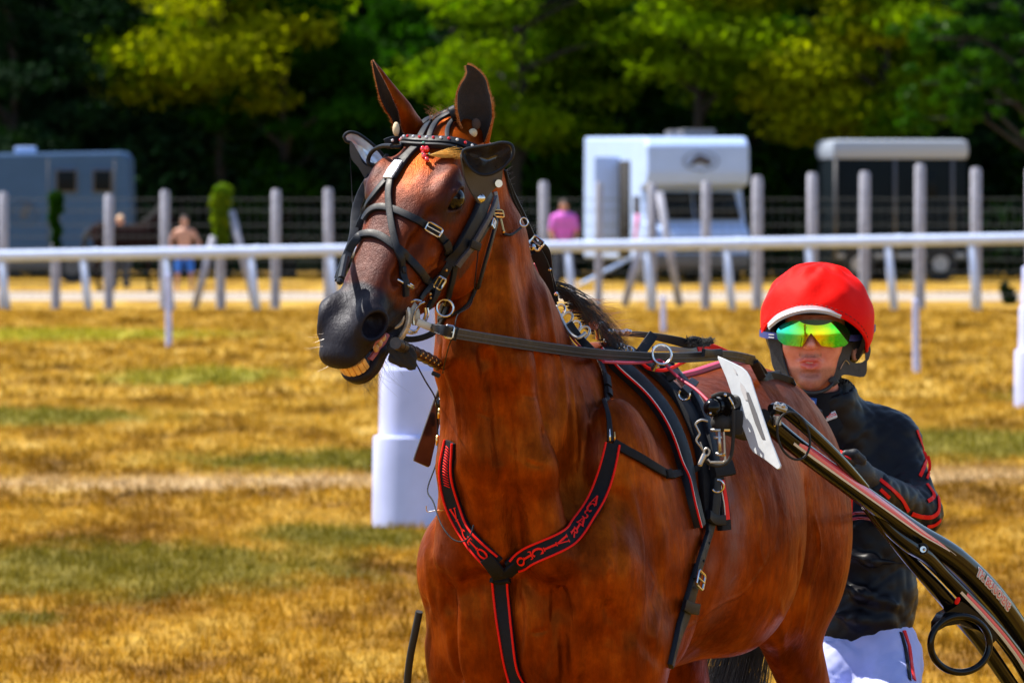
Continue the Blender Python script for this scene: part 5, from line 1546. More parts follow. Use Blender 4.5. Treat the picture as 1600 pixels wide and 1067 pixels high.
# bit: cheek bar, plates, rings
bit = empty('bit', tuple(on(640, 495, .01)), 'pale metal bit with rings and curved cheek bars at the corner of the mouth', 'bit')
def arcpx(name, pts, r, mat, parent, Yo=0.0, flat=None):
    base = on(pts[0][0], pts[0][1], .012, 14.36).y
    mb = MB(); mb.tube(catmull([W(p[0], p[1], (p[2] if len(p) > 2 else YB) + Yo) for p in pts], 6), r, n=8); return mb.build(name, mat, parent)
YB = on(640, 492, .022).y
M_BITW = simple('worn_aluminium', (.62, .57, .50), .38, metal=.55, noise=.25, nscale=80, rvar=.1)
arcpx('cheek_bar', [(630, 468), (635, 478), (638, 490), (637, 504), (632, 517), (624, 529), (619, 534)], [.0045] * 10 + [.0055] * 20 + [.004] * 7, M_BITW, bit, -.010)
arcpx('cheek_bar', [(633, 471), (639, 484), (641, 497), (639, 509), (633, 521), (625, 532)], .0040, M_BITW, bit, -.004)
arcpx('hook', [(623, 466), (621, 473), (624, 481), (630, 486), (630, 496), (627, 505), (619, 511), (610, 512), (602, 509)], .0042, M_BITW, bit, -.006)
mb = MB(); mb.ball(W(646, 489, YB + .004), (.014, .005, .028), 18, rot=Matrix.Rotation(R(-12), 3, 'Y')); mb.build('bit_plate', simple('worn_plate', (.40, .36, .30), .4, metal=.5, noise=.3, nscale=70), bit)
arcpx('ring', [(635, 480), (641, 472), (650, 469), (659, 471)], .0030, M_STEEL, bit, -.008)
arcpx('ring', [(646, 508), (646, 495), (650, 483), (657, 475), (664, 472)], .0028, M_STEEL, bit, -.014)
arcpx('ring', [(662, 500), (665, 490), (664, 481)], .0030, M_BRASS, bit)
arcpx('ring', [(665, 502), (669, 492), (668, 481)], .0022, M_STEEL, bit)
arcpx('curb_chain', [(636, 511), (643, 517), (651, 516), (655, 510)], .0026, M_STEEL, bit, -.004)
arcpx('curb_chain', [(634, 519), (643, 521), (652, 518)], .0028, M_BITW, bit, .002)

# ------------------------------------------------------------------ reins and check rein
rein = empty('rein', tuple(W(690, 515, 14.40)), 'long black driving rein running from the bit over the saddle ring', 'rein')
tab = Strap('metal_tab', [(652, 503, YB - .018), (664, 508, YB - .02), (680, 514, YB - .02)], .0165, simple('tan_metal', (.55, .46, .36), .35, metal=.5), rein, th=.003)
mb = MB(); mb.ball(W(675, 512.5, YB - .027), .0042, 10); mb.build('rivet', M_STEEL, rein)
RY = [(676, 512, YB - .012), (690, 515.5, 14.40), (720, 522, 14.50), (780, 532, 14.75), (860, 544, 15.0), (930, 552.5, 15.15), (980, 556, 15.27), (1034, 559, 15.36), (1090, 557.5, 15.52), (1122, 555, 15.62), (1150, 557, 15.72), (1176, 563, 15.85)]
r1 = Strap('rein_strap', RY, [.017] + [.019] * 2 + [.024] * 20, M_LEATHER, rein, th=.0045, smooth=6)
r1.edge('stitching', .42, .0009, simple('grey_thread', (.06, .065, .08), .6), rein, 0, .08, .96); r1.edge('stitching', -.42, .0009, bpy.data.materials['grey_thread'], rein, 0, .08, .96)
r1.edge('stitching', -.06, .0009, bpy.data.materials['grey_thread'], rein, 0, .14, .96)
Strap('rein_strap', [(1174, 563, 15.85), (1190, 580, 15.98), (1230, 640, 16.15), (1300, 705, 16.45), (1332, 728, 16.58)], .022, M_LEATHER, rein, th=.004)
buckle('buckle', 702, 519, .018, .026, R(-10), M_STEEL, rein, Y=14.44, t=.0024)
Strap('keeper', [(713, 511, 14.455), (711, 520, 14.45), (708, 531, 14.455)], .013, M_LEATHER, rein, th=.005)
Strap('keeper', [(1098, 551, 15.50), (1112, 552, 15.55), (1126, 551, 15.58)], .018, M_LEATHER, rein, th=.006)
cord = MB(); cord.tube(catmull([W(943, 565, 15.1), W(975, 567, 15.2), W(1003, 566.5, 15.30), W(1020, 564, 15.33), W(1031, 563, 15.345), W(1042, 572, 15.33), W(1059, 589, 15.33), W(1087, 608, 15.28), W(1106, 626, 15.22)], 6), .0036, n=8)
tag(cord.build('cord', M_CRIM), 'crimson cord running from the saddle ring down to the shaft tip', 'cord')
check = empty('check_rein', tuple(W(840, 400, 15.2)), 'black check rein with buckle running down the crest of the neck', 'check rein')
ST('strap', [(787, 266, 15.0), (800, 305, 15.04), (811, 342, 15.08)], .0055, check)
ST('strap', [(790, 270, 15.02), (808, 318, 15.08), (820, 350, 15.12), (829, 375, 15.16), (838, 398, 15.20)], [.006, .008, .018, .026, .028], check, th=.005)
ST('strap', [(836, 392, 15.17), (846, 412, 15.21), (854, 434, 15.25), (858, 456, 15.28), (863, 478, 15.3)], [.030, .032, .026, .026, .024], check, th=.006)
ST('strap', [(841, 380, 15.17), (852, 388, 15.19), (857, 404, 15.22), (859, 424, 15.25), (863, 446, 15.28), (868, 470, 15.3)], [.014, .016, .014, .012, .018, .014], check, th=.007)
buckle('buckle', 838, 381, .028, .024, R(-40), M_STEEL, check, Y=15.13, t=.0030)
mb = MB(); mb.ball(W(832, 386, 15.12), .008, 8); mb.ball(W(869, 459, 15.24), .005, 8); mb.ball(W(859, 421, 15.2), .004, 8); mb.build('stud', M_STEEL, check)
mb = MB(); mb.tube(catmull([W(834, 412, 15.14), W(850, 452, 15.18), W(872, 497, 15.2), W(905, 540, 15.2), W(945, 566, 15.2)], 6), .0026, n=6); mb.build('red_edging', M_CRIM, check)
for i, (px, py, an) in enumerate(((873, 486, 35), (885, 498, 50), (897, 512, 30), (912, 520, 60))):
    mb = MB(); mb.torus(W(px, py, 15.21), (math.sin(R(an)) * .4, -1, .3), .0115, .0032, n=16, m=6, sx=1.5, up=(.7, 0, -.7)); mb.build('chain_link', M_DULL if i % 2 else M_STEEL, check)
mb = MB(); mb.tube(catmull([W(868, 480, 15.2), W(878, 500, 15.18), (W(890, 520, 15.17)), W(903, 528, 15.16), W(915, 520, 15.17)], 5), .0045, n=8); mb.build('check_hook', M_DULL, check)
ST('strap', [(890, 512, 15.18), (905, 528, 15.18), (920, 546, 15.19)], .016, check, mat=simple('beaded_strap', (.10, .08, .05), .5, noise=.8, nscale=220))

# ------------------------------------------------------------------ breast collar
collar = empty('breast_collar', tuple(on(783, 885, .01)), 'black breast collar with red edging and red serif letters across the chest', 'breast collar')
cl = Strap('chest_strap', [(708, 690), (702, 728), (704, 768), (717, 806), (740, 840), (775, 878)], [.034, .040, .041, .041, .041, .041], M_NYLON, collar, th=.006, lift=.006, smooth=24)
cr = Strap('chest_strap', [(793, 882), (820, 873), (852, 857), (880, 842), (905, 824), (925, 800), (937, 775), (945, 748), (951, 720), (955, 694)], [.042, .042, .041, .041, .040, .038, .034], M_NYLON, collar, th=.006, lift=.006, smooth=24)
cv = Strap('centre_strap', [(782, 898), (785, 930), (790, 965), (797, 1005), (806, 1050), (814, 1085)], .037, M_NYLON, collar, th=.006, lift=.006, smooth=24)
for st_, f0, f1 in ((cl, 0, .96), (cr, .03, 1.0), (cv, 0, 1)):
    st_.edge('red_edging', .47, .0026, M_RED, collar, .001, f0, f1); st_.edge('red_edging', -.47, .0026, M_RED, collar, .001, f0, f1)
Strap('centre_keeper', [(762, 868), (772, 880), (781, 893)], .034, M_NYLON, collar, th=.006, lift=.012)
Strap('centre_keeper', [(806, 876), (795, 882), (787, 890)], .038, M_NYLON, collar, th=.006, lift=.013)
Strap('centre_keeper', [(770, 895), (782, 899), (796, 896)], .012, M_NYLON, collar, th=.007, lift=.014)
def letters(st_, items, flip):
    """stacked letters, tops towards the outer end"""
    for ch, d in items:
        V, F = serif_letter(ch); mb = MB(); sz = .0262
        vs = []
        for x, y in V:
            dd = d + (-y if flip else y) * sz
            p, n, w, t = st_.at(dd, (x * sz * (1 if flip else -1)) / .041 * .9, .0028)
            vs.append(p)
        mb.add(vs, F)
        me = mb.mesh('letter'); link('letter', me, M_RED, collar, smooth=False)
letters(cl, [(c, cl.L[-1] - .038 - .0285 * i) for i, c in enumerate('OTCIV')] , True)
letters(cr, [(c, .040 + .0285 * i) for i, c in enumerate('OTCIV')] + [(c, .040 + .0285 * 5.5 + .0235 * i) for i, c in enumerate('RIASCA')], False)
cond = MB()
for i in range(15):
    a = cl.at(.012 + i * .0062, -.18, .0008)[0]; b = cl.at(.016 + i * .0062, .22, .0008)[0]; cond.tube([a, b], .0014, n=4)
cond.build('glitter_lettering', M_RED, collar)
ST('hanger', [(953, 690), (952, 668), (950, 648), (945, 622), (943, 594), (936, 570), (925, 548, 15.16), (905, 528, 15.17), (889, 505, 15.18)], [.014, .010, .010, .014, .014, .016, .017, .018, .018], collar, th=.004, lift=.006)
ST('keeper', [(942, 590), (944, 606)], .020, collar, th=.006, lift=.010); ST('keeper', [(945, 610), (946, 620)], .018, collar, th=.006, lift=.010)
mb = MB(); mb.tube([on(952, 672, .008), on(952, 690, .008)], .0032, n=6); mb.build('steel_link', M_STEEL, collar)
mb = MB(); mb.tube([on(958, 676, .008), on(959, 690, .008)], .0022, n=6); mb.build('brass_link', M_BRASS, collar)
s1 = Strap('side_strap', [(957, 692), (978, 705), (1000, 717), (1022, 731), (1042, 742), (1056, 741), (1075, 737), (1094, 727)], [.020, .021, .021, .021, .020, .016, .015, .012], M_NYLON, collar, th=.004, lift=.006)
ST('slider', [(1036, 736), (1041, 748)], .024, collar, mat=M_NYLON, th=.006, lift=.011)

# ------------------------------------------------------------------ saddle, girth
saddle = empty('harness_saddle', tuple(BW(-.5, 0, 1.62)), 'black padded harness saddle with red and white piping behind the withers', 'harness saddle')
pad_pts = [(944, 552), (957, 570), (985, 592), (1012, 618), (1037, 652), (1055, 690), (1068, 735), (1077, 780), (1088, 822)]
pd = Strap('front_pad', pad_pts, [.046, .050, .050, .050, .048, .046, .046, .044, .036], M_LEATHER, saddle, th=.016, lift=.004, smooth=8)
fl = Strap('saddle_flap', [(985, 556), (1012, 577), (1038, 600), (1062, 628), (1080, 660), (1093, 700), (1100, 745), (1104, 790), (1106, 815)], [.060, .064, .060, .056, .054, .050, .046, .046, .044], M_NYLON, saddle, th=.010, lift=.006, smooth=8)
for v_, rr, mt in ((-.50, .0026, M_WTRIM), (-.56, .0026, M_RED)):
    pd.edge('piping', v_, rr, mt, saddle, -.002)
tg = Strap('tug_strap', [(1020, 570), (1042, 588), (1062, 608), (1078, 632), (1092, 660), (1101, 695), (1106, 735), (1107, 780), (1104, 812)], [.030, .034, .030, .026, .026, .026, .026, .026, .026], M_LEATHER, saddle, th=.010, lift=.018, smooth=8)
ST('keeper', [(1032, 598), (1052, 580)], .034, saddle, th=.008, lift=.026)
ST('keeper', [(1056, 626), (1075, 612)], .022, saddle, th=.006, lift=.028)
tg.edge('stitching', .40, .0009, bpy.data.materials['grey_thread'], saddle)
def dring(px, py, r, ang, lift=.034):
    p = on(px, py, lift); mb = MB()
    mb.tube([p + Vector((math.cos(a + ang) * r, -.004 * math.sin(a), math.sin(a + ang) * r)) for a in np.linspace(-2.2, 2.0, 14)], .0026, n=8); mb.build('half_ring', M_STEEL, saddle)
dring(1053, 631, .013, R(-100)); dring(1103, 762, .014, R(-20), .036)
bp = Strap('rear_pad', [(1116, 735), (1122, 765), (1127, 795), (1129, 828)], [.030, .036, .040, .040], M_NYLON, saddle, th=.009, lift=.004)
Strap('red_panel', [(1121, 752), (1125, 780), (1128, 812)], [.010, .016, .020], M_RED, saddle, th=.003, lift=.014)
bp.edge('piping', -.25, .0016, M_WTRIM, saddle, .002, .18, .85); 
Strap('pad_sleeve', [(1098, 738), (1112, 737), (1128, 735)], .036, M_NYLON, saddle, th=.010, lift=.026)
fpch = plate_px('flag_patch', [(1108, 723), (1119, 724), (1119, 734), (1108, 733)], lambda x, y: on(1113, 728, 0).y - .050, .002, M_RED, saddle)
for i in range(3):
    plate_px('flag_stripe', [(1108, 725.5 + i * 3), (1119, 726.3 + i * 3), (1119, 727.6 + i * 3), (1108, 726.8 + i * 3)], lambda x, y: on(1113, 728, 0).y - .0515, .001, M_WTRIM, saddle)
plate_px('flag_canton', [(1108, 723), (1113, 723.4), (1113, 728.5), (1108, 728)], lambda x, y: on(1113, 728, 0).y - .0525, .001, simple('flag_blue', (.03, .05, .25), .6), saddle)
girth = empty('girth', tuple(on(1082, 900, .01)), 'black leather girth strap with steel buckle behind the elbow', 'girth')
Strap('girth_strap', [(1107, 806), (1100, 832), (1092, 858), (1084, 884), (1080, 905)], .0285, M_LEATHER, girth, th=.006, lift=.012)
Strap('girth_strap', [(1088, 885), (1083, 905), (1076, 930), (1068, 958), (1058, 985), (1050, 1015), (1044, 1040)], [.030, .038, .040, .036, .030, .030, .030], M_LEATHER, girth, th=.008, lift=.004)
Strap('keeper', [(1092, 806), (1106, 812), (1120, 812)], .024, M_LEATHER, girth, th=.007, lift=.022)
Strap('keeper', [(1060, 943), (1070, 948), (1081, 950)], .026, M_LEATHER, girth, th=.006, lift=.014)
buckle('buckle', 1081, 905, .040, .036, R(-12), M_STEEL, girth, lift=.022, t=.0032)
for py in (849, 876):
    mb = MB(); mb.disc(on(1096 - (py - 849) * .3, py, .0195), first_hit(1096, py)[1], .003, .002, n=10); mb.build('punched_hole', M_RUBBER, girth)
# turret ring, knob, back strap
mb = MB(); mb.torus(W(1034, 554, 15.33), (.25, -1, .15), .0225, .0032, n=32, m=8); mb.tube([W(1027, 566, 15.33), W(1020, 578, 15.34)], [.004, .006], n=8); mb.tube([W(1020, 576, 15.34), W(1030, 572, 15.34)], .004, n=8); mb.build('terret_ring', M_STEEL, saddle)
mb = MB(); mb.tube([W(928, 507, 15.33), W(940, 508, 15.38)], [.013, .013], n=18); mb.tube([W(934, 512, 15.35), W(936, 528, 15.36)], .009, n=12); mb.build('steel_knob', M_STEEL, saddle)
ST('back_strap', [(945, 517, 15.36), (972, 521, 15.42), (1005, 523, 15.5), (1040, 529, 15.6), (1070, 536, 15.66), (1092, 544, 15.72)], [.010, .012, .014, .018, .022, .020], saddle, th=.004)
ST('back_strap', [(1000, 552, 15.42), (1010, 538, 15.44), (1021, 523, 15.46)], .024, saddle, th=.005)
ST('back_strap', [(1020, 545, 15.5), (1050, 545, 15.6), (1080, 548, 15.68), (1095, 543, 15.72)], .012, saddle, th=.004, mat=simple('pale_worn_strap', (.20, .20, .20), .45))
mb = MB()
for i in range(9): mb.ball(W(950 + i * 4.2 + random.uniform(-1, 1), 518 + random.uniform(-2, 2), 15.36 + i * .01), random.uniform(.004, .007), 8)
mb.build('chain', M_STEEL, saddle)
mb = MB()
for i in range(12): mb.torus(W(948 + i * 3.4, 533 + i * 1.3, 15.38), (random.uniform(-.6, .6), -1, random.uniform(-.5, .5)), .007, .0022, n=10, m=5)
mb.build('chain', M_STEEL, saddle)
mb = MB()
for i in range(10): mb.ball(W(945 + i * 4, 540 + i * 1.6 + random.uniform(-3, 3), 15.40), random.uniform(.005, .009), 6)
mb.build('red_lacing', M_CRIM, saddle)
def fluff(i):
    f = random.random(); r0 = W(1073 + 40 * f, 532 + 4 * math.sin(f * 3) + random.uniform(-4, 5), 15.66); L = random.uniform(.006, .016)
    d = Vector((random.uniform(-1, 1), random.uniform(-1, .3), random.uniform(-.6, 1))).normalized()
    return [r0, r0 + d * L * .5, r0 + d * L]
strands('fleece_knot', None, simple('grey_fleece', (.10, .10, .09), .9), saddle, 500, .0012, fluff)
mb = MB(); mb.tube(catmull([W(1072, 536, 15.67), W(1084, 530, 15.66), W(1098, 535, 15.67), W(1112, 532, 15.68)], 4), [.008] * 6 + [.010] * 4 + [.008] * 3, n=8); mb.build('fleece_core', M_NYLON, saddle)
# red crupper strap along the spine
Strap('crupper', [(1088, 547, 15.70), (1104, 542, 15.74), (1130, 549, 15.80), (1148, 556, 15.84)], [.014, .022, .016, .008], M_RED, saddle, th=.006)
cp = [BW(-u, 0.0, w) for u, w in ((.72, 1.545), (.85, 1.535), (1.0, 1.545), (1.15, 1.57), (1.3, 1.57), (1.42, 1.53), (1.5, 1.46))]
Strap('crupper', cp, .024, simple('crimson_webbing', (.45, .02, .07), .5), saddle, th=.007, lift=.004)
mb = MB(); mb.tube(catmull([W(1003, 567, 15.36), W(1015, 576, 15.36), W(1040, 578, 15.4), W(1068, 566, 15.5), W(1092, 552, 15.6)], 6), .0040, n=8); mb.build('red_piping', M_RED, saddle)
# ------------------------------------------------------------------ sulky
YS = 15.35
sulky = empty('sulky', tuple(BW(-1.9, 0, .02)), 'glossy black racing sulky with curved shafts and pink and white stripes', 'sulky')
class Tube:
    """a shaft: photo pixel path with distances and radii (metres)"""
    def __init__(s, name, pts, rads, mat, parent, n=20):
        P = catmull([W(*p) if not isinstance(p, Vector) else p for p in pts], 10); k = len(P)
        s.P = P; s.r = list(np.interp(np.linspace(0, 1, k), np.linspace(0, 1, len(rads)), rads))
        s.L = [0]
        for i in range(1, k): s.L.append(s.L[-1] + (P[i] - P[i - 1]).length)
        mb = MB(); mb.tube(P, s.r, n=n); s.obj = mb.build(name, mat, parent)
    def at(s, f, ang, h=.0006):
        """fraction along, angle round the tube (0 = towards the viewer, + = up)"""
        d = f * s.L[-1]; i = min(max(int(np.searchsorted(s.L, d)), 1), len(s.L) - 1)
        g = (d - s.L[i - 1]) / max(1e-9, s.L[i] - s.L[i - 1]); p = s.P[i - 1].lerp(s.P[i], g); r = s.r[i - 1] * (1 - g) + s.r[i] * g
        t = (s.P[i] - s.P[i - 1]).normalized(); e = Vector((0, -1, 0)); e = (e - t * e.dot(t)).normalized(); u = t.cross(e)
        if u.z < 0: u = -u
        return p + (e * math.cos(ang) + u * math.sin(ang)) * (r + h)
    def patch(s, name, f0, f1, a0, a1, mat, parent, n=60, m=4, h=.0006, taper=None):
        vs, fs = [], []
        for i in range(n + 1):
            f = i / n; A0 = a0(f) if callable(a0) else a0; A1 = a1(f) if callable(a1) else a1
            for j in range(m + 1): vs.append(s.at(f0 + (f1 - f0) * f, A0 + (A1 - A0) * j / m, h))
        for i in range(n):
            for j in range(m): q = i * (m + 1) + j; fs.append((q, q + 1, q + m + 2, q + m + 1))
        mb = MB(); mb.add(vs, fs); return mb.build(name, mat, parent)
M_PINK = simple('pink_stripe_paint', (.75, .11, .20), .25, coat=.6)
M_SILV = simple('silver_stripe_paint', (.62, .64, .68), .25, coat=.6)
main = Tube('shaft', [(1190, 652, 15.28), (1208, 667, 15.33), (1247, 699, 15.42), (1313, 748, 15.58), (1379, 796, 15.74), (1431, 834, 15.88), (1488, 871, 16.02), (1541, 922, 16.16), (1582, 976, 16.30), (1610, 1025, 16.42), (1640, 1100, 16.6), (1650, 1180, 16.8)],
            [.021, .022, .0215, .022, .024, .027, .031, .033, .033, .032, .030, .028], M_BLACKGLOSS, sulky, 24)
def at_px(tube, px):
    return min(range(len(tube.P)), key=lambda i: abs(PX(tube.P[i])[0] - px)) and tube.L[min(range(len(tube.P)), key=lambda i: abs(PX(tube.P[i])[0] - px))] / tube.L[-1]
FA, FB = at_px(main, 1238), at_px(main, 1465)
main.patch('pink_stripe', FA, FB, lambda f: .22 + .1 * f, lambda f: .22 + .1 * f + 1.15 * (1 - f) ** .6 * min(1, .25 + f * 5), M_PINK, sulky)
main.patch('white_stripe', FA - .01, FB + .005, lambda f: -.06 + .30 * f, lambda f: .20 + .12 * f, M_SILV, sulky)
main.patch('white_stripe', (FA + FB) / 2, FB + .02, lambda f: .84 - .55 * f, lambda f: .92 - .60 * f, M_SILV, sulky)
def tube_text(tube, txt, f0, f1, ang, size, mat, parent, nm='lettering', h=.001, grow=0):
    V, F = text_mesh(txt, 1.0)
    xs = [v[0] for v in V]; x0, x1 = min(xs), max(xs); mb = MB(); vs = []
    for x, y in V:
        f = f0 + (f1 - f0) * (x - x0) / (x1 - x0)
        i = min(int(f * (len(tube.r) - 1)), len(tube.r) - 1)
        vs.append(tube.at(f, ang + y * size / tube.r[i], h))
    mb.add(vs, F); return link(nm, mb.mesh(nm), mat, parent, smooth=False)
T0, T1 = at_px(main, 1508), at_px(main, 1560)
tube_text(main, 'TH. BEAUCHENE', T0, T1, .50, .026, simple('red_lettering', (.62, .03, .05), .35), sulky, h=.0022)
for da, df in ((.09, 0), (-.09, 0), (0, .0022), (0, -.0022), (.06, .0016), (-.06, -.0016), (.06, -.0016), (-.06, .0016)):
    tube_text(main, 'TH. BEAUCHENE', T0 + df, T1 + df, .50 + da, .026, M_SILV, sulky, 'letter_outline', h=.0012)
upper = Tube('quick_hitch_bar', [(1205, 640, 15.30), (1222, 639, 15.32), (1252, 662, 15.36), (1290, 697, 15.46), (1325, 732, 15.56), (1352, 762, 15.66)], [.013, .0145, .0145, .014, .012, .010], M_BLACKGLOSS, sulky)
mb = MB(); mb.tube([W(1211, 634, 15.27), W(1228, 640, 15.28)], .008, n=10); mb.ball(W(1214, 632, 15.27), .007, 8); mb.ball(W(1224, 634, 15.27), .006, 8); mb.tube([W(1214, 650, 15.29), W(1214, 664, 15.29)], .010, n=12); mb.build('clamp', M_DULL, sulky)
mb = MB(); mb.ball(W(1210, 665, 15.29), .003, 8); mb.build('bolt', M_STEEL, sulky)
mb = MB(); mb.tube([W(1240 + 25 * math.cos(a) + 6 * math.sin(a), 681 + 37 * math.sin(a), 15.30 + .03 * math.cos(a)) for a in np.linspace(0, 2 * math.pi, 36, endpoint=False)], .0028, n=8, closed=True); mb.build('rubber_loop', M_RUBBER, sulky)
low = Tube('lower_arm', [(1362, 796, 15.72), (1390, 828, 15.78), (1420, 852, 15.84), (1446, 868, 15.90), (1472, 894, 15.97), (1507, 930, 16.05), (1540, 965, 16.13), (1573, 1004, 16.22), (1600, 1044, 16.32), (1640, 1120, 16.5)], [.010, .014, .017, .018, .016, .017, .018, .018, .019, .019], M_BLACKGLOSS, sulky)
low.patch('pink_stripe', .42, .92, .18, .60, M_PINK, sulky); low.patch('white_stripe', .40, .92, -.22, .16, M_SILV, sulky)
br = Tube('brace_arm', [(1352, 790, 15.80), (1385, 830, 15.86), (1425, 878, 15.93), (1462, 918, 16.0), (1500, 962, 16.1), (1535, 1005, 16.2), (1570, 1055, 16.3), (1600, 1100, 16.4)], [.011, .013, .015, .018, .020, .019, .018, .018], M_BLACKGLOSS, sulky)
mb = MB(); mb.disc(W(1441, 857, 15.86), (-.2, -1, .1), .014, .012, 20); mb.build('pivot', M_RUBBER, sulky)
mb = MB(); mb.disc(W(1443, 858, 15.85), (-.2, -1, .1), .0075, .012, 16); mb.ball(W(1444, 858, 15.843), .004, 8); mb.build('bolt', M_STEEL, sulky)
mb = MB(); mb.ball(W(1496, 938, 15.98), (.006, .003, .010), 12, rot=Matrix.Rotation(R(25), 3, 'Y')); mb.build('red_badge', M_RED, sulky)
plate_px('bracket', [(1466, 972), (1475, 958), (1492, 948), (1503, 938), (1528, 958), (1546, 976), (1560, 996), (1552, 1004), (1530, 985), (1500, 974), (1478, 978), (1466, 985)], lambda x, y: 16.0 + (x - 1460) * .001, .03, M_BLACKGLOSS, sulky)
mb = MB(); mb.tube([W(1500 + 46 * math.cos(a), 1006 + 44 * math.sin(a), 16.02 + .05 * math.cos(a)) for a in np.linspace(0, 2 * math.pi, 48, endpoint=False)], .0085, n=12, closed=True); mb.build('foot_loop', M_BLACKGLOSS, sulky)
# far (right-hand) shaft, seen beyond the neck; its lower end beyond the chest
fs_ = Tube('shaft', [(700, 612, 15.60), (705, 640, 15.64), (760, 700, 15.8)] + [BW(-1.1, -.42, 1.22), BW(-1.5, -.46, 1.08), BW(-1.9, -.50, .86), BW(-2.3, -.52, .60)], [.017, .020, .021, .022, .026, .030, .028], M_BLACKGLOSS, sulky)
mb = MB(); mb.ball(W(692, 631, 15.55), (.0185, .0185, .018), 18); mb.build('shaft_tip', M_BLACKGLOSS, sulky)
mb = MB(); mb.box(W(697, 656, 15.57), (.030, .03, .034), bev=.008); mb.box(W(700, 672, 15.57), (.02, .02, .03), bev=.004); mb.build('tug_block', M_RUBBER, sulky)
# frame, seat and wheels behind
Ax = lambda v, u=-2.62, w=.36: BW(u, v, w)
Tube('axle_arch', [Ax(-.62), BW(-2.55, -.55, .52), BW(-2.45, -.2, .60), BW(-2.45, .2, .60), BW(-2.55, .55, .52), Ax(.62)], [.02] * 6, M_BLACKGLOSS, sulky)
Tube('frame_bar', [W(1650, 1180, 16.8), BW(-2.35, .50, .60), BW(-2.5, .45, .56)], [.028, .026, .024], M_BLACKGLOSS, sulky)
Tube('frame_bar', [BW(-2.3, -.52, .60), BW(-2.4, -.48, .58), BW(-2.5, -.4, .57)], [.028, .026, .024], M_BLACKGLOSS, sulky)
mb = MB(); mb.box(BW(-2.28, -.02, .60), (.36, .30, .06), rot=Matrix.Rotation(-TH, 3, 'Z'), bev=.025); mb.build('seat', M_LEATHER, sulky)
for s in (-1, 1):
    mb = MB(); mb.tube([BW(-2.45, s * .15, .60), BW(-2.30, s * .12, .59)], .014, n=10); mb.build('seat_strut', M_BLACKGLOSS, sulky)
    c = Ax(s * .66); mb = MB(); mb.torus(c, tuple(BL), .335, .022, n=48, m=8); wh = mb.build('wheel', M_RUBBER, sulky)
    mb = MB(); mb.tube([c - Vector(BL) * .006, c + Vector(BL) * .006], .315, n=40); mb.build('disc', M_BLACKGLOSS, wh)

# shaft tip, tug and its hardware on the near side
tip = empty('shaft_coupling', tuple(W(1125, 640, 15.2)), 'black ball-ended shaft coupling with steel screw clamp in front of the number plate', 'coupling')
mb = MB(); mb.ball(W(1113, 637, 15.17), (.0205, .021, .0205), 22); mb.build('ball', M_BLACKGLOSS, tip)
mb = MB(); mb.tube([W(1116, 635, 15.18), W(1150, 633, 15.24)], [.022, .024], n=22); mb.tube([W(1128, 634, 15.19), W(1133, 634, 15.2)], .026, n=22); mb.build('collar', M_BLACKGLOSS, tip)
mb = MB(); mb.ball(W(1128, 660, 15.20), (.026, .026, .022), 18); mb.box(W(1145, 660, 15.22), (.05, .05, .06), bev=.014); mb.tube([W(1140, 660, 15.25), W(1165, 668, 15.3)], [.030, .030], n=20); mb.build('housing', M_RUBBER, tip)
mb = MB(); mb.tube(catmull([W(1112, 620, 15.17), W(1126, 615, 15.17), W(1142, 618, 15.19), W(1150, 630, 15.2)], 5), .0045, n=8); mb.build('loop', M_RUBBER, tip)
mb = MB(); mb.tube(catmull([W(1139, 620, 15.16), W(1144, 630, 15.16), W(1147, 638, 15.17)], 4), .0025, n=6); mb.ball(W(1133, 617, 15.16), .004, 8); mb.ball(W(1110, 646, 15.145), .0035, 8); mb.build('pin', M_STEEL, tip)
mb = MB(); mb.tube(catmull([W(1106, 658, 15.17), W(1096, 656, 15.17), (W(1087, 662, 15.17)), W(1090, 670, 15.17), W(1093, 678, 15.17), W(1088, 688, 15.17), W(1095, 698, 15.17), W(1101, 708, 15.17)], 5), .0026, n=8)
mb.tube([W(1094, 690, 15.168), W(1099, 704, 15.168), W(1103, 702, 15.168)], .002, n=6); mb.build('wire_spring', M_DULL, tip)
mb = MB(); mb.tube([W(1110, 672, 15.165), W(1126, 672, 15.165)], .0040, n=8); mb.tube([W(1115, 684, 15.165), W(1128, 683, 15.165)], .0034, n=8)
mb.tube([W(1123.5, 674, 15.165), W(1124.5, 708, 15.165)], .0042, n=10); mb.tube([W(1118, 709, 15.165), W(1131, 711, 15.165)], .0042, n=8); mb.build('screw_clamp', M_DULL, tip)
mb = MB(); mb.tube([W(1131, 674, 15.17), W(1133, 719, 15.17), W(1130, 722, 15.17), W(1110, 722, 15.17), W(1106, 717, 15.17)], .0028, n=6); mb.build('wire_spring', M_DULL, tip)
mb = MB(); mb.box(W(1136, 672, 15.165), (.014, .006, .006), bev=.002); mb.ball(W(1131, 710, 15.162), .004, 8); mb.build('brass_nut', M_BRASS, tip)
mb = MB(); mb.tube(catmull([W(1146, 640, 15.18), W(1146, 672, 15.18), W(1144, 703, 15.18), W(1138, 720, 15.18), W(1124, 727, 15.18), W(1108, 724, 15.18), W(1099, 716, 15.18)], 5), .0042, n=8); mb.build('rubber_strap', M_RUBBER, tip)
ck2 = MB(); ck2.torus(W(1104, 706, 15.16), (0, -1, 0), .0085, .0028, n=18, m=6, sx=.7, up=(.3, 0, 1)); ck2.tube([W(1101, 710, 15.16), W(1094, 724, 15.155)], [.0065, .0055], n=10); ck2.ball(W(1094, 725, 15.155), .006, 8); ck2.build('snap_hook', M_DULL, tip)

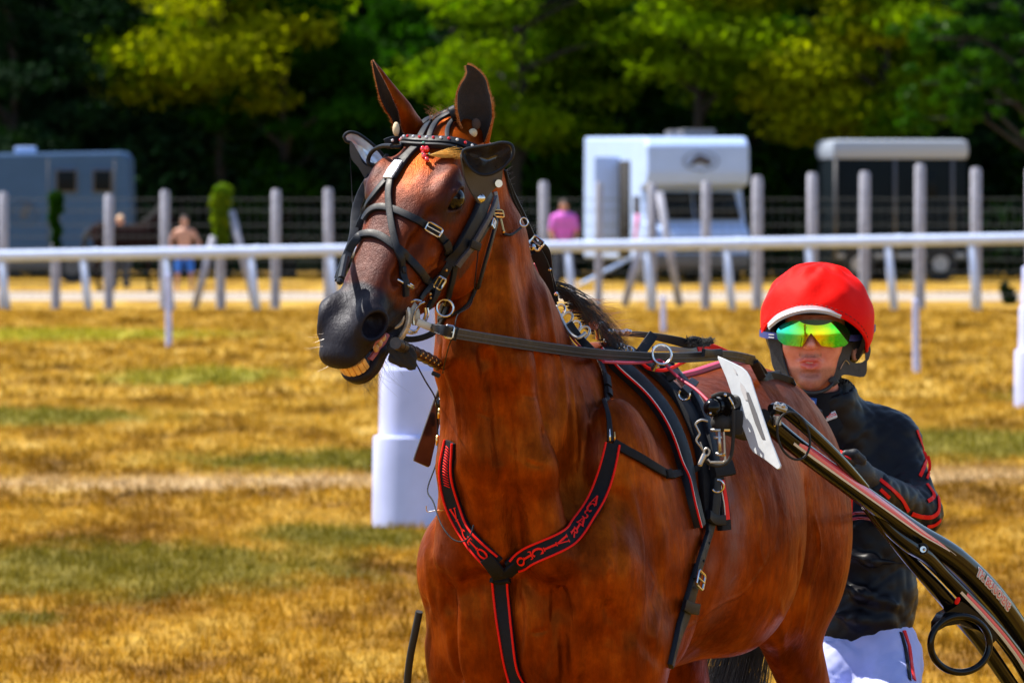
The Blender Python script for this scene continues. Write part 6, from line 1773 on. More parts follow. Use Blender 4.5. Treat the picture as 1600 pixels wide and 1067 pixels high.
# number plates
def nplate(poly, Yf, label, mat, mark=True, th=.005):
    t = empty('number_plate', tuple(W(poly[0][0], poly[0][1], Yf(*poly[0]))), label, 'number plate', 'racing number plates on the shafts')
    b = plate_px('plate', poly, Yf, th, mat, t)
    bm = bmesh.new(); bm.from_mesh(b.data); bmesh.ops.bevel(bm, geom=bm.edges[:], offset=.0012, segments=1, affect='EDGES'); bm.to_mesh(b.data); bm.free()
    if mark:
        dk = simple('grey_numeral', (.10, .10, .11), .6)
        e = lambda x, y: Yf(x, y) - .0025
        plate_px('numeral', [(1165.5, 612), (1169.5, 613), (1182, 645), (1195.5, 686), (1190, 685), (1180, 662), (1168, 625)], e, .0008, dk, t)
        plate_px('numeral', [(1157, 597), (1162, 603), (1167, 613), (1169, 626), (1164, 624), (1159, 613), (1156.5, 603)], e, .0008, simple('worn_numeral', (.42, .41, .42), .6), t)
        plate_px('numeral', [(1145, 573), (1149, 578), (1152, 585), (1149, 583)], e, .0008, bpy.data.materials['worn_numeral'], t)
    return t
M_PLATE = simple('scuffed_white_plate', (.50, .53, .56), .42, noise=.06, nscale=30, bump=.2, bscale=60, rvar=.12)
nplate([(1121, 556), (1131, 560), (1146, 567), (1158, 573), (1166, 580), (1172, 590), (1188, 640), (1204, 688), (1219.5, 727), (1218, 732), (1214, 733), (1196, 719), (1176, 706), (1171, 698), (1158, 662), (1146, 625), (1134, 590), (1121, 560)],
       lambda x, y: 15.22 - (x - 1120) * .0014 + (733 - y) * .0005, 'white number plate with a grey numeral 1 standing on the near shaft', M_PLATE)
nplate([(689, 598), (698, 594), (701, 606), (688, 660), (673, 727), (670, 730), (648, 720), (648, 715), (660, 680), (676, 634)],
       lambda x, y: 15.52 + (x - 650) * .002, 'dark back of the number plate hanging beyond the neck', simple('plate_back', (.045, .032, .024), .3, noise=.5, nscale=25, coat=.3), False)
# cords beyond the neck
ct = MB(); ct.tube(catmull([W(649, 566, 14.7), W(664, 594, 14.85), W(680, 622, 15.0), W(683, 650, 15.1), W(684, 690, 15.1), W(682, 722, 15.05), W(668, 764, 14.95), (W(677, 784, 14.85)), W(689, 818, 14.74), W(705, 840, 14.70), W(721, 846, 14.68), W(734, 838, 14.67), W(740, 820, 14.68)], 6), .0017, n=6)
cordx = tag(ct.build('cord', M_NYLON), 'thin black cord hanging past the shaft tip in front of the right shoulder', 'cord')
for px, py, Y in ((687, 646, 15.08), (684, 688, 15.1)):
    mb = MB(); mb.tube([W(px, py - 8, Y), W(px - 1, py + 8, Y)], .0038, n=8); mb.build('clip', M_BRASS, cordx)
mb = MB(); mb.tube(catmull([on(697, 797, .003, 14.9), on(682, 797, .003, 14.95), W(668, 799, 15.0), W(666, 790, 15.0)], 4), .0013, n=5); tag(mb.build('cord', M_STEEL), 'short pale cord lying across the right shoulder beside the breast collar', 'cord')
mb = MB(); mb.tube(catmull([W(697, 690, 15.2), W(694, 720, 15.2), W(700, 735, 15.15)], 4), .005, n=6); mb.build('clip', M_RUBBER, cordx)
# studded head pole
pole = empty('head_pole', tuple(W(640, 552, 14.5)), 'dark leather head pole with rows of brass studs beneath the jaw', 'head pole')
pt = Tube('pole', [(618, 536, 14.42), (640, 547, 14.55), (670, 561, 14.80), (700, 578, 15.10), (725, 592, 15.35)], [.013, .0125, .0125, .0125, .012], simple('dark_wrap', (.028, .018, .013), .4, noise=.5, nscale=80), pole)
for i in range(7):
    for j, a in enumerate((.15, .62)):
        mb = MB(); mb.ball(pt.at(.22 + i * .066 + j * .02, a, .0005), .0026, 8); mb.build('stud', M_BRASS, pole)
for i in range(12):
    mb = MB(); c = pt.P[min(4 + i * 3, len(pt.P) - 2)]; t = (pt.P[5 + i * 3 if 5 + i * 3 < len(pt.P) else -1] - c).normalized()
    mb.torus(c, tuple(t), .0125, .0014, n=16, m=4, up=(0, 0, 1)); mb.build('wrap', M_LEATHER, pole)
def wrapf(S):
    for px, py, r in ((616, 544, .015), (628, 553, .017), (640, 558, .016), (624, 564, .011), (636, 548, .013), (641, 568, .011)): S.ell(0, np.array(W(px, py, 14.50)), (r, r * .8, r * .8), k=.012)
    S.seg(0, np.array(W(612, 560, 14.5)), np.array(W(645, 574, 14.5)), .008, .006, k=.012)
S = Sdf([(np.zeros(3), np.eye(3))]); wrapf(S); _c = np.array(W(628, 556, 14.5)); Vw, Fw = S.mesh(_c - .06, _c + .06, .0022)
Vw = Vw + .0016 * np.sin(Vw @ np.array([420., 90, 300]))[:, None] * np.array([.3, -.6, .7])
link('fabric_wrap', mesh_np('fabric_wrap', Vw, Fw), simple('black_fabric', (.008, .008, .011), .85, bump=.8, bscale=160), pole)
mb = MB(); mb.box(W(681, 585, 14.62), (.020, .01, .010), rot=Matrix.Rotation(R(25), 3, 'Y'), bev=.003); mb.build('strap_end', M_LEATHER, pole)
tr = Tube('trace', [(655, 955, 15.2), (648, 990, 15.22), (641, 1025, 15.25), (636, 1070, 15.3), (634, 1120, 15.3)], [.0085] * 5, M_RUBBER, None)
tag(tr.obj, 'thin black rubber tube hanging beside the right foreleg at the lower edge', 'tube')

# ------------------------------------------------------------------ driver
YD = 16.95; SD = FPX / YD
driver = empty('person', tuple(W(1350, 1040, YD + .1)), 'person driving the sulky in red helmet cover, mirrored goggles and black jacket', 'person')
HX, HY = 1264.0, 540.0
def DH(x, y, z): return Vector(((HX - 800) / SD + x, YD - .05 + y, CAMZ - (HY - HOR) / SD + z))
def dpx(px, py): return ((px - HX) / SD, (HY - py) / SD)
hc = np.array(DH(0, 0, 0))
HEADD = (hc, np.eye(3))
def driver_skin(S):
    S.ell(0, (.012, .0, .045), (.076, .098, .112)); S.ell(0, (.0, -.035, -.042), (.056, .060, .064), k=.03)
    S.ell(0, (-.003, -.074, -.088), (.028, .024, .021), k=.025)
    for s in (-1, 1):
        S.ell(0, (s * .050 + .002, -.060, .000), (.022, .026, .026), k=.03)             # cheekbone
        S.ell(0, (s * .038, -.030, -.056), (.020, .034, .028), k=.03)                    # jaw
        S.ell(0, (s * .0135 - .003, -.106, -.0005), (.0085, .012, .0080), k=.005)          # nostril wing
        S.ell(0, (s * .0085 - .003, -.115, -.0085), (.0048, .0075, .0050), k=.003, op='s') # nostril
        S.ell(0, (s * .034, -.088, .030), (.017, .012, .012), k=.012, op='s')            # eye hollow
        S.ell(0, (s * .034, -.078, .029), (.014, .012, .012), k=.006)                    # closed-over eye
        S.seg(0, (s * .018, -.098, .048), (s * .05, -.084, .046), .009, .007, k=.02)     # brow
        S.path(0, [(s * .017 - .003, -.104, -.002), (s * .030 - .003, -.092, -.028)], .004, k=.012, op='s')   # cheek fold
    S.path(0, [(-.003, -.098, .040), (-.003, -.110, .020), (-.003, -.122, .005)], [.009, .0105, .0130], k=.009)    # nose
    S.path(0, [(-.003, -.102, -.012), (-.003, -.100, -.022)], .0030, k=.006, op='s')       # philtrum
    S.path(0, [(-.033, -.082, -.038), (-.013, -.0995, -.0315), (-.003, -.101, -.0330), (.007, -.0995, -.0315), (.027, -.082, -.038)], [.003, .0062, .0056, .0062, .003], k=.0035)  # upper lip
    S.path(0, [(-.024, -.087, -.046), (-.003, -.099, -.052), (.018, -.087, -.046)], [.004, .0080, .004], k=.0035)  # lower lip
    S.path(0, [(-.022, -.096, -.0405), (-.003, -.108, -.0415), (.016, -.096, -.0405)], [.0022, .0050, .0022], k=.002, op='s')
    S.path(0, [(-.018, -.090, -.066), (-.003, -.094, -.067), (.012, -.090, -.066)], .004, k=.012, op='s')
    S.seg(0, (.02, .022, -.09), (.040, .07, -.20), .050, .048, k=.03)                        # neck
    S.ell(0, (.086, .01, .002), (.012, .022, .032), k=.008); S.ell(0, (-.066, .01, .002), (.012, .022, .032), k=.008)   # ears
S = Sdf([HEADD]); driver_skin(S)
V, F = S.mesh(hc + (-.13, -.16, -.24), hc + (.15, .14, .18), .0026)
L = V - hc
me = mesh_np('head', V, F)
lipm = np.exp(-(((L[:, 0] + .003) / .029) ** 4)) * np.exp(-(((L[:, 2] + .0420) / .0135) ** 8)) * (L[:, 1] < -.088)
stub = np.maximum(smst(-L[:, 2], .045, .060) * smst(-L[:, 1], .0, .04), np.exp(-((L[:, 2] + .022) / .006) ** 2) * (np.abs(L[:, 0] + .003) < .028) * (L[:, 1] < -.085)) * (1 - lipm)
for nm, v in (('lips', lipm), ('stubble', stub)):
    a = me.attributes.new(nm, 'FLOAT', 'POINT'); a.data.foreach_set('value', v.astype(np.float32))
def face_mat():
    m, nt, b = mat_new('face_skin')
    tc = N(nt, 'ShaderNodeTexCoord'); n = N(nt, 'ShaderNodeTexNoise', i_Scale=45.0, i_Detail=5.0); nt.links.new(tc.outputs['Object'], n.inputs['Vector'])
    r = ramp(nt, [(.3, (.78, .24, .15)), (.7, (.92, .36, .25))]); nt.links.new(n.outputs['Fac'], r.inputs[0])
    sp = N(nt, 'ShaderNodeTexNoise', i_Scale=700.0, i_Detail=2.0); nt.links.new(tc.outputs['Object'], sp.inputs['Vector'])
    a = N(nt, 'ShaderNodeAttribute', attribute_name='stubble'); l = N(nt, 'ShaderNodeAttribute', attribute_name='lips')
    f = math_n(nt, 'MULTIPLY', a.outputs['Fac'], math_n(nt, 'MULTIPLY', sp.outputs['Fac'], 1.15), None, True)
    c = mixc(nt, f, r.outputs[0], (.16, .075, .045)); c = mixc(nt, math_n(nt, 'MULTIPLY', l.outputs['Fac'], .8), c, (.60, .08, .08))
    nt.links.new(c, b.inputs['Base Color']); b.inputs['Roughness'].default_value = .42; b.inputs['Specular IOR Level'].default_value = .45
    b.inputs['Subsurface Weight'].default_value = .05; b.inputs['Subsurface Radius'].default_value = (.008, .003, .0015); b.inputs['Subsurface Scale'].default_value = 1.0
    bp = N(nt, 'ShaderNodeBump', i_Strength=.25, i_Distance=.001); nt.links.new(sp.outputs['Fac'], bp.inputs['Height']); nt.links.new(bp.outputs[0], b.inputs['Normal'])
    return m
head = link('head', me, face_mat(), driver)
mb = MB(); mb.tube(catmull([DH(-.016, -.090, -.0385), DH(-.003, -.0955, -.0385), DH(.010, -.090, -.0385)], 4), .0030, n=6); mb.build('teeth', simple('white_teeth', (.7, .68, .62), .3), driver)
# helmet: shell, red cover, visor, ear flaps, chin strap
def shell(name, c, r, lim, mat, parent, th=.006, nphi=72, nth=30, wr=None, puck=0):
    """ellipsoid cap; lim(x, y) -> lowest z (head coordinates)"""
    vs = []
    for i in range(nphi):
        ph = 2 * math.pi * i / nphi
        lo, hi = 0.05, math.pi * .80
        for _ in range(30):
            md = (lo + hi) / 2; x = c[0] + r[0] * math.sin(md) * math.cos(ph); y = c[1] + r[1] * math.sin(md) * math.sin(ph); z = c[2] + r[2] * math.cos(md)
            if z > lim(x, y): lo = md
            else: hi = md
        for j in range(nth + 1):
            t = lo * j / nth; k = 1.0 + (wr(ph, t, j / nth) if wr else 0)
            vs.append((c[0] + r[0] * k * math.sin(t) * math.cos(ph), c[1] + r[1] * k * math.sin(t) * math.sin(ph), c[2] + r[2] * k * math.cos(t)))
    n = len(vs); w = nth + 1; k2 = 1 - th / r[0]
    inn = [(c[0] + (v[0] - c[0]) * k2, c[1] + (v[1] - c[1]) * k2, c[2] + (v[2] - c[2]) * k2) for v in vs]
    fs = []
    for i in range(nphi):
        i2 = (i + 1) % nphi
        for j in range(nth):
            q = (i * w + j, i * w + j + 1, i2 * w + j + 1, i2 * w + j); fs.append(q); fs.append(tuple(n + x for x in reversed(q)))
        fs.append((i * w + nth, n + i * w + nth, n + i2 * w + nth, i2 * w + nth))
    mb = MB(); mb.add([DH(*v) for v in vs + inn], fs); return mb.build(name, mat, parent, auto=60)
def wrk(ph, t, f):
    return .045 * math.exp(-((t - .42) / .26) ** 2) * (abs(math.sin(ph * 3.5 + 1.6 * math.sin(3 * t + ph))) ** 2 - .4) + .02 * math.exp(-((t - 1.0) / .3) ** 2) * math.sin(ph * 8 + 4 * t) + .022 * math.sin(ph * 9 + 3 * math.sin(t * 5)) * math.exp(-((f - .22) / .16) ** 2) + .006 * math.sin(ph * 23 + t * 9) * (f ** 6) + .008 * math.sin(ph * 4 + t * 11) + .006 * abs(math.sin(ph * 6.5 + t * 4)) + .006 * math.sin(ph * 13 - t * 14) * math.exp(-((t - .8) / .3) ** 2)
M_HEL = simple('red_helmet_cloth', (.85, .004, .001), .65, spec=.10, noise=.08, nscale=14, bump=.25, bscale=90)
def caplim(x, y): return (.020 + .60 * max(0, -y - .02) if y < -.02 else .020 - .14 * (y + .02)) - .22 * (x - .02) * (1 if x > 0 else .55)
helm = shell('helmet_cover', (.020, .022, .062), (.144, .168, .146), caplim, M_HEL, driver, wr=wrk)
M_HB = simple('helmet_black', (.012, .013, .015), .45, spec=.5, noise=.2, nscale=60)
def shlim(x, y): return .082 if y < -.07 else (.082 - (y + .07) * 1.9 if y < -.01 else -.035 - .2 * max(0, y))
shell('helmet_shell', (.020, .022, .055), (.136, .158, .140), lambda x, y: max(shlim(x, y), -.06), M_HB, driver, th=.012)
# stitched hem
hem = []
for i in range(72):
    ph = 2 * math.pi * i / 72; lo, hi = .05, 2.5
    for _ in range(30):
        md = (lo + hi) / 2; x = .020 + .144 * math.sin(md) * math.cos(ph); y = .022 + .168 * math.sin(md) * math.sin(ph); z = .062 + .146 * math.cos(md)
        if z > caplim(x, y): lo = md
        else: hi = md
    hem.append(DH(x, y, z))
mb = MB(); mb.tube(hem, .0042, n=8, closed=True); mb.build('hem', M_HEL, helm)
mb = MB()
for i in range(0, 72):
    a = hem[i] + Vector((0, 0, .011)); b = hem[(i + 1) % 72] + Vector((0, 0, .011)); c = Vector(DH(.02, .022, .062))
    o_ = lambda p: p + (p - c).normalized() * .0035
    mb.tube([o_(a), o_(a.lerp(b, .55))], .0009, n=4)
mb.build('stitching', simple('dark_red_thread', (.12, .01, .01), .7), helm)
mb = MB(); vi = catmull([DH(-.110, -.075, .058), DH(-.085, -.105, .083), DH(-.045, -.125, .100), DH(-.006, -.130, .106), (DH(.035, -.125, .103)), DH(.070, -.108, .092), DH(.088, -.085, .080)], 4)
vo = catmull([DH(-.106, -.090, .050), DH(-.082, -.140, .072), DH(-.045, -.168, .088), DH(-.006, -.176, .094), DH(.035, -.168, .090), DH(.068, -.140, .079), DH(.086, -.100, .072)], 4)
n_ = len(vi); u_ = Vector((0, 0, .006)); mb.add(vi + vo + [p - u_ for p in vi] + [p - u_ * 1.2 for p in vo], [])
fsv = []
for i in range(n_ - 1):
    fsv += [(i, i + 1, n_ + i + 1, n_ + i), (2 * n_ + i, 3 * n_ + i, 3 * n_ + i + 1, 2 * n_ + i + 1), (n_ + i, n_ + i + 1, 3 * n_ + i + 1, 3 * n_ + i)]
mb.f = [list(f) for f in fsv]; mb.mi = [0] * len(fsv); mb.build('visor', simple('visor_grey', (.34, .35, .38), .3, coat=.3), driver)
mb = MB(); mb.tube(vo, .0032, n=8); mb.build('visor_rim', simple('rim_white', (.7, .7, .72), .4), driver)
def flap(name, poly, yf, th, mat):
    """padded panel: outline in photo pixels, depth function of px (head coordinates)"""
    o = smooth_poly(poly, 4); mb = MB(); n = len(o)
    a = [DH(dpx(x, y)[0], yf(x, y), dpx(x, y)[1]) for x, y in o]
    mb.add(a + [p + Vector((0, th, 0)) for p in a], [tuple(range(n)), tuple(range(2 * n - 1, n - 1, -1))] + [(i, n + i, n + (i + 1) % n, (i + 1) % n) for i in range(n)])
    return mb.build(name, mat, driver)
M_FLAP = simple('padded_flap', (.030, .030, .032), .6, noise=.3, nscale=70, bump=.4, bscale=300)
yr = lambda x, y: -.048 + max(0, x - 1308) * .00155
flap('ear_flap', [(1302, 560), (1309, 546), (1318, 536), (1330, 534), (1330, 545), (1326, 556), (1326, 562), (1332, 566), (1345, 566), (1352, 562), (1354, 566), (1349, 588), (1317, 584), (1308, 592), (1301, 600), (1296, 596), (1298, 578)], yr, .022, M_FLAP)
flap('ear_flap', [(1330, 534), (1345, 530), (1354, 529), (1360, 545), (1357, 560), (1352, 564), (1350, 548), (1342, 542), (1332, 546)], yr, .020, M_FLAP)
flap('ear_flap', [(1194, 511), (1204, 514), (1214, 525), (1219, 543), (1222, 560), (1225, 583), (1214, 584), (1205, 570), (1200, 540)], lambda x, y: -.035 - (x - 1194) * .0009, .022, M_FLAP)
mb = MB(); mb.ball(DH(*((dpx(1334, 552)[0],) + (.0,) + (dpx(1334, 552)[1],))), (.010, .010, .018), 12); mb.build('ear', M_SKIN, driver)
mb = MB(); mb.tube(catmull([DH(dpx(1220, 560)[0], -.045, dpx(1220, 560)[1]), DH(dpx(1227, 583)[0], -.060, dpx(1227, 583)[1]), DH(dpx(1238, 600)[0], -.080, dpx(1238, 600)[1]), DH(dpx(1256, 610)[0], -.090, dpx(1256, 610)[1]), DH(dpx(1276, 610)[0], -.084, dpx(1276, 610)[1]), DH(dpx(1292, 603)[0], -.072, dpx(1292, 603)[1]), DH(dpx(1302, 590)[0], -.055, dpx(1302, 590)[1])], 6), .0050, n=8)
mb.build('chin_strap', M_HB, driver)
mb = MB(); mb.tube(catmull([DH(dpx(1218, 545)[0], -.05, dpx(1218, 545)[1]), DH(dpx(1224, 570)[0], -.064, dpx(1224, 570)[1]), DH(dpx(1229, 585)[0], -.070, dpx(1229, 585)[1])], 4), .0035, n=6)
mb.box(DH(dpx(1299, 594)[0], -.062, dpx(1299, 594)[1]), (.020, .010, .022), rot=Matrix.Rotation(R(-35), 3, 'Y'), bev=.003); mb.build('strap_buckle', M_HB, driver)
mb = MB(); mb.tube(catmull([DH(dpx(1310, 575)[0], yr(1310, 0) - .003, dpx(1310, 575)[1]), DH(dpx(1318, 562)[0], yr(1318, 0) - .003, dpx(1318, 562)[1]), DH(dpx(1325, 568)[0], yr(1325, 0) - .003, dpx(1325, 568)[1])], 4), .0012, n=5); mb.build('stitching', M_DULL, driver)
# mirrored goggles
def goggle_mat():
    m, nt, b = mat_new('mirror_lens')
    tc = N(nt, 'ShaderNodeTexCoord'); sp = N(nt, 'ShaderNodeSeparateXYZ'); nt.links.new(tc.outputs['Generated'], sp.inputs[0])
    n = N(nt, 'ShaderNodeTexNoise', i_Scale=3.0, i_Detail=2.0); nt.links.new(tc.outputs['Generated'], n.inputs['Vector'])
    f = math_n(nt, 'ADD', sp.outputs[0], math_n(nt, 'MULTIPLY', math_n(nt, 'SUBTRACT', n.outputs['Fac'], .5), .25))
    r = ramp(nt, [(0, (.02, .45, .75)), (.16, (.03, .75, .35)), (.34, (.35, .85, .02)), (.5, (.95, .75, .01)), (.62, (.70, .80, .01)), (.78, (.06, .75, .04)), (1, (.02, .5, .25))])
    nt.links.new(f, r.inputs[0]); nt.links.new(r.outputs[0], b.inputs['Base Color'])
    b.inputs['Metallic'].default_value = .95; b.inputs['Roughness'].default_value = .07; b.inputs['Coat Weight'].default_value = .3
    return m
gt = [(-54, 24), (-50, 31), (-44, 36), (-30, 41), (0, 42), (31, 41), (42, 38), (53, 33), (62, 22)]
gbm = [(-54, 22), (-52, 11), (-43, 3), (-16, .4), (-13, 4), (-7, 15), (-2, 22), (4, 15), (14, 2), (20, 1), (35, -1), (52, 1), (58, 6), (62, 20)]
xs_ = np.linspace(-54, 62, 70); ztop = np.interp(xs_, [p[0] for p in gt], [p[1] for p in gt]); zbot = np.interp(xs_, [p[0] for p in gbm], [p[1] for p in gbm])
vs = []; mrow = 8
def gy(x, z): xx = (x - 0) / SD; return -.138 + 6.2 * xx * xx + abs(xx) ** 3 * 14 + .25 * (z / SD - .03) ** 2 * 10
for i, x in enumerate(xs_):
    for j in range(mrow + 1):
        z = zbot[i] + (max(ztop[i], zbot[i] + .3) - zbot[i]) * j / mrow; vs.append((x / SD, gy(x, z), z / SD))
fs = [(i * (mrow + 1) + j, (i + 1) * (mrow + 1) + j, (i + 1) * (mrow + 1) + j + 1, i * (mrow + 1) + j + 1) for i in range(len(xs_) - 1) for j in range(mrow)]
nV = len(vs); mb = MB(); mb.add([DH(*v) for v in vs] + [DH(v[0], v[1] + .0022, v[2]) for v in vs], fs + [tuple(nV + x for x in reversed(f)) for f in fs])
gog = mb.build('goggles', goggle_mat(), driver)
mb = MB(); i0, i1 = 20, 52
tp = [DH(xs_[i] / SD, gy(xs_[i], ztop[i]) - .002, (ztop[i] + .5) / SD) for i in range(i0, i1)]
bt = [DH(xs_[i] / SD, gy(xs_[i], ztop[i]) - .002, (ztop[i] - 8 * math.sin(math.pi * (i - i0) / (i1 - 1 - i0)) ** .6) / SD) for i in range(i0, i1)]
nn_ = len(tp); mb.add(tp + bt, [(i, i + 1, nn_ + i + 1, nn_ + i) for i in range(nn_ - 1)]); mb.build('brow_frame', simple('dark_green_frame', (.01, .06, .02), .3), gog)
M_NAVY = simple('navy_band', (.012, .030, .20), .5)
def band(name, pts, w, mat, parent):
    C = catmull([DH(dpx(x, y)[0], d, dpx(x, y)[1]) for x, y, d in pts], 5); n = len(C); mb = MB(); up = Vector((0, 0, w / 2)); ou = []
    for i, p in enumerate(C):
        t = (C[min(i + 1, n - 1)] - C[max(i - 1, 0)]).normalized(); ou.append(Vector((t.y, -t.x, 0)).normalized() * .002)
    mb.add([p + up for p in C] + [p - up for p in C] + [p + up + o for p, o in zip(C, ou)] + [p - up + o for p, o in zip(C, ou)], [])
    f = []
    for i in range(n - 1): f += [(i, n + i, n + i + 1, i + 1), (2 * n + i, 2 * n + i + 1, 3 * n + i + 1, 3 * n + i), (i, i + 1, 2 * n + i + 1, 2 * n + i), (n + i, 3 * n + i, 3 * n + i + 1, n + i + 1)]
    mb.f = [list(x) for x in f]; mb.mi = [0] * len(f); return mb.build(name, mat, parent)
band('head_band', [(1321, 526, -.064), (1334, 527, -.045), (1348, 524, -.012), (1359, 519, .02), (1367.5, 512, .06)], .016, M_NAVY, gog)
band('head_band', [(1214, 524, -.085), (1200, 523, -.066), (1191, 522, -.03), (1185.5, 520, .01)], .016, M_NAVY, gog)
band('band_print', [(1206, 521.5, -.0795), (1198, 521, -.065)], .0018, M_WTRIM, gog); band('band_print', [(1206, 526, -.0795), (1198, 525.5, -.065)], .0018, M_WTRIM, gog)

# ---- jacket
M_JACK = simple('black_jacket', (.005, .005, .008), .45, noise=.2, nscale=20, bump=.3, bscale=30, spec=.2)
def DP(px, py, dy=0.0): return np.array(W(px, py, YD + dy))
ex = np.array([1.0, 0, 0])
def jacket(S):
    S.eseg(0, DP(1322, 700, .08), DP(1345, 840, .03), (.150, .115), (.135, .120), ex, k=.05)
    S.eseg(0, DP(1345, 840, .03), DP(1350, 960, .02), (.138, .120), (.122, .115), ex, k=.05)
    S.eseg(0, DP(1350, 930, .02), DP(1346, 985, .0), (.132, .125), (.118, .12), ex, k=.03)
    S.seg(0, DP(1300, 664, .08), DP(1394, 686, .06), .057, .064, k=.05)                      # left shoulder line
    S.seg(0, DP(1300, 668, .08), DP(1235, 695, .10), .055, .058, k=.05)
    S.seg(0, DP(1394, 700, .06), DP(1430, 798, -.05), .070, .063, k=.04)                     # upper arm
    S.seg(0, DP(1431, 803, -.05), DP(1366, 764, -.27), .062, .046, k=.03)                    # forearm
    S.seg(0, DP(1228, 700, .10), DP(1200, 800, .0), .066, .058, k=.04)
    S.seg(0, DP(1200, 800, .0), DP(1265, 770, -.27), .056, .042, k=.03)
    S.eseg(0, DP(1300, 668, .03), DP(1291, 627, .0), (.104, .100), (.082, .088), ex, k=.03)  # collar
    S.ell(0, DP(1287, 604, -.01), (.072, .080, .052), k=.006, op='s')
    # cloth folds: raised ridges and sunk creases
    for a, b_ in [((1290, 900), (1400, 945)), ((1300, 860), (1420, 880)), ((1290, 955), (1390, 970))]:
        S.path(0, [DP(*a, -.115), DP((a[0] + b_[0]) / 2, (a[1] + b_[1]) / 2 + 6, -.128), DP(*b_, -.10)], [.002, .005, .002], k=.04)
S = Sdf([(np.zeros(3), np.eye(3))]); jacket(S)
V, F = S.mesh((.52, 16.4, .70), (1.10, 17.3, 1.50), .006)
rn = np.random.default_rng(5)
# gentle creasing along the surface
def fold(P):
    f = np.zeros(len(P))
    for i in range(7):
        k = rn.normal(size=3); k /= np.linalg.norm(k); k *= rn.uniform(35, 95); w = rn.normal(size=3) * 22
        f += np.abs(np.sin(P @ k + 2.2 * np.sin(P @ w))) * .9
    return f / 7
me = mesh_np('jacket', V, F); me.update()
nrm = np.zeros(len(V) * 3, np.float32); me.vertices.foreach_get('normal', nrm)
V = V + nrm.reshape(-1, 3) * ((fold(V) - .55) * .011)[:, None]
me.vertices.foreach_set('co', V.astype(np.float32).ravel()); me.update()
jk = link('jacket', me, M_JACK, driver)
JB = BVHTree.FromPolygons([Vector(v) for v in V], F.tolist())
for pts, w in [([(1432, 672), (1441, 698), (1446, 716), (1444, 728), (1437, 744)], .0095), ([(1450, 712), (1453, 728), (1448, 748)], .0075),
               ([(1448, 756), (1459, 772), (1457, 778), (1449, 783)], .010), ([(1466, 776), (1466, 798), (1456, 807), (1440, 807), (1424, 802)], .011), ([(1469, 812), (1460, 820), (1448, 822)], .010),
               ([(1372, 747), (1390, 762), (1407, 778), (1419, 798)], .010), ([(1375, 764), (1389, 777)], .009)]:
    st_ = Strap('red_stripe', pts, w, M_RED, jk, th=.0012, lift=.0022, bvh=JB, step=.005, smooth=2)
def logo():
    base, n = first_hit(1297, 650, JB)
    if base is None: base = W(1297, 650, YD - .05)
    nrm = Vector((-.1, -1, .25)).normalized(); x = Vector((.93, 0, .36)); x = (x - nrm * x.dot(nrm)).normalized(); y = nrm.cross(x)
    if y.z < 0: y = -y
    o = base + nrm * .004
    mb = MB(); mb.prism([(-.0165, -.009), (-.0145, -.0105), (.0145, -.0105), (.0165, -.009), (.0165, .009), (.0145, .0105), (-.0145, .0105), (-.0165, .009)], x, y, nrm, o, .003); mb.build('badge', M_WTRIM, jk)
    V, F = text_mesh('Alba', .017); mb = MB(); mb.add([o + nrm * .0022 + x * (v[0] + .001) + y * v[1] for v in V], F); link('badge_print', mb.mesh('badge_print'), M_RED, jk, smooth=False)
    mb = MB(); mb.prism([(-.014, -.006), (-.010, -.004), (-.011, .004), (-.0145, .005)], x, y, nrm, o + nrm * .0022, .0006); mb.build('badge_print', M_RUBBER, jk)
logo()
# collar lining with blue label
def warmer(S):
    S.eseg(0, DP(1287, 660, -.01), DP(1277, 622, -.03), (.074, .074), (.066, .064), ex, k=.02)
    S.ell(0, DP(1275, 603, -.04), (.062, .062, .026), k=.006, op='s')
S = Sdf([(np.zeros(3), np.eye(3))]); warmer(S); Vw, Fw = S.mesh((.58, 16.7, 1.28), (.95, 17.2, 1.52), .004)
link('neck_warmer', mesh_np('neck_warmer', Vw, Fw), M_NYLON, driver)
def label():
    nrm = Vector((-.2, -1, .15)).normalized(); x = Vector((1, -.1, -.10)).normalized(); x = (x - nrm * x.dot(nrm)).normalized(); y = nrm.cross(x)
    if y.z < 0: y = -y
    o = Vector(DP(1266, 630, -.106))
    mb = MB(); mb.prism([(-.014, -.014), (.015, -.014), (.015, .014), (-.014, .014)], x, y, nrm, o, .003); mb.build('blue_label', simple('label_blue', (.03, .12, .5), .5), jk)
    mb = MB(); mb.prism([(.012 * math.cos(a), .009 * math.sin(a)) for a in np.linspace(0, 2 * math.pi, 20, endpoint=False)], x, y, nrm, o + nrm * .002, .001); mb.build('label_oval', M_WTRIM, jk)
    mb = MB(); mb.tube([o + nrm * .003 + x * a + y * b for a, b in ((-.004, .005), (.0, -.004), (.005, .004))], .0008, n=4); mb.tube([o + nrm * .003 + x * a + y * b for a, b in ((-.005, 0), (.006, .001))], .0008, n=4); mb.build('label_mark', M_RUBBER, jk)
label()
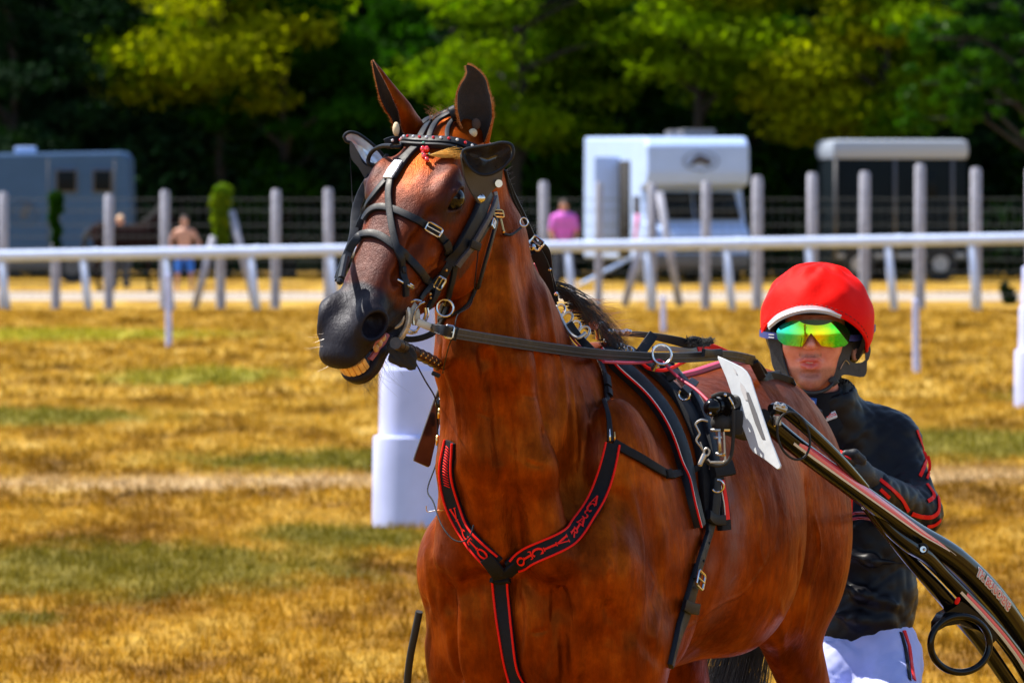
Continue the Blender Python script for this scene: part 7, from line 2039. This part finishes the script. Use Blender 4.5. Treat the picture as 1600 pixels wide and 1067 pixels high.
# ---- gloves and hands
M_GLOVE = simple('black_glove', (.012, .013, .016), .55, noise=.3, nscale=60, bump=.5, bscale=220)
def hand(cx, cy, Y, mir, nm):
    c = np.array(W(cx, cy, Y))
    def fn(S):
        S.ell(0, (0, 0, 0), (.036, .030, .040), k=.02); S.eseg(0, (.02 * mir, .02, -.012), (.05 * mir, .06, -.03), (.032, .030), (.034, .034), (0, 0, 1.0), k=.02)
        for i in range(4):
            z = .030 - .0195 * i; L = (.9, 1.0, .95, .8)[i]
            S.path(0, [(-.004 * mir, -.020, z), (-.022 * mir, -.036 * L, z), (-.040 * mir, -.030 * L, z - .002), (-.042 * mir, -.008, z - .003), (-.028 * mir, .004, z - .002)], [.0115, .0110, .0100, .0092, .0088], k=.004)
        S.path(0, [(.012 * mir, -.020, .030), (-.006 * mir, -.034, .046), (-.028 * mir, -.036, .046)], [.0125, .0115, .0100], k=.006)
    S = Sdf([(c, np.eye(3))]); fn(S); V, F = S.mesh(c - .10, c + .12, .003)
    return link(nm, mesh_np(nm, V, F), M_GLOVE, driver)
hand(1338, 737, 16.62, 1, 'gloved_hand')
hand(1275, 752, 16.66, -1, 'gloved_hand')
mb = MB(); mb.tube(catmull([W(1312, 708, 16.60), W(1322, 716, 16.58), W(1327, 735, 16.58), W(1326, 760, 16.6), W(1325, 800, 16.6)], 5), [.009] * 6 + [.011] * 15, n=10)
tag(mb.build('hand_loop', M_RED), 'red webbing hand loop hanging from the rein at the gloved hand', 'hand loop')
mb = MB(); mb.tube(catmull([W(1265, 742, 16.2), W(1295, 765, 16.25), W(1318, 790, 16.3), W(1325, 802, 16.3), W(1328, 812, 16.3)], 5), .0035, n=6)
mb.tube(catmull([W(1328, 804, 16.3), W(1340, 801, 16.3), W(1356, 802, 16.2), W(1370, 809, 16.0)], 5), .0034, n=6); mb.tube(catmull([W(1328, 811, 16.3), W(1345, 809, 16.3), W(1360, 811, 16.2), W(1372, 815, 16.0)], 5), .0034, n=6)
tag(mb.build('cord', M_CRIM), 'pink-red cord looping below the gloved hand towards the near shaft', 'cord')
# ---- trousers, legs, boots
M_TROU = simple('grey_white_trousers', (.46, .50, .88), .8, noise=.06, nscale=12, bump=.5, bscale=22)
def legs(S):
    S.ell(0, DP(1350, 1015, .03), (.128, .14, .13), k=.05)
    S.ell(0, DP(1370, 1030, -.02), (.080, .12, .11), k=.05)
    for s, kx, fx in ((1, 1400, 1470), (-1, 1225, 1180)):
        hp = DP(1345 + s * 36, 1040, 0); kn = DP(kx, 1150, -.44); an = np.array(W(fx, 1180, YD - .86))
        S.eseg(0, hp, kn, (.092, .098), (.062, .066), ex, k=.05); S.eseg(0, kn, an, (.060, .064), (.042, .044), ex, k=.03)
    for a, b_ in [((1290, 1005), (1330, 1040)), ((1310, 1000), (1350, 1050)), ((1290, 1035), (1320, 1067))]:
        S.path(0, [DP(*a, -.12), DP((a[0] + b_[0]) / 2, (a[1] + b_[1]) / 2 - 3, -.14), DP(*b_, -.15)], [.004, .006, .004], k=.02)
S = Sdf([(np.zeros(3), np.eye(3))]); legs(S)
V, F = S.mesh((.40, 15.95, .30), (1.25, 17.25, 1.05), .008)
me = mesh_np('trousers', V, F); nrm = np.zeros(len(V) * 3, np.float32); me.vertices.foreach_get('normal', nrm)
V = V + nrm.reshape(-1, 3) * ((fold(V) - .55) * .012)[:, None]; me.vertices.foreach_set('co', V.astype(np.float32).ravel()); me.update()
trs = link('trousers', me, M_TROU, driver)
TB = BVHTree.FromPolygons([Vector(v) for v in V], F.tolist())
Strap('red_stripe', [(1412, 985), (1420, 1010), (1424, 1040), (1428, 1062)], .012, M_RED, trs, th=.0015, lift=.002, bvh=TB)
Strap('black_stripe', [(1407, 988), (1414, 1012), (1418, 1040), (1421, 1062)], .010, M_NYLON, trs, th=.0015, lift=.002, bvh=TB)
for s, fx in ((1, 1470), (-1, 1180)):
    c = np.array(W(fx, 1200, YD - .90))
    def bt(S): S.eseg(0, (0, .04, .06), (0, .0, -.02), (.045, .05), (.045, .06), ex, k=.02); S.eseg(0, (0, .02, -.03), (0, -.17, -.01), (.044, .035), (.034, .024), ex, k=.03)
    S = Sdf([(c, np.eye(3))]); bt(S); V, F = S.mesh(c - .28, c + .22, .008); link('boot', mesh_np('boot', V, F), M_LEATHER, driver)
# second arm of the reins to the far hand
Strap('rein_strap', [(1178, 566, 15.85), (1215, 640, 16.2), (1262, 738, 16.6)], .022, M_LEATHER, rein, th=.004)
